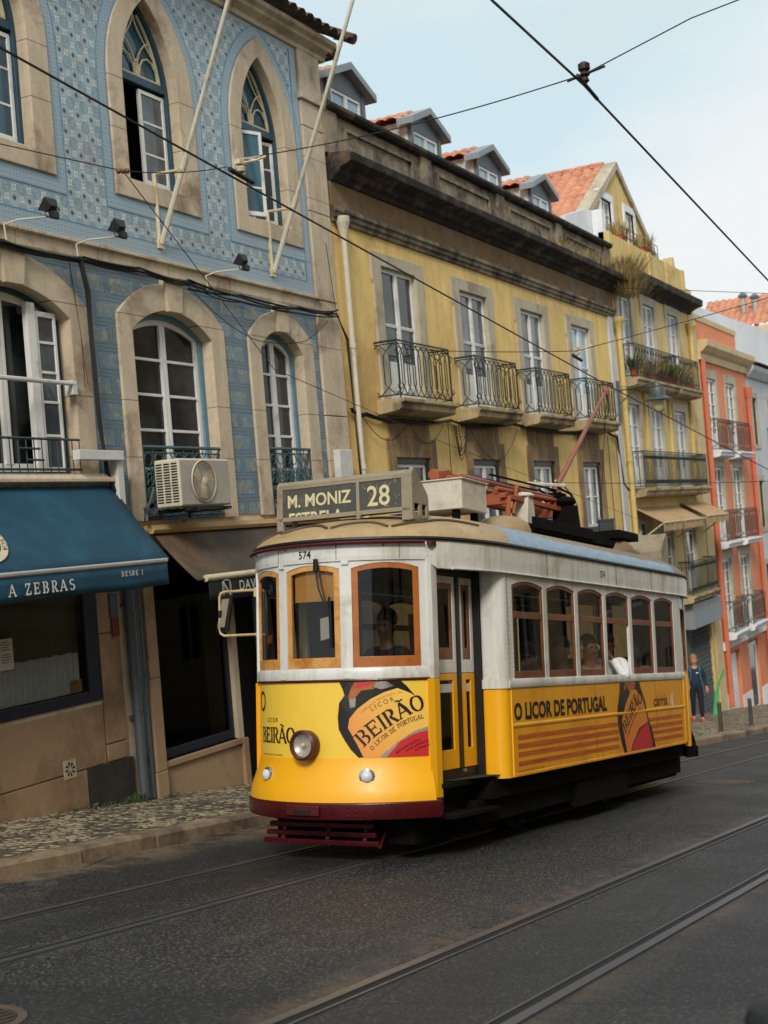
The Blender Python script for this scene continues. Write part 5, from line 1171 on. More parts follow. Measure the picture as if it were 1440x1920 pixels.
def clamp(c, label, light=True):
    t_ = thing('wire_clamp', c, label, 'clamp', 'clamps on the overhead wires'); m_ = M['cream_metal'] if light else M['black']
    mb = MB(); mb.box(c.x - .045, c.x + .045, c.y - .025, c.y + .025, c.z, c.z + .035); mb.lathe([(.035, 0), (.042, .03), (.022, .045)], c + Vector((0, 0, -.055)), (0, 0, 1), 12)
    mb.tube([c + Vector((0, 0, .01)), c + Vector((.06, -.10, .025)), c + Vector((.10, -.17, .05))], .009, 5); mb.tube([c + Vector((0, 0, .04)), c + Vector((.07, -.10, .055)), c + Vector((.105, -.17, .055))], .006, 4)
    mb.build('hanger', m_, t_); d = Vector((1, 0, -.121)).normalized()
    MB().tube([c - d * .16 + Vector((0, 0, -.085)), c + d * .16 + Vector((0, 0, -.085))], .02, 6).build('grip', M['black'], t_)
clamp(cA, 'cream metal clamp holding the contact wire before the second pointed window'); clamp(cB + Vector((0,0,0)), 'small cream clamp on the contact wire before the fourth balcony')
t_ = thing('wire_insulator', ins, 'dark ribbed insulator hanging where two wires cross in the sky', 'insulator', 'insulators on the overhead wires')
mb = MB(); mb.lathe([(.014, -.06), (.03, -.045), (.02, -.02), (.036, -.005), (.026, .015), (.040, .03), (.040, .065), (.02, .08)], ins, (0, 0, 1), 14); mb.build('insulator_body', plain('brown_ceramic', srgb(48, 28, 24), .3), t_)
mb = MB(); d = Vector((1, 0, -.121)).normalized(); mb.tube([ins - d * .16 + Vector((0, 0, -.07)), ins + d * .24 + Vector((0, 0, -.075))], .013, 6); mb.tube([ins + Vector((0, .12, -.02)), ins + Vector((0, -.14, .02))], .009, 5); mb.build('grip', M['black'], t_)
t_ = thing('wire_insulator', insA, 'small brown insulator on the span wire before the first pointed window', 'insulator', 'insulators on the overhead wires')
d = Vector((.57, -.67, 0)).normalized(); mb = MB()
for k in (-1, 0, 1): mb.lathe([(.008, -.02), (.022, -.008), (.022, .008), (.008, .02)], insA + d * k * .032, d, 10)
mb.build('insulator_body', plain('brown_ceramic2', srgb(120, 84, 56), .4), t_)

# ------------------------------------------------------------------ unseen houses added behind the camera to shade the street and show in glass
def opposite(x0, x1, h, mat, label):
    b_ = thing('unseen_building', ((x0 + x1) / 2, -5, gz((x0 + x1) / 2)), label, 'building', 'unseen houses added across the street'); zb = gz((x0 + x1) / 2)
    n = int((x1 - x0) / 2.6); p_ = (x1 - x0) / n; hs = [rect(x0 + p_ * (k + .27), x0 + p_ * (k + .73), zb + z, zb + z + 1.9) for k in range(n) for z in (1.0, 4.4, 7.6)]
    MB().plate(rect(x0, x1, zb - 3, zb + h), -5.3, -5, hs).build('wall', mat, b_)
    mb = MB(); mb.box(x0, x1, -6.0, -5.9, zb - 3, zb + h - .2); mb.box(x0 - .01, x1 + .01, -14, -5.28, zb + h - .3, zb + h + .2); mb.build('rooms_and_roof', M['dark'], b_)
    mb = MB()
    for q in hs: mb.plate(rect(q[0][0], q[1][0], q[0][1], q[2][1]), -5.14, -5.1, [rect(q[0][0] + .1, (q[0][0] + q[1][0]) / 2 - .05, q[0][1] + .1, q[2][1] - .1), rect((q[0][0] + q[1][0]) / 2 + .05, q[1][0] - .1, q[0][1] + .1, q[2][1] - .1)])
    mb.build('window_frames', M['white_wood'], b_)
opposite(-14, 3, 12.5, M['pale_stone'], 'unseen pale rendered house added across the street behind the camera, uphill'); opposite(3, 16, 12.5, M['ywall'], 'unseen ochre house added across the street behind the camera'); opposite(16, 36, 11.5, M['cream'], 'unseen cream house added across the street behind the camera, downhill'); opposite(36, 60, 9, M['pale_stone'], 'unseen pale house added across the street far downhill')
# ------------------------------------------------------------------ tram (local axes: x towards its rear, y towards the houses, z up from the rails)
TL = bpy.data.objects.new('vintage_tram', None); COL.objects.link(TL); TRAM = TL
tag(TRAM, 'vintage yellow and white electric tram on the rails with liqueur advertising on front and side', 'tram')
yaw = rad(-1.7); Tz = Vector((SL, 0, 1)).normalized(); Tx = Vector((math.cos(yaw), math.sin(yaw), -SL * math.cos(yaw))).normalized(); Ty = Tz.cross(Tx).normalized()
O = Vector((10, 5.62, gz(10))) + Ty * -.12
mt_ = Matrix((Tx, Ty, Tz)).transposed().to_4x4(); mt_.translation = O; TRAM.matrix_world = mt_
ORG[0] = Vector((0, 0, 0))
def tplain(name, c, rough=.4, **k): return plain(name, c, rough, coords='obj', **k)
T = {}
T['white'] = tplain('white_paint', srgb(214, 214, 210), .32, bmp=.22, bsc=2.2, var=.08, c2=srgb(150, 138, 116), amt=.3, sc=2, streak=.5)
T['yellow'] = tplain('yellow_paint', srgb(238, 172, 22), .42, bmp=.22, bsc=2.2, var=.08, c2=srgb(226, 150, 14), amt=.3, sc=1.2)
T['yside'] = tplain('yellow_side_paint', srgb(232, 164, 16), .35, bmp=.22, bsc=2.2, var=.12, c2=srgb(206, 122, 14), amt=.4, sc=1.0, streak=.25)
T['lemon'] = tplain('printed_yellow', srgb(238, 198, 72), .38, bmp=.22, bsc=2.2, var=.05, c2=srgb(234, 184, 44), amt=.4, sc=1)
T['maroon'] = tplain('maroon_paint', srgb(74, 12, 18), .3, var=.3, sc=5, c2=srgb(40, 8, 12), amt=.4, bmp=.2, bsc=14)
T['wood'] = tplain('varnished_wood', srgb(168, 98, 44), .35, var=.3, sc=5, c2=srgb(140, 70, 20), amt=.5)
T['wood_pale'] = tplain('worn_pale_wood', srgb(204, 150, 80), .45, var=.3, sc=6, c2=srgb(170, 96, 34), amt=.6)
T['wood_dk'] = tplain('dark_red_wood', srgb(122, 70, 40), .4, var=.3, sc=6, c2=srgb(70, 34, 20), amt=.5)
T['black'] = tplain('black_rubber_seal', srgb(16, 16, 17), .5)
T['under'] = tplain('dark_underframe', srgb(11, 10, 10), .9, var=.5, spec=.15)  # base colour blackened to deepen the shade beneath the body
T['steelw'] = tplain('wheel_steel', srgb(60, 58, 56), .4, metal=.7)
T['signgrey'] = tplain('weathered_grey_housing', srgb(146, 134, 114), .6, var=.2, c2=srgb(104, 92, 76), amt=.4, sc=4)
T['signdark'] = tplain('sign_panel', srgb(72, 72, 66), .45, var=.25, sc=9, c2=srgb(104, 104, 92), amt=.3)
T['signlet'] = tplain('sign_lettering', srgb(206, 196, 156), .6, var=.1)
T['boxwhite'] = tplain('roof_box_paint', srgb(196, 190, 176), .6, c2=srgb(130, 120, 108), amt=.3, sc=3)
T['rust'] = tplain('orange_primer', srgb(156, 80, 48), .6, var=.3, sc=8, c2=srgb(120, 56, 34), amt=.4)
T['pole'] = tplain('pole_brown', srgb(146, 84, 64), .5, sc=6, c2=srgb(110, 66, 54), amt=.4)
T['inside'] = tplain('dark_saloon_wood', srgb(38, 24, 16), .6)
T['ceil'] = tplain('saloon_ceiling', srgb(120, 112, 96), .6)
T['floor'] = tplain('saloon_floor', srgb(40, 34, 30), .8)
T['cream'] = tplain('cream_post', srgb(206, 196, 166), .5)
T['text'] = tplain('black_lettering', srgb(18, 16, 14), .5, var=.05)
T['chrome'] = tplain('lamp_chrome', srgb(190, 190, 196), .18, metal=.9, var=.05)
def roof_mat():
    mt, t, b = newmat('canvas_roof_paint'); P = t.obj(); x, y, z = t.sep(P)
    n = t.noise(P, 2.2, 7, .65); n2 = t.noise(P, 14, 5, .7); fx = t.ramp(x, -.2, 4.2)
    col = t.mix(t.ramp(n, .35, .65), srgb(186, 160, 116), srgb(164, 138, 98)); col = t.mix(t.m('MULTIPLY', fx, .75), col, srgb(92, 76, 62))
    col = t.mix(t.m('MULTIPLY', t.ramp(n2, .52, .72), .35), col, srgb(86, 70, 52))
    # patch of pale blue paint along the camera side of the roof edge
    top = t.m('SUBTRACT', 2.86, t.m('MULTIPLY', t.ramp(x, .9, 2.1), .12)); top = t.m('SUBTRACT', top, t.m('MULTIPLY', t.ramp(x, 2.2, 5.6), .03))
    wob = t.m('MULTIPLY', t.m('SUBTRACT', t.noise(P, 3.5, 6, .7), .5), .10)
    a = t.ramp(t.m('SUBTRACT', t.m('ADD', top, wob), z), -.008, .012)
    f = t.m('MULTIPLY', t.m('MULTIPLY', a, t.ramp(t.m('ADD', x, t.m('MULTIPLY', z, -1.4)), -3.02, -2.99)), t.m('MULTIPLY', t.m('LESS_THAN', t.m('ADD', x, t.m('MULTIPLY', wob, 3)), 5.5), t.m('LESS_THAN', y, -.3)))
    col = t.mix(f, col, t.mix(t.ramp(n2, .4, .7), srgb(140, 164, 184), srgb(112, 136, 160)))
    t.l.new(col, b.inputs['Base Color']); b.inputs['Roughness'].default_value = .55; bump(t, b, t.m('ADD', n2, n), .15, .01); return mt
T['roof'] = roof_mat()
CX, RF, HW, A0 = .195, 1.045, 1.08, 52.0
XM = 3.11
def pf(a, o=0): return (CX - (RF + o) * math.cos(rad(a)), -(RF + o) * math.sin(rad(a)))
def pR(x, o=0): return (x, -HW - o)
def pL(x, o=0): return (x, HW + o)
def poly_path(pts):
    P = [Vector((p[0], p[1])) for p in pts]; L = [0]
    for a, b_ in zip(P, P[1:]): L.append(L[-1] + (b_ - a).length)
    def f(s, o=0):
        i = 0
        while i < len(P) - 2 and s > L[i + 1]: i += 1
        d = P[i + 1] - P[i]; q = P[i] + d * ((s - L[i]) / (L[i + 1] - L[i])); n = Vector((d.y, -d.x)).normalized(); return (q.x + n.x * o, q.y + n.y * o)
    f.len = L[-1]; return f
def col_box(mb, p, s0, s1, b0, b1, t0, t1, oi, oo):
    """block between s0 and s1 along path p; bottoms b0, b1 and tops t0, t1; from offset oi to oo"""
    v = []
    for s_, bz, tz in ((s0, b0, t0), (s1, b1, t1)):
        i, o = p(s_, oi), p(s_, oo); v += [(i[0], i[1], bz), (o[0], o[1], bz), (o[0], o[1], tz), (i[0], i[1], tz)]
    mb.add(v, [(0, 1, 2, 3), (7, 6, 5, 4), (0, 4, 5, 1), (1, 5, 6, 2), (2, 6, 7, 3), (3, 7, 4, 0)])
def atop(w_, s_):
    s0, s1, zs, zc = w_[0], w_[1], w_[3], w_[4]; u = (s_ - (s0 + s1) / 2) / ((s1 - s0) / 2); u = max(-1, min(1, u))
    return zs + (zc - zs) * (1 - u * u)
def shell(mb, p, s0, s1, z0, z1, wins, ds, oi, oo):
    cuts = {s0, s1}; k = int((s1 - s0) / ds) + 1
    for w_ in wins:
        n = max(6, int((w_[1] - w_[0]) / ds))
        for i in range(n + 1): cuts.add(w_[0] + (w_[1] - w_[0]) * i / n)
        for e in (.008, .03): cuts.add(w_[0] + (w_[1] - w_[0]) * e); cuts.add(w_[1] - (w_[1] - w_[0]) * e)
    for i in range(k + 1):
        s_ = s0 + (s1 - s0) * i / k
        if not any(w_[0] - .001 < s_ < w_[1] + .001 for w_ in wins): cuts.add(s_)
    c = sorted(cuts)
    for a, b_ in zip(c, c[1:]):
        if b_ - a < 1e-6: continue
        w_ = next((w_ for w_ in wins if w_[0] - 1e-6 <= (a + b_) / 2 <= w_[1]), None)
        if w_ is None: col_box(mb, p, a, b_, z0, z0, z1, z1, oi, oo)
        else:
            if w_[2] > z0 + 1e-4: col_box(mb, p, a, b_, z0, z0, w_[2], w_[2], oi, oo)
            col_box(mb, p, a, b_, atop(w_, a), atop(w_, b_), z1, z1, oi, oo)
def frame(mb, p, w_, wd, hb, ht, oi, oo, ds, mid=None, lower=True):
    s0, s1 = w_[0], w_[1]; n = max(8, int((s1 - s0) / ds)); c = sorted({s0 + (s1 - s0) * i / n for i in range(n + 1)} | {s0 + wd, s1 - wd})
    for a, b_ in zip(c, c[1:]):
        m_ = (a + b_) / 2; ta, tb = atop(w_, a), atop(w_, b_); bot = w_[2] if lower else (mid[0] if mid else w_[2])
        if m_ < s0 + wd or m_ > s1 - wd: col_box(mb, p, a, b_, bot, bot, ta, tb, oi, oo)
        else:
            if lower: col_box(mb, p, a, b_, w_[2], w_[2], w_[2] + hb, w_[2] + hb, oi, oo)
            col_box(mb, p, a, b_, ta - ht, tb - ht, ta, tb, oi, oo)
            if mid: col_box(mb, p, a, b_, mid[0], mid[0], mid[1], mid[1], oi, oo)
def glazing(mb, p, w_, o, ds, z0=None, z1=None):
    s0, s1 = w_[0], w_[1]; n = max(1, int((s1 - s0) / ds))
    for i in range(n):
        a, b_ = s0 + (s1 - s0) * i / n, s0 + (s1 - s0) * (i + 1) / n; pa, pb = p(a, o), p(b_, o); z = z0 or w_[2]
        ta, tb = (z1, z1) if z1 else (max(z, atop(w_, a)), max(z, atop(w_, b_))); mb.quad((pa[0], pa[1], z), (pb[0], pb[1], z), (pb[0], pb[1], tb), (pa[0], pa[1], ta))
def band(mb, p, s0, s1, n, prof_, closed=False):
    vs = []
    for i in range(n + 1):
        s_ = s0 + (s1 - s0) * i / n
        for o, z in prof_: q = p(s_, o); vs.append((q[0], q[1], z))
    k = len(prof_); fs = []
    for i in range(n):
        for j in range(k - 1): fs.append((i * k + j, (i + 1) * k + j, (i + 1) * k + j + 1, i * k + j + 1))
    if closed:
        for i in range(n): fs.append((i * k + k - 1, (i + 1) * k + k - 1, (i + 1) * k, i * k))
        fs += [tuple(range(k)), tuple(range(n * k + k - 1, n * k - 1, -1))]
    mb.add(vs, fs); return mb
mir = lambda q: (2 * XM - q[0], q[1], q[2])
def rear_of(mb, name, mat, **k):
    m2 = MB(); m2.v = [Vector(mir(q)) for q in mb.v]; m2.m = mb.m[:]; m2.sm = mb.sm[:]; m2.f = [list(reversed(f)) for f in mb.f]; return B(m2, name, mat, **k)
def dupe_rear(mb):       # the tram has the same ends: mirror what is built for the front to the rear
    n = len(mb.v); v2 = [Vector(mir(q)) for q in mb.v]; f2 = [[n + i for i in reversed(f)] for f in mb.f]
    mb.v += v2; mb.m += mb.m[:]; mb.sm += mb.sm[:]; mb.f += f2; return mb
B = lambda mb, name, mat, parent=None, **k: mb.build(name, mat, parent or TRAM, org=(0, 0, 0), **k)
# front (and rear) shell
FW = [(-51.5, -21.5, 1.555, 2.35, 2.395), (-16, 13, 1.555, 2.355, 2.395), (18.4, 49, 1.555, 2.353, 2.395)]
mb = MB(); shell(mb, pf, -53.5, A0, 1.545, 2.45, FW, 1.5, -.035, 0)
band(mb, pf, -53.5, A0, 40, [(-.03, 1.46), (.008, 1.46), (.012, 1.475), (.012, 1.535), (.006, 1.548), (-.03, 1.548)], True)
for a in (-18.7, 15.7):  # riveted cover plates on the posts
    for z in (1.50, 2.415): col_box(mb, pf, a - 1.6, a + 1.6, z - .03, z - .03, z + .03, z + .03, .0, .016)
    for z in (1.485, 1.515, 2.40, 2.43):
        for da in (-1, 1): q = pf(a + da, .015); mb.ball((q[0], q[1], z), .005, 6)
rear_of(mb, 'rear_wall', T['white']); fr = B(mb, 'front_wall', T['white'], bev=.004)
for i, w_ in enumerate(FW):
    mb = MB(); frame(mb, pf, w_, 2.7, .085, .045, -.03, -.006, 1.5); wn = B(mb, 'cab_window', T['wood_pale'] if i < 2 else T['wood'], bev=.004)
    mb = MB(); glazing(mb, pf, (w_[0] + .5, w_[1] - .5, 1.57, w_[3] - .02, w_[4] - .02), -.018, 1.2); B(mb, 'pane', M['glass_md'], wn)
mb = MB()
for w_ in FW: frame(mb, pf, w_, 2.7, .085, .045, -.03, -.006, 1.5); 
mb.v = [Vector(mir(q)) for q in mb.v]; wn = B(mb, 'rear_window', T['wood_dk'])
mb = MB()
for w_ in FW: glazing(mb, pf, w_, -.018, 1.2)
mb.v = [Vector(mir(q)) for q in mb.v]; B(mb, 'pane', M['glass_dk'], wn)
mb = MB(); band(mb, pf, -53.5, A0 + 1, 44, [(-.02, 1.443), (.012, 1.443), (.016, 1.452), (.012, 1.463), (-.02, 1.463)], True); rear_of(mb, 'belt_line', T['maroon']); B(mb, 'belt_line', T['maroon'])
mb = MB(); band(mb, pf, -53.5, A0, 44, [(-.03, .835), (0, .835), (0, 1.443), (-.03, 1.443)], True); B(mb, 'front_panel', T['lemon'])
FL = [(-.02, .84), (.003, .84), (.008, .80), (.022, .74), (.045, .67), (.070, .60), (.085, .54), (.088, .495), (.03, .495)]
mb = MB(); band(mb, pf, -53.5, A0, 44, FL, True); rear_of(mb, 'flared_skirt', T['under']); B(mb, 'flared_skirt', T['yellow'], smooth=True)
mb = MB(); band(mb, pf, -53.5, A0 + 2, 44, [(-.02, .36), (.09, .36), (.098, .37), (.098, .488), (.09, .496), (-.02, .496)], True)
for a in (-40, -10, -3, 16, 19.5):
    for dz in (-.035, 0, .035):
        q = pf(a, .10); mb.ball((q[0], q[1], .43 + dz), .011, 6)
band(mb, pf, -12, 4, 8, [(.09, .385), (.125, .395), (.125, .47), (.09, .48)], True)
rear_of(mb, 'bumper', T['under']); bp = B(mb, 'bumper', T['maroon'], bev=.004)
mb = MB(); band(mb, pf, -8, 0, 6, [(.1, .40), (.130, .405), (.130, .435), (.1, .44)], True); B(mb, 'coupling_slot', T['black'], bp)
# maroon hand rail pipe round the roof edge
mb = MB(); mb.tube([(*pf(a, .05), 2.555 + 0 * a) for a in range(-54, 53, 3)] , .016, 6); 
for a in (-45, -15, 12, 33): mb.tube([(*pf(a, .045), 2.555), (*pf(a, .0), 2.52)], .007, 4)
mb.box(*sorted((pf(52)[0] - .02, pf(52)[0] + .07)), -.90, -.86, 2.525, 2.565); B(mb, 'edge_pipe', T['maroon'])
# corner posts beside the doors
def cpost(mb, z0, z1, s_, fl=0): mb.prism([(-.447, .822 * s_), (-.455 - fl, .835 * s_), (-.42, .865 * s_), (-.335, .872 * s_), (-.33, .80 * s_), (-.42, .78 * s_)], z0, z1, lambda u, v, d: (u, v, d))
for z0, z1, mt_n in ((1.45, 2.45, 'white'), (.50, 1.449, 'yellow'), (.36, .498, 'maroon')):
    for s_ in (-1, 1):
        mb = MB(); cpost(mb, z0, z1, s_, .0 if z0 > .5 else .03); rear_of(mb, 'corner_post', T[mt_n if mt_n != 'maroon' else 'under']); B(mb, 'corner_post', T[mt_n], bev=.006)
# platform walls (left front, both rear ones)
mb = MB(); mb2 = MB()
def plat(mb, s_, z0, z1, rear):
    a, b_ = (-.34, .86 * s_), (.50, 1.07 * s_); f = (lambda q: (2 * XM - q[0], q[1], q[2])) if rear else (lambda q: q)
    vs = [f(q) for q in ((a[0], a[1], z0), (b_[0], b_[1], z0), (b_[0], b_[1], z1), (a[0], a[1], z1), (a[0], a[1] - .04 * s_, z0), (b_[0], b_[1] - .04 * s_, z0), (b_[0], b_[1] - .04 * s_, z1), (a[0], a[1] - .04 * s_, z1))]
    mb.add(vs, [(0, 1, 2, 3), (4, 7, 6, 5), (0, 4, 5, 1), (3, 2, 6, 7), (0, 3, 7, 4), (1, 5, 6, 2)])
for s_, r_ in ((1, 0), (1, 1), (-1, 1)):
    plat(mb, s_, .6, 1.44, r_); plat(mb2, s_, 2.2, 2.44, r_)
B(mb, 'platform_panel', T['yside']); B(mb2, 'platform_header', T['white'])
mb = MB()
for s_ in (-1, 1):
    q = (2 * XM - .48, 1.06 * s_); mb.tube([(2 * XM + .30, .87 * s_, 1.44), (2 * XM + .30, .87 * s_, 2.2)], .02, 6); mb.tube([(5.95, .98 * s_, 1.44), (5.95, .98 * s_, 2.2)], .03, 6)
B(mb, 'platform_posts', T['wood_dk'])
# saloon sides
SW = [(.70 + .803 * i, .70 + .803 * i + .715, 1.42, 2.242, 2.288) for i in range(6)]
for p, nm in ((pR, 'saloon_side'), (pL, 'saloon_side')):
    mb = MB(); shell(mb, p, .58, 5.70, 1.42, 2.36, SW, .4, -.035, 0)
    band(mb, p, .55, 5.73, 1, [(-.03, 1.345), (.012, 1.345), (.018, 1.36), (.018, 1.40), (.008, 1.425), (-.03, 1.425)], True)
    for q in list(range(22)):
        z = 1.46 + q * .04
        if p is pR: mb.ball((.605, -HW - .001, z), .005, 6); mb.ball((.675, -HW - .001, z), .005, 6); mb.ball((5.67, -HW - .001, z), .005, 6)
    sd_ = B(mb, nm, T['white'], bev=.004)
    for i, w_ in enumerate(SW):
        op = i == 3 and p is pR; mb = MB(); frame(mb, p, w_, .036, .07, .034, -.03, -.008, .05, mid=(1.955, 2.015), lower=not op)
        wn = B(mb, 'saloon_window', T['wood_dk'], sd_, bev=.003)
        mb = MB(); glazing(mb, p, (w_[0] + .02, w_[1] - .02, w_[2], w_[3] - .02, w_[4] - .02), -.02, .1, z0=1.99 if op else None); B(mb, 'pane', M['glass_md'] if p is pR else M['glass_dk'], wn)  # far-side panes tinted dark so the saloon looks unlit
mb = MB(); mb.box(.60, 5.72, -HW - .004, -HW + .04, .585, 1.345); mb.box(5.66, 5.75, -HW - .012, -HW + .02, .585, 1.345)
# pressed bead and a raised edge on the side panel
v0 = len(mb.v); mb.tube([(.60, -HW, 1.02), (5.7, -HW, 1.02)], .022, 8)
for i in range(v0, len(mb.v)): mb.v[i].y = -HW + (mb.v[i].y + HW) * .6
mb.box(.60, 5.72, -HW - .012, -HW, .585, .612)
sp = B(mb, 'side_panel', T['yside'], bev=.004)
mb = MB(); mb.box(.60, 5.72, HW - .04, HW + .004, .585, 1.345); B(mb, 'side_panel', T['yside'])
# rounded bulkhead corner beside the door
cor = [(.52, -.86), (.475, -.875), (.468, -.90)] + [(.468, -.985)] + [(.563 - .095 * math.cos(rad(a)), -.985 - .095 * math.sin(rad(a))) for a in range(15, 91, 15)] + [(.61, -1.08)]
bk = poly_path(cor)
for z0, z1, mn, o in ((.585, 1.345, 'yside', 0), (1.345, 1.425, 'white', .014), (1.425, 2.36, 'white', 0)):
    mb = MB(); band(mb, lambda s_, o_=0: bk(s_, -o_ if 0 else o_), 0, bk.len, 26, [(o, z0), (o, z1)], False)
    if mn == 'yside': mb.tube([(.60, -1.083, .59), (.60, -1.083, 1.34)], .009, 5)
    elif z0 > 1.4:
        for k in range(24): mb.ball((.475, -.90, z0 + .03 + k * .038), .005, 6)
    B(mb, 'bulkhead_corner', T[mn if mn != 'yside' else 'yellow'], smooth=False)
mb = MB(); mb.box(.49, .53, -.86, HW - .04, .6, 1.4); mb.box(.49, .53, .35, HW - .04, 1.4, 2.4); mb.box(.49, .53, -.86, -.42, 1.4, 2.4); mb.box(5.72, 5.76, -HW + .04, HW - .04, .6, 1.4); mb.box(5.72, 5.76, -HW + .04, -.4, 1.4, 2.4); mb.box(5.72, 5.76, .4, HW - .04, 1.4, 2.4)
B(mb, 'bulkhead', T['inside'])
# letterboard all round, gutter, roof
HALF = [pf(a) for a in range(0, 52, 4)] + [pf(51.5)] + [(-.36, -.885), (-.22, -.945), (-.02, -1.0), (.2, -1.045), (.45, -1.072), (.7, -1.08)]
HALF = HALF + [(x, -1.08) for x in (1.5, 2.5)] + [(XM, -1.08)]
rgt = HALF + [(2 * XM - q[0], q[1]) for q in reversed(HALF[:-1])]
EAVE = rgt + [(q[0], -q[1]) for q in reversed(rgt[1:-1])]
def ring_off(poly, o):
    n = len(poly); out = []
    for i in range(n):
        a, b_ = Vector(poly[i - 1]), Vector(poly[(i + 1) % n]); d = (b_ - a).normalized(); nn = Vector((d.y, -d.x))
        if nn.dot(Vector(poly[i]) - Vector((XM, 0))) < 0: nn = -nn
        out.append((poly[i][0] + nn.x * o, poly[i][1] + nn.y * o))
    return out
def sweep(mb, poly, prof_, zl=None, inward=False):
    rings = []
    for o, z in prof_:
        r = ring_off(poly, o); rings.append([(q[0], q[1], (zl(q) if z is None else z)) for q in r])
    n = len(poly); vs = [v for r in rings for v in r]; k = len(rings)
    mb.add(vs, [(j * n + i, j * n + (i + 1) % n, (j + 1) % k * n + (i + 1) % n, (j + 1) % k * n + i) for j in range(k) for i in range(n)]); return mb
def zlow(q):
    x = q[0] if q[0] < XM else 2 * XM - q[0]; return 2.415 if x < -.46 else (2.34 if x > -.36 else 2.415 - .075 * (x + .46) / .10)
mb = MB(); sweep(mb, EAVE, [(-.03, None), (.014, None), (.018, 2.45), (.016, 2.575), (-.03, 2.575)], zlow); lb = B(mb, 'letterboard', T['white'], smooth=False)
mb = MB(); sweep(mb, [q for q in EAVE], [(.01, None), (.028, None), (.028, 2.36), (.01, 2.37)], lambda q: zlow(q) if zlow(q) < 2.35 else 2.352) if 0 else None
path = [(q[0], q[1]) for q in ring_off(EAVE, .022) if True]; rr_ = [q for q in path if q[1] < 0 and -.37 < q[0] < 2 * XM + .37]
mb.tube([(q[0], q[1], 2.345) for q in rr_], .012, 6); mb.tube([(q[0], -q[1], 2.345) for q in rr_], .012, 6); B(mb, 'drip_moulding', T['white'])
mb = MB(); sweep(mb, EAVE, [(-.02, 2.572), (.03, 2.572), (.036, 2.585), (.03, 2.603), (-.02, 2.603)]); B(mb, 'gutter', T['black'])
RP = [(1.0, 2.603), (.985, 2.635), (.955, 2.675), (.90, 2.725), (.80, 2.785), (.66, 2.84), (.48, 2.885), (.26, 2.915), (.04, 2.925)]
EO = ring_off(EAVE, .02); vs = []
def cen(q): return (min(max(q[0], 1.15), 2 * XM - 1.15), 0)
for r_, z in RP:
    for q in EO: c = cen(q); vs.append((c[0] + (q[0] - c[0]) * r_, q[1] * r_, z))
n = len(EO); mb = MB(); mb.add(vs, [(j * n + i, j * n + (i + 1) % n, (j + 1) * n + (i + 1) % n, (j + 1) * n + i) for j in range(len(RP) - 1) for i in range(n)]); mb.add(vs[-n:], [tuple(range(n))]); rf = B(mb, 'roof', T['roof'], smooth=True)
def on_roof(x, y, lift=0):
    c = cen((x, y)); d = math.hypot(x - c[0], y) or 1e-4
    # distance from the centre line to the eave in this direction
    ux, uy = (x - c[0]) / d, y / d; best = 1e9
    for a, b_ in zip(EO, EO[1:] + EO[:1]):
        ex, ey = b_[0] - a[0], b_[1] - a[1]; den = ux * ey - uy * ex
        if abs(den) < 1e-9: continue
        t_ = ((a[0] - c[0]) * ey - (a[1]) * ex) / den; s_ = ((a[0] - c[0]) * uy - a[1] * ux) / den
        if t_ > 0 and -1e-6 <= s_ <= 1 + 1e-6: best = min(best, t_)
    r_ = min(1, d / best)
    for (r1, z1), (r2, z2) in zip(RP, RP[1:]):
        if r2 <= r_ <= r1: return z1 + (z2 - z1) * (r1 - r_) / (r1 - r2) + lift
    return RP[-1][1] + lift
# curved rain strips on the roof
mb = MB()
def pr(a, r_):
    q = pf(a, .02) if abs(a) <= 52 else (-.448 + (abs(a) - 52) * .03, -(.84 + (abs(a) - 52) * .006)); c = cen(q); return (c[0] + (q[0] - c[0]) * r_, q[1] * r_)
for a0, a1, r0, r1 in ((-50, -27, .985, .93), (-25, 4, .93, .93), (6, 34, .93, .94), (36, 78, .94, .93)):
    pts = []
    for k in range(13):
        f = k / 12; a = a0 + (a1 - a0) * f; r_ = r0 + (r1 - r0) * f - .065 * math.sin(PI * f); q = pr(a, r_); pts.append((q[0], q[1], on_roof(q[0], q[1], .008)))
    mb.tube(pts, .013, 6)
B(mb, 'rain_strip', tplain('dark_strip', srgb(84, 70, 52), .6), rf)
mb = MB(); mb.add([(q[0] * .985 + XM * .015, q[1] * .97, 2.42) for q in EAVE], [tuple(range(len(EAVE)))]); B(mb, 'ceiling', T['ceil'])
mb = MB(); mb.add([(q[0] * .985 + XM * .015, q[1] * .95, .62) for q in EAVE], [tuple(range(len(EAVE)))]); B(mb, 'floor', T['floor'])
# folding door: two leaves on the camera side
def leaf(x0, x1, nm='door'):
    y0, y1 = -.815, -.785; mb = MB(); mb.mi = 0; h = (lambda a, b_, c, d_: rect(a, b_, c, d_))
    mb.plate(rect(x0, x1, 1.49, 2.30), y0, y1, [rect(x0 + .055, x1 - .055, 1.60, 2.24)]); mb.mi = 1; mb.plate(rect(x0, x1, .70, 1.486), y0, y1, [rect(x0 + .10, x1 - .08, .86, 1.43)])
    d = B(mb, nm, [T['white'], T['yside']], bev=.004)
    mb = MB(); mb.plate(rect(x0 + .056, x1 - .056, 1.60, 2.24), y0 + .004, y1, [rect(x0 + .10, x1 - .10, 1.70, 2.19)]); B(mb, 'door_sash', T['wood_dk'], d, bev=.003)
    mb = MB(); mb.box(x0 + .09, x1 - .09, y0 + .014, y0 + .018, 1.69, 2.20); mb.box(x0 + .09, x1 - .07, y0 + .014, y0 + .018, .85, 1.44); B(mb, 'pane', M['glass_dk'], d)
    MB().box(x0 + .11, x1 - .09, y0 + .010, y0 + .013, 1.33, 1.40).build('notice', M['paper'], d, org=(0, 0, 0)); return d
leaf(-.33, .10); leaf(.17, .44)
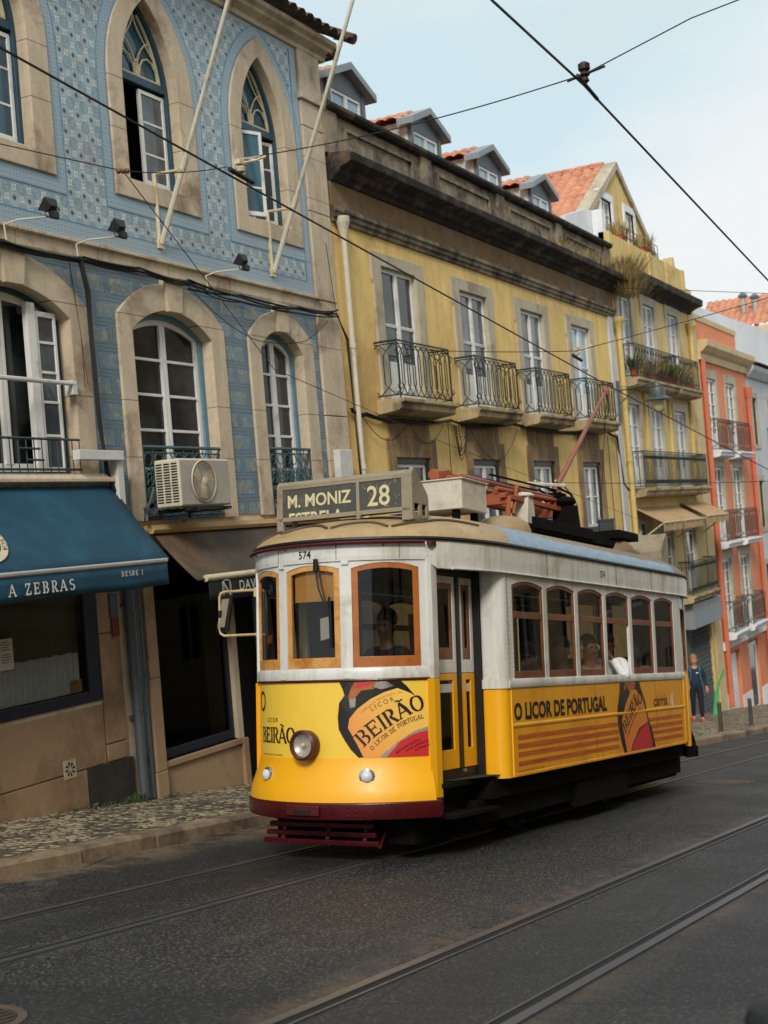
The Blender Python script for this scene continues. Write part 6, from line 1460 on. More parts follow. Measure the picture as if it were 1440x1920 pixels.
mb = MB(); mb.box(.105, .165, -.825, -.79, .70, 2.31); mb.box(.445, .47, -.87, -.79, .60, 2.33); mb.box(-.34, .47, -.84, -.79, 2.305, 2.36); mb.box(-.34, .47, -.82, -.78, .62, .695); B(mb, 'door_seal', T['black'])
mb = MB(); mb.box(-.36, .50, -.93, -.70, .575, .61); mb.box(-.36, .50, -.98, -.72, .33, .36); mb.box(-.34, .50, -.80, -.78, .3, .6); B(mb, 'step', T['under'])
mb = MB(); mb.tube([(.13, -.845, .695), (.13, -.845, .67)], .02, 6); B(mb, 'hinge', T['chrome'])
# underframe and wheels
mb = MB(); mb.box(.35, 5.85, -.98, .98, .42, .60); mb.box(1.2, 5.0, -.78, -.70, .24, .44); mb.box(1.2, 5.0, .70, .78, .24, .44)
mb.box(2.4, 3.9, -.95, .95, .16, .42); mb.box(-.45, 6.6, -.66, .66, .13, .42); mb.box(.2, 6.0, -.90, -.66, .22, .42); mb.box(-.55, .5, -.6, .6, .32, .5); mb.box(5.7, 6.8, -.6, .6, .3, .5)  # low boxes added to block light and blacken the gap underneath
mb.box(.05, .30, -.80, -.72, .2, .42); mb.box(1.5, 2.3, -.86, -.78, .30, .40); mb.box(4.0, 4.8, -.86, -.78, .3, .4)
for x in (1.35, 1.9, 2.45, 3.85, 4.4, 4.95): mb.tube([(x, -.82, .20), (x, -.82, .46)], .05, 8)
B(mb, 'underframe', T['under'], bev=.008)
for x in (1.9, 4.4):
    for y in (-.45, .45):
        s_ = -1 if y < 0 else 1
        MB().lathe([(.02, -.07), (.36, -.07), (.39, -.04), (.39, -.03), (.345, -.025), (.345, .05), (.30, .055), (.27, .02), (.12, .02), (.10, .06), (.02, .06)], (x, y, .345), (0, s_, 0), 28).build('wheel', T['steelw'], TRAM, org=(0, 0, 0))
def lifeguard(m_, nm):
    mb = MB()
    for z, x, ya, yb_ in ((.345, -.585, .60, -.34), (.285, -.61, .615, -.375), (.22, -.635, .63, -.41), (.155, -.66, .645, -.45)):
        mb.obox((x, (ya + yb_) / 2, z), Vector((-.02, 0, -.002)), (0, (ya - yb_) / 2, 0), Vector((-.005, 0, .019)))
    for y in (.48, .05, -.30): mb.obox((-.605, y, .25), Vector((.010, 0, 0)), (0, .018, 0), Vector((.038, 0, .11)))
    mb.tube([(-.60, .56, .345), (-.60, -.36, .345)], .018, 8); 
    for y in (.54, -.34): mb.tube([(-.60, y, .34), (-.58, y, .42)], .02, 6); mb.ball((-.60, y, .345), .03, 8)
    mb.obox((-.62, -.50, .16), Vector((-.25, .02, 0)), (0, .012, 0), (0, 0, .02)) if 0 else mb.tube([(-.66, -.45, .12), (-.40, -.42, .34)], .013, 5)
    if nm: mb.v = [Vector(mir(q)) for q in mb.v]
    B(mb, 'lifeguard', m_, bev=.004)
lifeguard(T['maroon'], 0); lifeguard(T['under'], 1)
# lamps
def fpos(a, z, o=0): q = pf(a, o); return Vector((q[0], q[1], z))
def nrm(a): return Vector((-math.cos(rad(a)), -math.sin(rad(a)), 0))
n_ = nrm(-4); c = fpos(-4, .945); HL = MB().lathe([(.105, -.01), (.118, .02), (.118, .05), (.112, .075), (.122, .08), (.122, .10), (.105, .115), (.095, .10), (.09, .06)], c, n_, 36, cap=False)
for k in range(14): a = k * 2 * PI / 14; HL.ball(c + n_ * .10 + Vector((n_.y, -n_.x, 0)) * .117 * math.cos(a) + Vector((0, 0, .117 * math.sin(a))), .006, 6)
hl = B(HL, 'headlight', tplain('maroon_rim', srgb(84, 40, 34), .4, sc=8), smooth=True)
B(MB().lathe([(.094, .085), (.08, .07), (.05, .055), (.02, .05), (.001, .05)], c, n_, 28, cap=False), 'reflector', tplain('silvered_reflector', srgb(206, 198, 186), .35, metal=.45, var=.5, sc=14), hl)
mtl, t, b = newmat('lens_glass'); b.inputs['Transmission Weight'].default_value = 1; b.inputs['Roughness'].default_value = .08; b.inputs['Base Color'].default_value = (.95, .93, .88, 1)
rg = t.noise(t.obj(), 40, 2); bump(t, b, rg, .5, .01); T['lens'] = mtl
B(MB().lathe([(.094, .092), (.09, .10), (.06, .108), (.02, .112), (.001, .112)], c, n_, 28, cap=False), 'lens', M['glass_cl'], hl)
B(MB().ball(c + n_ * .08, .020, 10), 'bulb', tplain('bulb', srgb(236, 214, 160), .2), hl)
for a in (23.5, -30.5):
    n_ = (nrm(a) + Vector((0, 0, -.0))).normalized(); c = fpos(a, .695, .035)
    h = B(MB().lathe([(.062, -.03), (.066, .0), (.062, .012), (.045, .016)], c, n_, 24), 'side_lamp', T['chrome']); B(MB().lathe([(.045, .0), (.044, .03), (.03, .045), (.01, .052)], c, n_, 20), 'lens', tplain('frosted_lens', srgb(206, 212, 222), .2, var=.03), h)
# mirror on a pipe loop
mb = MB(); x = -.40; mb.tube([(x, .86, 2.262), (x, 1.22, 2.262), (x, 1.255, 2.25), (x, 1.27, 2.215), (x, 1.27, 1.93), (x, 1.26, 1.89), (x, 1.22, 1.872), (x, .86, 1.872)], .012, 6); mb.box(x - .03, x + .02, .84, .88, 2.20, 2.28); mb.box(x - .02, x + .02, .84, .87, 1.85, 1.89)
mr = B(mb, 'mirror_bracket', tplain('cream_pipe', srgb(196, 172, 128), .45, sc=9, c2=srgb(140, 100, 60), amt=.4))
mb = MB(); pts = [(-.015, 0)] ; cm = Vector((x - .0, 1.21, 2.07)); ax = Vector((.94, -.35, -.05)).normalized(); sdv = Vector((.35, .94, 0)).normalized()
mb.obox(cm, ax * .018, sdv * .085, Vector((0.0, -.03, .165))); mb.box(x - .02, x + .02, 1.22, 1.285, 2.03, 2.10); hs = B(mb, 'mirror', T['black'], mr, bev=.015)
mb = MB(); mb.obox(cm - ax * .021, ax * .003, sdv * .055, Vector((0, -.027, .125))); B(mb, 'mirror_back', T['signgrey'], hs, bev=.002)
# destination box
mb = MB(); xs_ = -.40
E_ = [(-.40, 2.76), (-.40, 3.15), (-.37, 3.185), (-.33, 3.19), (-.12, 3.0), (-.10, 2.95), (-.10, 2.79)]
for y0, y1 in ((-.70, -.68),): mb.prism(E_, y0, y1, lambda u, v, d: (u, d, v), [rect(-.36, -.27, 2.81, 2.90), rect(-.22, -.14, 2.81, 2.90)])
mb.prism([(-.40, 2.86), (-.40, 3.15), (-.37, 3.185), (-.33, 3.19), (-.12, 3.0), (-.12, 2.86)], .62, .64, lambda u, v, d: (u, d, v))
mb.box(-.40, -.385, -.68, .62, 3.115, 3.15); mb.box(-.40, -.385, -.68, .62, 2.835, 2.872); mb.box(-.40, -.384, -.68, -.60, 2.76, 3.12); mb.box(-.40, -.384, .58, .62, 2.86, 3.12)
mb.add([(-.40, -.68, 3.15), (-.40, .62, 3.15), (-.37, .62, 3.185), (-.37, -.68, 3.185), (-.33, .62, 3.19), (-.33, -.68, 3.19), (-.12, .62, 3.0), (-.12, -.68, 3.0), (-.12, .62, 2.86), (-.12, -.68, 2.86), (-.385, .62, 2.86), (-.385, -.68, 2.86)], [(0, 1, 2, 3), (3, 2, 4, 5), (5, 4, 6, 7), (7, 6, 8, 9), (9, 8, 10, 11)])
mb.box(-.402, -.382, -.195, -.165, 2.80, 3.12); mb.box(-.40, -.36, .58, .64, 2.66, 2.86); mb.box(-.20, -.16, .58, .62, 2.7, 2.86); mb.box(-.39, -.35, -.20, -.15, 2.82, 2.86)
db = B(mb, 'destination_box', T['signgrey'], bev=.004)
mb = MB(); mb.add([(-.392, .58, 2.872), (-.392, -.60, 2.872), (-.392, -.60, 3.115), (-.392, .58, 3.115)], [(0, 1, 2, 3)]); B(mb, 'destination_blind', T['signdark'], db)
mb = MB()
def tx(s, size, y0, z0, x=-.396, **k):
    vs, fs = font_mesh(s, size, **k); return [(x, y0 - u, z0 + v) for u, v in vs], fs
mb.add(*tx('M. MONIZ', .152, .535, 2.955, bold=.0035, sx=.93))
vs, fs = font_mesh('ESTRELA', .155, bold=.0035, sx=.93)     # only the upper part of the next name shows on the blind
bm = bmesh.new(); V_ = [bm.verts.new((u, v, 0)) for u, v in vs]
for f in fs:
    try: bm.faces.new([V_[i] for i in f])
    except ValueError: pass
bmesh.ops.bisect_plane(bm, geom=bm.verts[:] + bm.edges[:] + bm.faces[:], plane_co=(0, .078, 0), plane_no=(0, 1, 0), clear_inner=True)
bm.verts.index_update(); mb.add([(-.396, .525 - v.co.x, 2.796 + v.co.y) for v in bm.verts], [[v.index for v in f.verts] for f in bm.faces]); bm.free()
mb.add(*tx('28', .240, -.265, 2.905, bold=.003, sx=.95)); B(mb, 'route_lettering', T['signlet'], db)
mb = MB(); rr = random.Random(3)
for k in range(26):
    y = rr.uniform(-.22, -.59); z = rr.uniform(2.88, 3.1); a = rr.uniform(0, PI); l = rr.uniform(.01, .05); d = Vector((0, math.cos(a), math.sin(a))) * l; mb.tube([Vector((-.3945, y, z)) - d * .5, Vector((-.3945, y, z)) + d * .5], .0012, 3)
B(mb, 'scratches', T['signlet'], db)
# rear destination box
mb = MB(); mb.prism([(2 * XM - u, v) for u, v in E_], -.70, .62, lambda u, v, d: (u, d, v)); B(mb, 'destination_box', T['signgrey'], bev=.004)
# roof gear
mb = MB(); mb.box(1.18, 1.74, -.40, .40, 3.03, 3.31); mb.box(1.16, 1.76, -.42, .42, 3.31, 3.325); bx = B(mb, 'roof_box', T['boxwhite'], bev=.008)
mb = MB()
for x in (1.25, 1.65):
    for y in (-.3, .3): mb.box(x - .03, x + .03, y - .03, y + .03, 2.88, 3.03)
B(mb, 'box_foot', T['under'], bx)
for x in (2.35, 5.6): B(MB().lathe([(.30, -.10), (.30, .02), (.27, .10), (.19, .16), (.08, .185), (.01, .19)], (x, -.28, 2.88), (0, 0, 1), 24), 'roof_ventilator', T['roof'], rf)
mb = MB(); mb.box(2.85, 6.0, -.42, .42, 2.95, 3.02); mb.box(2.85, 4.6, -.44, -.40, 2.98, 3.10)
for x in (3.0, 3.9, 4.8, 5.8):
    for y in (-.36, .36): mb.box(x - .04, x + .04, y - .04, y + .04, 2.84, 2.96)
for k in range(13): mb.box(4.70 + k * .10, 4.75 + k * .10, -.38, .38, 3.02, 3.07)
mb.box(5.35, 6.05, -.5, .45, 3.06, 3.16); B(mb, 'roof_board', T['under'], bev=.006)
mb = MB(); mb.prism([(2.98, 3.05), (3.02, 3.34), (3.16, 3.34), (3.22, 3.05)], -.30, -.12, lambda u, v, d: (u, d, v)); mb.lathe([(.12, .0), (.13, .02), (.09, .05), (.02, .06)], (3.09, -.21, 3.34), (0, 0, 1), 14); B(mb, 'roof_resistor', T['boxwhite'], bev=.006)
mb = MB(); mb.prism([(4.02, 3.05), (4.06, 3.34), (4.18, 3.34), (4.26, 3.05)], -.42, -.16, lambda u, v, d: (u, d, v)); mb.lathe([(.05, 0), (.1, .02), (.12, .05), (.10, .09), (.03, .11)], (4.12, -.3, 3.34), (0, 0, 1), 14); B(mb, 'lightning_arrester', T['under'], bev=.006)
# trolley base and poles
mb = MB(); mb.tube([(1.42, .02, 3.42), (1.95, .02, 3.43)], .055, 12); mb.tube([(1.42, -.14, 3.37), (1.9, -.14, 3.38)], .03, 10); mb.prism([(1.3, 3.34), (1.3, 3.42), (1.55, 3.47), (1.8, 3.35)], -.1, -.07, lambda u, v, d: (u, d, v)); mb.box(1.3, 1.75, -.2, .1, 3.326, 3.345)
mb.box(2.5, 4.2, -.26, -.20, 3.28, 3.33); mb.box(2.5, 4.2, .20, .26, 3.28, 3.33); mb.box(2.55, 2.62, -.26, .26, 3.22, 3.34); mb.box(4.1, 4.18, -.26, .26, 3.22, 3.40)
mb.tube([(2.9, -.02, 3.40), (3.9, -.02, 3.42)], .075, 12); mb.tube([(2.5, -.16, 3.38), (4.15, -.16, 3.42)], .028, 8); mb.tube([(2.7, -.26, 3.12), (2.95, -.2, 3.45), (3.3, -.22, 3.30)], .022, 6); mb.tube([(2.55, -.26, 3.05), (2.6, -.26, 3.3)], .03, 6); mb.tube([(4.1, -.26, 3.05), (4.13, -.26, 3.3)], .03, 6)
tb = B(mb, 'trolley_base', T['rust'], bev=.004)
tip = Vector((6.77, .07, 5.22)); base = Vector((3.92, .0, 3.10))
mb = MB(); mb.tube([base, base.lerp(tip, .5), tip], [.038, .030, .022], 10); B(mb, 'trolley_pole', T['pole'])
mb = MB(); d = (tip - base).normalized(); mb.tube([tip - d * .12, tip + d * .04], .032, 8); mb.lathe([(.035, -.015), (.02, 0), (.035, .015)], tip + d * .05, (0, 1, 0), 12); mb.tube([tip - d * .35, tip - d * .1 + Vector((.03, 0, -.02))], .009, 4); B(mb, 'pole_head', T['pole'])
mb = MB(); mb.tube([(1.9, -.06, 3.44), (4.25, -.10, 3.47)], [.036, .022], 10); mb.tube([(2.2, .1, 3.42), (4.1, .1, 3.40)], .03, 8); B(mb, 'stowed_pole', T['pole'])
mb = MB(); mb.tube([(2.4, -.14, 3.52), (4.3, -.12, 3.56)], .012, 5); mb.tube([(2.4, .14, 3.54), (4.3, .12, 3.58)], .012, 5)
for k in range(4): mb.tube([(4.1, -.22 + .12 * k, 3.56), (4.45, -.24 + .13 * k, 3.52), (4.62, -.2 + .1 * k, 3.44), (4.5, -.2 + .1 * k, 3.36)], .014, 5)
mb.box(4.2, 4.4, -.2, .2, 3.47, 3.52); mb.tube([(4.3, -.1, 3.5), (4.3, -.1, 3.1)], .016, 5); B(mb, 'pole_hooks', T['under'])
mb = MB(); mb.tube([(4.2, -.15, 3.66), (4.5, -.15, 3.62), (4.7, -.16, 3.54), (4.86, -.16, 3.42)], .013, 5); mb.tube([(4.2, .1, 3.68), (4.6, .1, 3.66), (4.95, .1, 3.52), (5.1, .1, 3.34)], .013, 5); mb.tube([(4.15, -.3, 3.58), (4.2, .2, 3.66)], .02, 5); B(mb, 'guide_horns', T['boxwhite'])
mb = MB(); mb.tube([(tip.x, tip.y, tip.z), (6.4, .05, 4.1), (6.0, 0, 3.2)], .005, 3); B(mb, 'pole_rope', T['under'])
mb = MB()
for k in range(9): a = k * .7; mb.tube([(.02, -.60, 2.80), (.02 + .03 * math.cos(a), -.60 + .03 * math.sin(a), 2.92)], .004, 3)
B(mb, 'moss_tuft', M['leaf'])
# wipers, blind, papers in the cab
mb = MB(); o = .012
mb.tube([fpos(1.5, 2.40, o), fpos(3.5, 2.20, .03), fpos(7.5, 2.02, .02)], .007, 4); mb.tube([fpos(3.2, 2.40, o), fpos(5.2, 2.2, .03), fpos(8.5, 1.98, .02)], .006, 4); mb.tube([fpos(8.2, 2.13, .012), fpos(8.6, 1.72, .012)], .012, 4); mb.tube([fpos(2.3, 2.44, .02), fpos(2.3, 2.34, .03)], .022, 6)
B(mb, 'wiper', T['black'])
mb = MB()
for k in range(8): a, b_ = -13 + k * 3, -10 + k * 3; p0, p1 = pf(a, -.05), pf(b_, -.05); mb.quad((*p0, 2.10), (*p1, 2.10), (*p1, 2.35), (*p0, 2.35))
B(mb, 'sun_blind', tplain('amber_blind', srgb(214, 156, 70), .8))
mb = MB(); mb.add([fpos(1, 1.78, -.07), fpos(6.5, 1.80, -.07), fpos(7, 1.94, -.07), fpos(6.5, 2.02, -.07), fpos(1, 2.0, -.07)][:2] + [fpos(7, 1.98, -.07), fpos(1, 1.96, -.07)], [(0, 1, 2, 3)]); B(mb, 'paper_sheet', M['paper'])
mb = MB(); mb.mi = 0; mb.add([fpos(-44, 1.65, -.05), fpos(-37, 1.65, -.05), fpos(-34, 1.82, -.05), fpos(-41, 1.82, -.05)], [(0, 1, 2, 3)]); mb.mi = 1; mb.add([fpos(-41.6, 1.78, -.045), fpos(-34.6, 1.78, -.045), fpos(-33, 1.85, -.045), fpos(-40, 1.85, -.045)], [(0, 1, 2, 3)]); B(mb, 'line_card', [T['text'], T['wood']])
mb = MB(); mb.box(-.30, -.26, .42, .50, 1.5, 2.4); mb.box(.30, .36, .25, .33, .7, 2.4); B(mb, 'cab_post', T['cream'])
mb = MB(); mb.box(-.55, -.15, -.55, .35, .7, 1.48); mb.lathe([(.14, 0), (.14, .03), (.03, .05), (.03, .15)], (-.35, -.12, 1.48), (0, 0, 1), 16); B(mb, 'control_desk', T['inside'], bev=.02)
# seats
for side in (-1, 1):
    for k in range(6):
        x = .95 + .8 * k; mb = MB(); mb.box(x + .28, x + .33, side * .98, side * .25, .75, 1.38); mb.box(x - .12, x + .30, side * .98, side * .25, .80, .88); B(mb, 'bench_seat', T['inside'], bev=.015)
# hanging rail
mb = MB(); mb.tube([(.6, -.4, 2.25), (5.6, -.4, 2.25)], .012, 5); mb.tube([(.6, .4, 2.25), (5.6, .4, 2.25)], .012, 5)
for x in (1.4, 3.0, 4.6): mb.tube([(x, -.4, .7), (x, -.4, 2.4)], .014, 6)
B(mb, 'grab_rail', T['chrome'])
# panel seams
mb = MB()
for a in (-18.7, 15.7): col_box(mb, pf, a - .08, a + .08, .50, .50, .835, .835, .0, .0) if 0 else None
for x in (1.5, 3.42, 4.6): mb.box(x - .003, x + .003, -HW - .021, -HW - .012, 2.37, 2.57)
mb.box(2.66, 2.666, -HW - .0052, -HW, .612, 1.34); mb.box(4.6, 4.606, -HW - .0052, -HW, .612, 1.34)
for a in (-20, 12, 40): q0, q1 = fpos(a, 2.43, .0195), fpos(a, 2.57, .018); mb.tube([q0, q1], .0025, 4)
B(mb, 'panel_seams', tplain('seam_dirt', srgb(90, 80, 66), .8))
# ---- printed adverts
def decal(name, poly, mapper, mat, parent, bis=.03):
    bm = bmesh.new()
    tr = tessellate_polygon([[Vector((p[0], p[1], 0)) for p in poly]]); V_ = [bm.verts.new((p[0], p[1], 0)) for p in poly]
    for t_ in tr:
        try: bm.faces.new([V_[i] for i in t_])
        except ValueError: pass
    xs_ = [p[0] for p in poly]; s_ = min(xs_) + bis
    while s_ < max(xs_):
        bmesh.ops.bisect_plane(bm, geom=bm.verts[:] + bm.edges[:] + bm.faces[:], plane_co=(s_, 0, 0), plane_no=(1, 0, 0)); s_ += bis
    bm.verts.index_update(); mb = MB(); mb.add([mapper(v.co.x, v.co.y) for v in bm.verts], [[v.index for v in f.verts] for f in bm.faces]); bm.free()
    return B(mb, name, mat, parent)
fm = lambda e: (lambda s_, z: fpos(math.degrees(s_ / 1.049), z, e))
sm = lambda e: (lambda x, z: (x, -HW - .004 - e, z))
FP = [o_ for o_ in TRAM.children if o_.name.startswith('front_panel')][0]
T['bott'] = tplain('bottle_print', srgb(28, 22, 20), .35, var=.5, sc=5, c2=srgb(70, 58, 52), amt=.4)
def label_mat(name, ca, cb, axis_fn):
    mt, t, b = newmat(name); P = t.obj(); x, y, z = t.sep(P); f = axis_fn(t, x, y, z)
    n = t.noise(P, 6, 4); t.l.new(t.mix(t.m('ADD', f, t.m('MULTIPLY', t.m('SUBTRACT', n, .5), .2), clamp=True), ca, cb), b.inputs['Base Color']); b.inputs['Roughness'].default_value = .35; return mt
T['lab'] = label_mat('amber_label', srgb(226, 138, 66), srgb(240, 194, 92), lambda t, x, y, z: t.ramp(t.m('SUBTRACT', t.m('MULTIPLY', y, -1.0), t.m('MULTIPLY', z, -.5)), .75, 1.35))
T['labs'] = label_mat('amber_label_side', srgb(226, 128, 44), srgb(216, 138, 40), lambda t, x, y, z: t.ramp(z, .7, 1.2))
T['redp'] = tplain('red_print', srgb(200, 44, 48), .4, var=.1); T['silv'] = tplain('silver_print', srgb(150, 146, 140), .35, var=.6, sc=8, c2=srgb(40, 34, 30), amt=.6)
bott = [(0.216, 1.441), (0.245, 1.381), (0.258, 1.334), (0.212, 1.275), (0.197, 1.157), (0.204, 1.064), (0.247, 0.985), (0.3, 0.905), (0.365, 0.838), (.60, .838), (.90, 1.15), (.86, 1.29), (0.796, 1.36), (0.77, 1.393), (0.717, 1.441)]
decal('bottle_print', bott, fm(.003), T['bott'], FP)
decal('bottle_highlight', [(.300, 1.23), (.297, 1.30), (.322, 1.33), (.352, 1.31), (.345, 1.24)], fm(.0042), T['silv'], FP); decal('bottle_highlight', [(.47, 1.435), (.60, 1.44), (.66, 1.40), (.56, 1.375), (.48, 1.40)], fm(.0042), T['silv'], FP)
decal('cap_print', [(0.285, 1.31), (.312, 1.386), (0.345, 1.435), (0.52, 1.44), (0.50, 1.38), (.40, 1.37), (.33, 1.30)], fm(.0044), T['wood'], FP); decal('cap_print', [(0.33, 1.386), (0.368, 1.43), (0.50, 1.438), (0.448, 1.402), (0.38, 1.388)], fm(.0050), T['redp'], FP)
lab = [(0.282, 1.076), (0.295, 1.148), (0.363, 1.226), (0.472, 1.302), (0.58, 1.352), (0.688, 1.382), (0.782, 1.345), (0.851, 1.304), (0.892, 1.243), (0.934, 1.15), (0.934, 1.07), (0.814, 1.035), (0.675, 0.948), (0.566, 0.87), (0.53, 0.838), (0.405, 0.838), (0.355, 0.943)]
decal('label_print', lab, fm(.0058), T['lab'], FP)
decal('silver_print', [(0.934, 1.070), (0.934, 1.037), (0.814, 1.015), (0.703, 0.96), (0.62, 0.878), (0.59, 0.838), (0.53, 0.838), (0.566, 0.87), (0.675, 0.953), (0.814, 1.037)], fm(.0066), T['silv'], FP)
decal('red_print', [(0.934, 1.04), (0.934, 0.838), (0.585, 0.838), (0.62, 0.878), (0.703, 0.962), (0.814, 1.017)], fm(.0074), T['redp'], FP)
def along(pts, H, surf, e):
    P = [Vector(p) for p in pts]; L = [0]
    for a, b_ in zip(P, P[1:]): L.append(L[-1] + (b_ - a).length)
    def tang(s_):
        i = 0
        while i < len(P) - 2 and s_ > L[i + 1]: i += 1
        return i, (P[i + 1] - P[i]).normalized()
    def f(u, v, ee=0):
        i, d = tang(u); q = P[i] + d * (u - L[i]); d2 = (tang(min(L[-1], u + .05))[1] + tang(max(0, u - .05))[1]).normalized(); q = q + Vector((-d2.y, d2.x)) * v; return surf(e + ee)(q.x, q.y)
    f.len = L[-1]; return f
bl = along([(.412, .922), (0.484, 0.990), (0.585, 1.060), (0.639, 1.092), (0.722, 1.140), (0.819, 1.185), (.94, 1.215)], .1, fm, .0066)
mb = MB(); serif_text(mb, 'BEIR\u00c3O', .125, lambda u, v, e: bl(u * 1.02, v, e), gap=.10, eps=.0001, slab=.06); B(mb, 'advert_lettering', T['text'], FP)
b2 = along([(0.478, 0.893), (0.543, 0.960), (0.638, 1.026), (0.706, 1.072), (0.789, 1.110), (0.95, 1.150)], .03, fm, .0066)
mb = MB(); serif_text(mb, 'O LICOR DE PORTUGAL', .037, lambda u, v, e: b2(u * .90, v, e), gap=.12, eps=.00005, slab=.09); B(mb, 'advert_lettering', T['text'], FP)
b3 = along([(.476, 1.203), (.56, 1.246), (.68, 1.290)], .03, fm, .0066); vs, fs = font_mesh('LICOR', .052, space=1.5); B(MB().add([b3(u, v) for u, v in vs], fs), 'advert_lettering', T['text'], FP)
b4 = along([(0.396, 1.190), (0.525, 1.285), (0.62, 1.322), (0.72, 1.345)], .03, fm, .0066); vs, fs = font_mesh('LOBRANCA BENDOUDO LAL', .024, space=1.4); B(MB().add([b4(u * .9, v) for u, v in vs], fs), 'advert_lettering', T['wood_dk'], FP)
b5 = along([(.66, .852), (.75, .905), (.85, .95), (.94, .975)], .03, fm, .0082)
for k, s_ in enumerate(('RESPONSAVEL PELA PRODU', 'ADO POR UNITED FOR ONU', 'DE COMPANHIA A BEIR')):
    vs, fs = font_mesh(s_, .028 - .003 * k, bold=.0005); B(MB().add([b5(.01 + .075 * k + u * .66, v + .006 - .030 * k) for u, v in vs], fs), 'advert_lettering', T['bott'], FP)
# advert on the tram's other corner of the front
mb = MB(); serif_text(mb, 'BEIR\u00c3O', .128, lambda u, v, e: fpos(math.degrees((-.755 + u * .98) / 1.049), .955 + v - 0 * u, .003 + e), gap=.04, eps=.0001, slab=.06); B(mb, 'advert_lettering', T['text'], FP)
vs, fs = font_mesh('LICOR', .052, space=1.25); B(MB().add([fpos(math.degrees((-.635 + u * 1.1) / 1.049), 1.125 + v, .003) for u, v in vs], fs), 'advert_lettering', T['text'], FP)
vs, fs = font_mesh('SEJA RESPONSAVEL. BEBA COM MODERACAO', .022); B(MB().add([fpos(math.degrees((-.74 + u * .8) / 1.049), .85 + v, .003) for u, v in vs], fs), 'advert_lettering', T['wood_dk'], FP)
mb = MB(); vs = []
for k in range(25):
    a = 2 * PI * k / 24
    for r_ in (.062, .085): vs.append(fpos(math.degrees((-.75 + r_ * .9 * math.cos(a)) / 1.049), 1.297 + r_ * math.sin(a), .003))
mb.add(vs, [(2 * k, 2 * k + 1, 2 * k + 3, 2 * k + 2) for k in range(24)]); B(mb, 'operator_mark', T['text'], FP)
vs, fs = font_mesh('574', .092, bold=.0008); B(MB().add([fpos(math.degrees((-.128 + u * .9) / 1.06), 2.452 + v * .98, .022) for u, v in vs], fs), 'tram_number', T['text'], lb)
vs, fs = font_mesh('574', .10, bold=.001); B(MB().add([(2.93 + u * .95, -HW - .021, 2.42 + v) for u, v in vs], fs), 'tram_number', T['text'], lb)
# side adverts
vs, fs = font_mesh('O LICOR DE PORTUGAL', .198, bold=.0075); mx_ = max(u for u, v in vs); B(MB().add([(.64 + u * 2.34 / mx_, -HW - .008, 1.073 + v) for u, v in vs], fs), 'advert_lettering', T['text'], sp)
vs, fs = font_mesh('carris', .17, bold=.001); mx_ = max(u for u, v in vs); B(MB().add([(4.50 + u * .50 / mx_, -HW - .008, 1.062 + v) for u, v in vs], fs), 'operator_lettering', T['text'], sp)
mb = MB(); vs = []
for k in range(20):
    a = rad(30 + 16 * k)
    for r_ in (.045, .07): vs.append((5.2 + r_ * 1.1 * math.cos(a), -HW - .008, 1.11 + r_ * 1.2 * math.sin(a)))
mb.add(vs, [(2 * k, 2 * k + 1, 2 * k + 3, 2 * k + 2) for k in range(19)]); mb.box(5.195, 5.21, -HW - .009, -HW - .006, 1.06, 1.15); B(mb, 'operator_mark', M['plastic_white'], sp)
mb = MB(); rr = random.Random(6)
for a, b_ in ((.938, .897), (.865, .82), (.79, .75), (.712, .672)):
    for x0, x1 in ((.70, 3.30), (4.2, 5.55)):
        mb.box(x0, x1, -HW - .0065, -HW - .004, b_, a) 
T['stripe'] = label_mat('red_brown_stripe', srgb(176, 72, 26), srgb(206, 116, 32), lambda t, x, y, z: t.ramp(t.noise(t.scale(t.obj(), (.6, 1, 14)), 6, 4, .7), .4, .65)); B(mb, 'printed_stripes', T['stripe'], sp)
sb = [(3.407, 1.340), (3.38, 1.23), (3.292, 1.074), (3.287, 0.916), (3.365, 0.735), (3.45, 0.614), (4.50, .614), (4.385, 0.825), (4.298, 0.913), (4.199, 1.126), (4.087, 1.254), (4.033, 1.340)]
def side_bottle(pts): return pts
decal('bottle_print', sb, sm(.0045), T['bott'], sp, 9)
decal('cap_print', [(3.55, 1.34), (3.50, 1.24), (3.62, 1.30), (3.70, 1.22), (3.85, 1.26), (3.9, 1.34)], sm(.0052), T['wood'], sp, 9)
sl2 = [(3.43, 0.87), (3.411, 0.95), (3.559, 1.125), (3.736, 1.245), (3.897, 1.262), (4.10, 1.169), (4.19, 1.041), (4.26, 0.901), (3.958, 0.845), (3.72, 0.697), (3.65, 0.614), (3.53, 0.614)]
decal('label_print', sl2, sm(.0058), T['labs'], sp, 9)
decal('red_print', [(3.66, .614), (3.746, 0.700), (4.00, 0.835), (4.262, 0.892), (4.39, 0.654), (4.36, .614)], sm(.0066), T['redp'], sp, 9)
s4 = along([(3.50, .80), (3.62, .90), (3.80, 1.02), (4.0, 1.10), (4.25, 1.13)], .1, sm, .0066)
mb = MB(); serif_text(mb, 'BEIR\u00c3O', .135, lambda u, v, e: s4(u * 1.15, v, e), gap=.06, eps=.0001, slab=.06); B(mb, 'advert_lettering', T['text'], sp)
s5 = along([(3.56, .76), (3.68, .86), (3.84, .965), (4.02, 1.04), (4.26, 1.07)], .1, sm, .0066); vs, fs = font_mesh('O LICOR DE PORTUGAL', .045, bold=.001); B(MB().add([s5(u * 1.15, v) for u, v in vs], fs), 'advert_lettering', T['text'], sp)
vs, fs = font_mesh('SEJA RESPONSAVEL. BEBA COM MODERACAO', .028); B(MB().add([(.68 + u, -HW - .014, .622 + v) for u, v in vs], fs), 'advert_lettering', T['wood_dk'], sp)
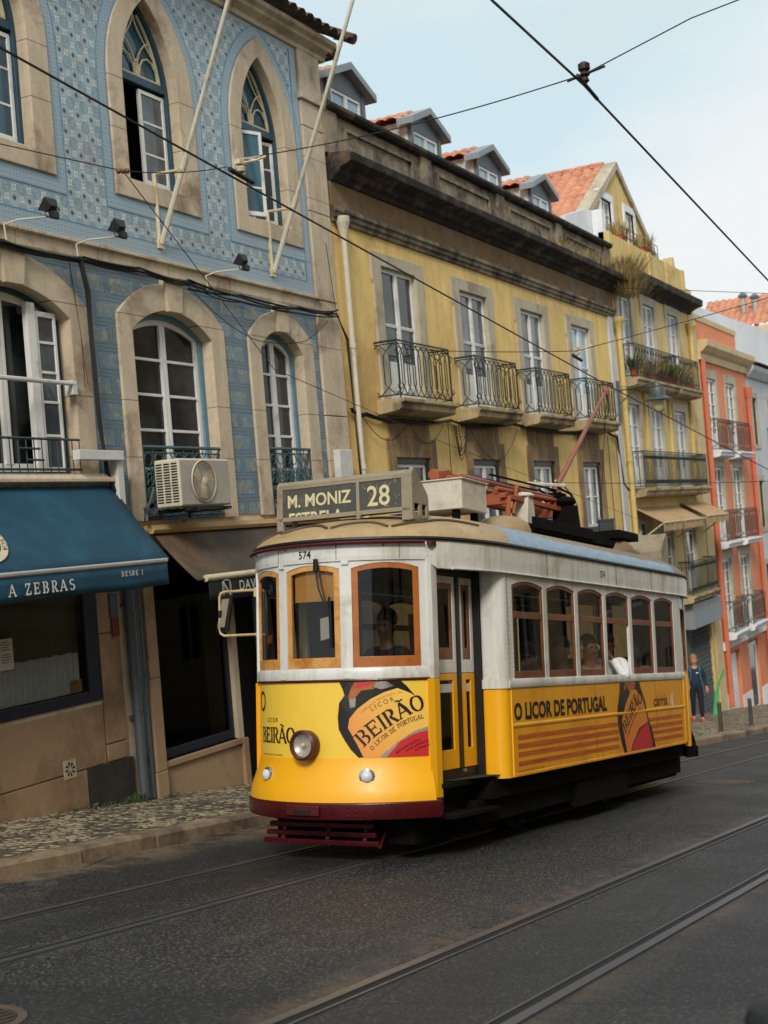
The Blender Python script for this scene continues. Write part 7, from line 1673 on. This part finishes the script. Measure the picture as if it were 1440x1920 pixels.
vs, fs = font_mesh('LICOR', .045, space=1.2); s6 = along([(3.70, 1.08), (3.85, 1.16), (4.1, 1.2)], .1, sm, .0066); B(MB().add([s6(u * 1.15, v + .02) for u, v in vs], fs), 'advert_lettering', T['text'], sp)
# ------------------------------------------------------------------ people
SK = plain('skin', srgb(178, 118, 92), .6, var=.08); SK2 = plain('dark_skin', srgb(96, 62, 48), .6, var=.08)
def skin_obj(name, J, Ed, mat, parent, sub=2):
    """J: {name: (xyz, rx, ry)}, Ed: pairs; grown with a Skin modifier"""
    keys = list(J); me = bpy.data.meshes.new(name); me.from_pydata([J[k][0] for k in keys], [(keys.index(a), keys.index(b_)) for a, b_ in Ed], [])
    o = bpy.data.objects.new(name, me); COL.objects.link(o); o.parent = parent
    sk = o.modifiers.new('skin', 'SKIN'); sk.use_smooth_shade = True
    lay = me.skin_vertices[0] if me.skin_vertices else None
    if lay is None:
        bm = bmesh.new(); bm.from_mesh(me); bm.verts.layers.skin.verify(); bm.to_mesh(me); bm.free(); lay = me.skin_vertices[0]
    for i, k in enumerate(keys): lay.data[i].radius = (J[k][1], J[k][2])
    for i, k in enumerate(keys): lay.data[i].use_root = (i == 0)
    s_ = o.modifiers.new('sub', 'SUBSURF'); s_.levels = sub; s_.render_levels = sub; me.materials.append(mat); return o
def person(root, pose, skin, top, bottom, shoes=None, hair=None, hairlen=0, extra=None):
    """pose: joint name -> xyz (metres, person faces +x, pelvis at the origin)"""
    P = pose
    def add(J, E_, n, r, r2=None, fr=None):
        J[n] = (P[n] if n in P else n, r, r2 or r)
        if fr: E_.append((fr, n))
    J, E_ = {}, []
    add(J, E_, 'pelvis', .085, .07); add(J, E_, 'spine', .10, .085, 'pelvis'); add(J, E_, 'chest', .105, .085, 'spine'); add(J, E_, 'neck0', .06, .06, 'chest'); add(J, E_, 'neck', .05, .05, 'neck0')
    add(J, E_, 'jaw', .062, .07, 'neck'); add(J, E_, 'brow', .078, .092, 'jaw'); add(J, E_, 'crown', .06, .07, 'brow')
    hd = Vector(P['brow']) - Vector(P['jaw']); f = Vector(P.get('face', (1, 0, 0))).normalized(); jw, br = Vector(P['jaw']), Vector(P['brow'])
    J['nose'] = (tuple(jw.lerp(br, .45) + f * .095), .014, .012); E_.append(('jaw', 'nose'))
    for s_ in 'LR':
        for a, r, fr in (('sh', .045, 'chest'), ('el', .04, 'sh'), ('wr', .026, 'el')): add(J, E_, a + s_, r, None, (fr + s_) if fr != 'chest' else 'chest')
        w_, e = Vector(P['wr' + s_]), Vector(P['el' + s_]); d = (w_ - e).normalized(); sd = d.cross(Vector((0, 0, 1))); sd = sd.normalized() if sd.length > .1 else Vector((0, 1, 0)); cu = sd.cross(d).normalized() * -.35
        pm = w_ + d * .05; J['palm' + s_] = (tuple(pm), .026, .014); E_.append(('wr' + s_, 'palm' + s_))
        for k, (off, L) in enumerate(((-.028, .06), (-.010, .07), (.010, .066), (.027, .052))):
            a = pm + d * .028 + sd * off; b_ = a + (d + cu * .6).normalized() * L * .5; c = b_ + (d + cu * 2).normalized() * L * .45
            J['f%d%s' % (k, s_)] = (tuple(a), .009, .009); J['g%d%s' % (k, s_)] = (tuple(b_), .0085, .0085); J['h%d%s' % (k, s_)] = (tuple(c), .007, .007)
            E_ += [('palm' + s_, 'f%d%s' % (k, s_)), ('f%d%s' % (k, s_), 'g%d%s' % (k, s_)), ('g%d%s' % (k, s_), 'h%d%s' % (k, s_))]
        sg = -1 if s_ == 'L' else 1; a = w_ + d * .03 + sd * -.035; b_ = a + (d * .8 - sd * .5).normalized() * .04
        J['t' + s_] = (tuple(a), .011, .011); J['u' + s_] = (tuple(b_), .009, .009); E_ += [('wr' + s_, 't' + s_), ('t' + s_, 'u' + s_)]
        for a, r, fr in (('hip', .07, 'pelvis'), ('kn', .055, 'hip'), ('an', .038, 'kn'), ('toe', .032, 'an')): add(J, E_, a + s_, r, None, (fr + s_) if fr != 'pelvis' else 'pelvis')
    skin_obj('body', J, E_, skin, root)
    J, E_ = {}, []
    hip_ = Vector(P['pelvis']); spv = (Vector(P['spine']) - hip_).normalized()
    J['chest'] = (P['chest'], .165, .135); add(J, E_, 'spine', .155, .13, 'chest'); J['pelvis'] = (tuple(hip_ - spv * .09), .185, .15); E_.append(('spine', 'pelvis'))
    J['collar'] = (tuple(Vector(P['neck0']).lerp(Vector(P['chest']), .1)), .085, .08); E_.append(('chest', 'collar'))
    for s_ in 'LR':
        ch, sh = Vector(P['chest']), Vector(P['sh' + s_]); J['cl' + s_] = (tuple(ch.lerp(sh, .5) + Vector((0, 0, .03))), .105, .095); E_.append(('chest', 'cl' + s_))
        J['sh' + s_] = (tuple(sh), .078, .078); E_.append(('cl' + s_, 'sh' + s_)); add(J, E_, 'el' + s_, .058, .058, 'sh' + s_)
        q = Vector(P['wr' + s_]).lerp(Vector(P['el' + s_]), .10); J['cu' + s_] = (tuple(q), .042, .042); E_.append(('el' + s_, 'cu' + s_))
    skin_obj('shirt', J, E_, top, root)
    J, E_ = {}, []
    J['pelvis'] = (tuple(hip_ - spv * .02), .145, .115); J['waist'] = (tuple(hip_ + spv * .10), .15, .12); E_.append(('pelvis', 'waist'))
    for s_ in 'LR':
        add(J, E_, 'hip' + s_, .105, .105, 'pelvis'); hp, kn = Vector(P['hip' + s_]), Vector(P['kn' + s_]); J['th' + s_] = (tuple(hp.lerp(kn, .4)), .092, .092); E_.append(('hip' + s_, 'th' + s_))
        add(J, E_, 'kn' + s_, .070, .070, 'th' + s_); q = Vector(P['an' + s_]).lerp(Vector(P['kn' + s_]), .02); J['hem' + s_] = (tuple(q), .062, .062); E_.append(('kn' + s_, 'hem' + s_))
    skin_obj('trousers', J, E_, bottom, root)
    if shoes:
        for s_ in 'LR':
            a, b_ = Vector(P['an' + s_]), Vector(P['toe' + s_]); skin_obj('shoe', {'a': (tuple(a + Vector((-.03, 0, -.035))), .05, .05), 'b': (tuple(a.lerp(b_, .5) + Vector((0, 0, -.02))), .05, .045), 'c': (tuple(b_ + Vector((.03, 0, -.01))), .04, .035)}, [('a', 'b'), ('b', 'c')], shoes, root)
    br, cr, jw = Vector(P['brow']), Vector(P['crown']), Vector(P['jaw']); bk_ = -f
    upv = (cr - jw).normalized(); sdv = f.cross(upv).normalized()
    if hair:
        mb = MB(); hc = br + upv * .028 - f * .020; mb.ball((0, 0, 0), .104, 14, (.98, .88, 1.0)); rr_ = random.Random(1)
        mb.v = [hc + f * q.x + sdv * q.y + upv * (q.z if q.z > -.02 else q.z * (.9 + hairlen)) for q in mb.v]; mb.build('hair', hair, root, raw=True, smooth=True)
    mb = MB(); fc_ = jw.lerp(br, .72) + f * .078
    for s_ in (-1, 1): mb.ball(fc_ + sdv * .032 * s_, .011, 8)
    mb.tube([jw.lerp(br, .08) + f * .070 + sdv * -.024, jw.lerp(br, .07) + f * .076, jw.lerp(br, .08) + f * .070 + sdv * .024], .006, 5)
    for q in []: pass
    mb.build('eyes_and_mouth', plain('face_dark', srgb(70, 34, 28), .5), root, raw=True)
    mb = MB()
    for s_ in (-1, 1): mb.ball(jw.lerp(br, .55) + sdv * .085 * s_ - f * .005, .022, 8, (.6, .5, 1.1))
    mb.build('ears', skin, root, raw=True)
def stand(over={}):
    P = dict(pelvis=(0, 0, .92), spine=(0, 0, 1.08), chest=(.01, 0, 1.27), neck0=(0, 0, 1.40), neck=(.005, 0, 1.45), jaw=(.02, 0, 1.51), brow=(.01, 0, 1.60), crown=(0, 0, 1.66),
             shL=(0, .17, 1.34), shR=(0, -.17, 1.34), elL=(-.04, .24, 1.08), elR=(.0, -.24, 1.08), wrL=(.06, .26, .86), wrR=(.08, -.27, .86), hipL=(0, .09, .88), hipR=(0, -.09, .88), knL=(.06, .10, .49), knR=(.0, -.10, .49), anL=(.02, .10, .09), anR=(-.12, -.10, .12), toeL=(.13, .11, .04), toeR=(.0, -.11, .05))
    P.update(over); return P
PED = bpy.data.objects.new('person', None); COL.objects.link(PED); PED.location = (32.75, 8.53, gz(32.75) + .13); PED.rotation_euler = (0, 0, PI + rad(22)); PED.scale = (.97,) * 3
tag(PED, 'pedestrian in dark blue top and trousers walking down the pavement behind the tram', 'person')
navy = plain('navy_cloth', srgb(26, 48, 72), .9); person(PED, stand(), plain('pink_skin', srgb(196, 128, 104), .6, var=.06), navy, plain('dark_trousers', srgb(24, 28, 40), .9), plain('bright_shoes', srgb(196, 70, 60), .6), plain('sandy_hair', srgb(150, 112, 74), .9))
ORG[0] = Vector((0, 0, 0)); mb = MB()
for s_ in (-1, 1): mb.tube([(-.10, .11 * s_, 1.15), (-.06, .12 * s_, 1.40), (.04, .12 * s_, 1.42), (.14, .12 * s_, 1.30), (.12, .13 * s_, 1.08)], .016, 5)
mb.build('backpack_straps', plain('teal_strap', srgb(70, 110, 120), .8), PED, raw=True)
MB().box(-.27, -.13, -.13, .13, 1.02, 1.40).build('backpack', plain('teal_strap', srgb(70, 110, 120), .8), PED, raw=True, bev=.04)
MB().box(.125, .128, .02, .08, 1.24, 1.27).build('chest_mark', M['letter_white'], PED, raw=True)
def seated(over={}):
    P = dict(pelvis=(0, 0, 0), spine=(-.01, 0, .17), chest=(.0, 0, .36), neck0=(.0, 0, .49), neck=(.01, 0, .54), jaw=(.03, 0, .60), brow=(.02, 0, .69), crown=(.01, 0, .75),
             shL=(0, .17, .43), shR=(0, -.17, .43), elL=(.06, .23, .19), elR=(.06, -.23, .19), wrL=(.26, .14, .12), wrR=(.26, -.14, .12), hipL=(.02, .09, 0), hipR=(.02, -.09, 0), knL=(.42, .10, .0), knR=(.42, -.10, .0), anL=(.40, .10, -.38), anR=(.40, -.10, -.38), toeL=(.52, .11, -.42), toeR=(.52, -.11, -.42))
    P.update(over); return P
def passenger(x, y, z, yw, label, skin, top, hair, over={}, hl=0, dark=plain('dark_trousers', srgb(24, 28, 40), .9)):
    o = bpy.data.objects.new('person', None); COL.objects.link(o); o.matrix_world = TRAM.matrix_world @ Matrix.Translation((x, y, z)) @ Matrix.Rotation(yw, 4, 'Z')
    tag(o, label, 'person', 'people riding in the tram'); person(o, seated(over), skin, top, dark, M['black'], hair, hl); return o
hb = plain('dark_hair', srgb(22, 17, 14), .8); ZP = 1.03
passenger(1.95, -.74, ZP - .02, PI, 'passenger bent forward with a pale scarf behind the first side window', SK2, plain('grey_blue_cloth', srgb(60, 68, 84), .9), hb, dict(jaw=(.10, 0, .56), brow=(.13, 0, .64), crown=(.14, 0, .70), neck=(.05, 0, .52)))
passenger(2.58, -.78, ZP - .02, PI, 'passenger in a bright blue jacket seen behind the second side window post', SK2, plain('blue_jacket', srgb(30, 96, 140), .9), hb)
p3 = passenger(3.40, -.76, ZP + .02, -PI / 2 - .6, 'passenger in a beige shirt with headphones looking out of the third window', SK, plain('beige_shirt', srgb(190, 176, 146), .9), hb, dict(knL=(.06, .1, -.3), knR=(.06, -.1, -.3), anL=(-.04, .1, -.5), anR=(-.04, -.1, -.5), toeL=(.04, .1, -.52), toeR=(.04, -.1, -.52), elL=(.0, .23, .19), elR=(.0, -.23, .19), wrL=(.10, .12, .05), wrR=(.10, -.12, .05)))
mb = MB(); mb.tube([(.01, .10 * math.cos(a * PI / 8), .68 + .105 * math.sin(a * PI / 8)) for a in range(9)], .010, 5)
for s_ in (-1, 1): mb.lathe([(.028, 0), (.034, .012), (.02, .03)], (.02, .095 * s_, .665), (0, s_, 0), 12)
mb.build('headphones', M['plastic_white'], p3, raw=True)
passenger(3.86, -.80, ZP + .09, PI + .1, 'passenger in a white shirt with raised hand leaning an elbow in the open window', SK2, plain('white_shirt', srgb(222, 222, 226), .9), hb,
          dict(elL=(.26, .25, .26), wrL=(.24, .10, .50), jaw=(.07, .02, .56), brow=(.09, .02, .65), crown=(.08, .02, .71), neck=(.04, .01, .51), face=(.85, .5, -.1)))
passenger(5.0, -.74, ZP, PI, 'passenger in a dusty pink shirt behind the fifth side window', SK2, plain('pink_shirt', srgb(168, 136, 140), .9), hb)
passenger(.05, -.18, ZP + .22, PI, 'tram driver in dark uniform standing at the controls behind the windscreen', SK2, plain('driver_coat', srgb(22, 24, 30), .9), hb, dict(knL=(.05, .1, -.35), knR=(.05, -.1, -.35), anL=(.0, .1, -.62), anR=(.0, -.1, -.62), toeL=(.1, .1, -.64), toeR=(.1, -.1, -.64)))
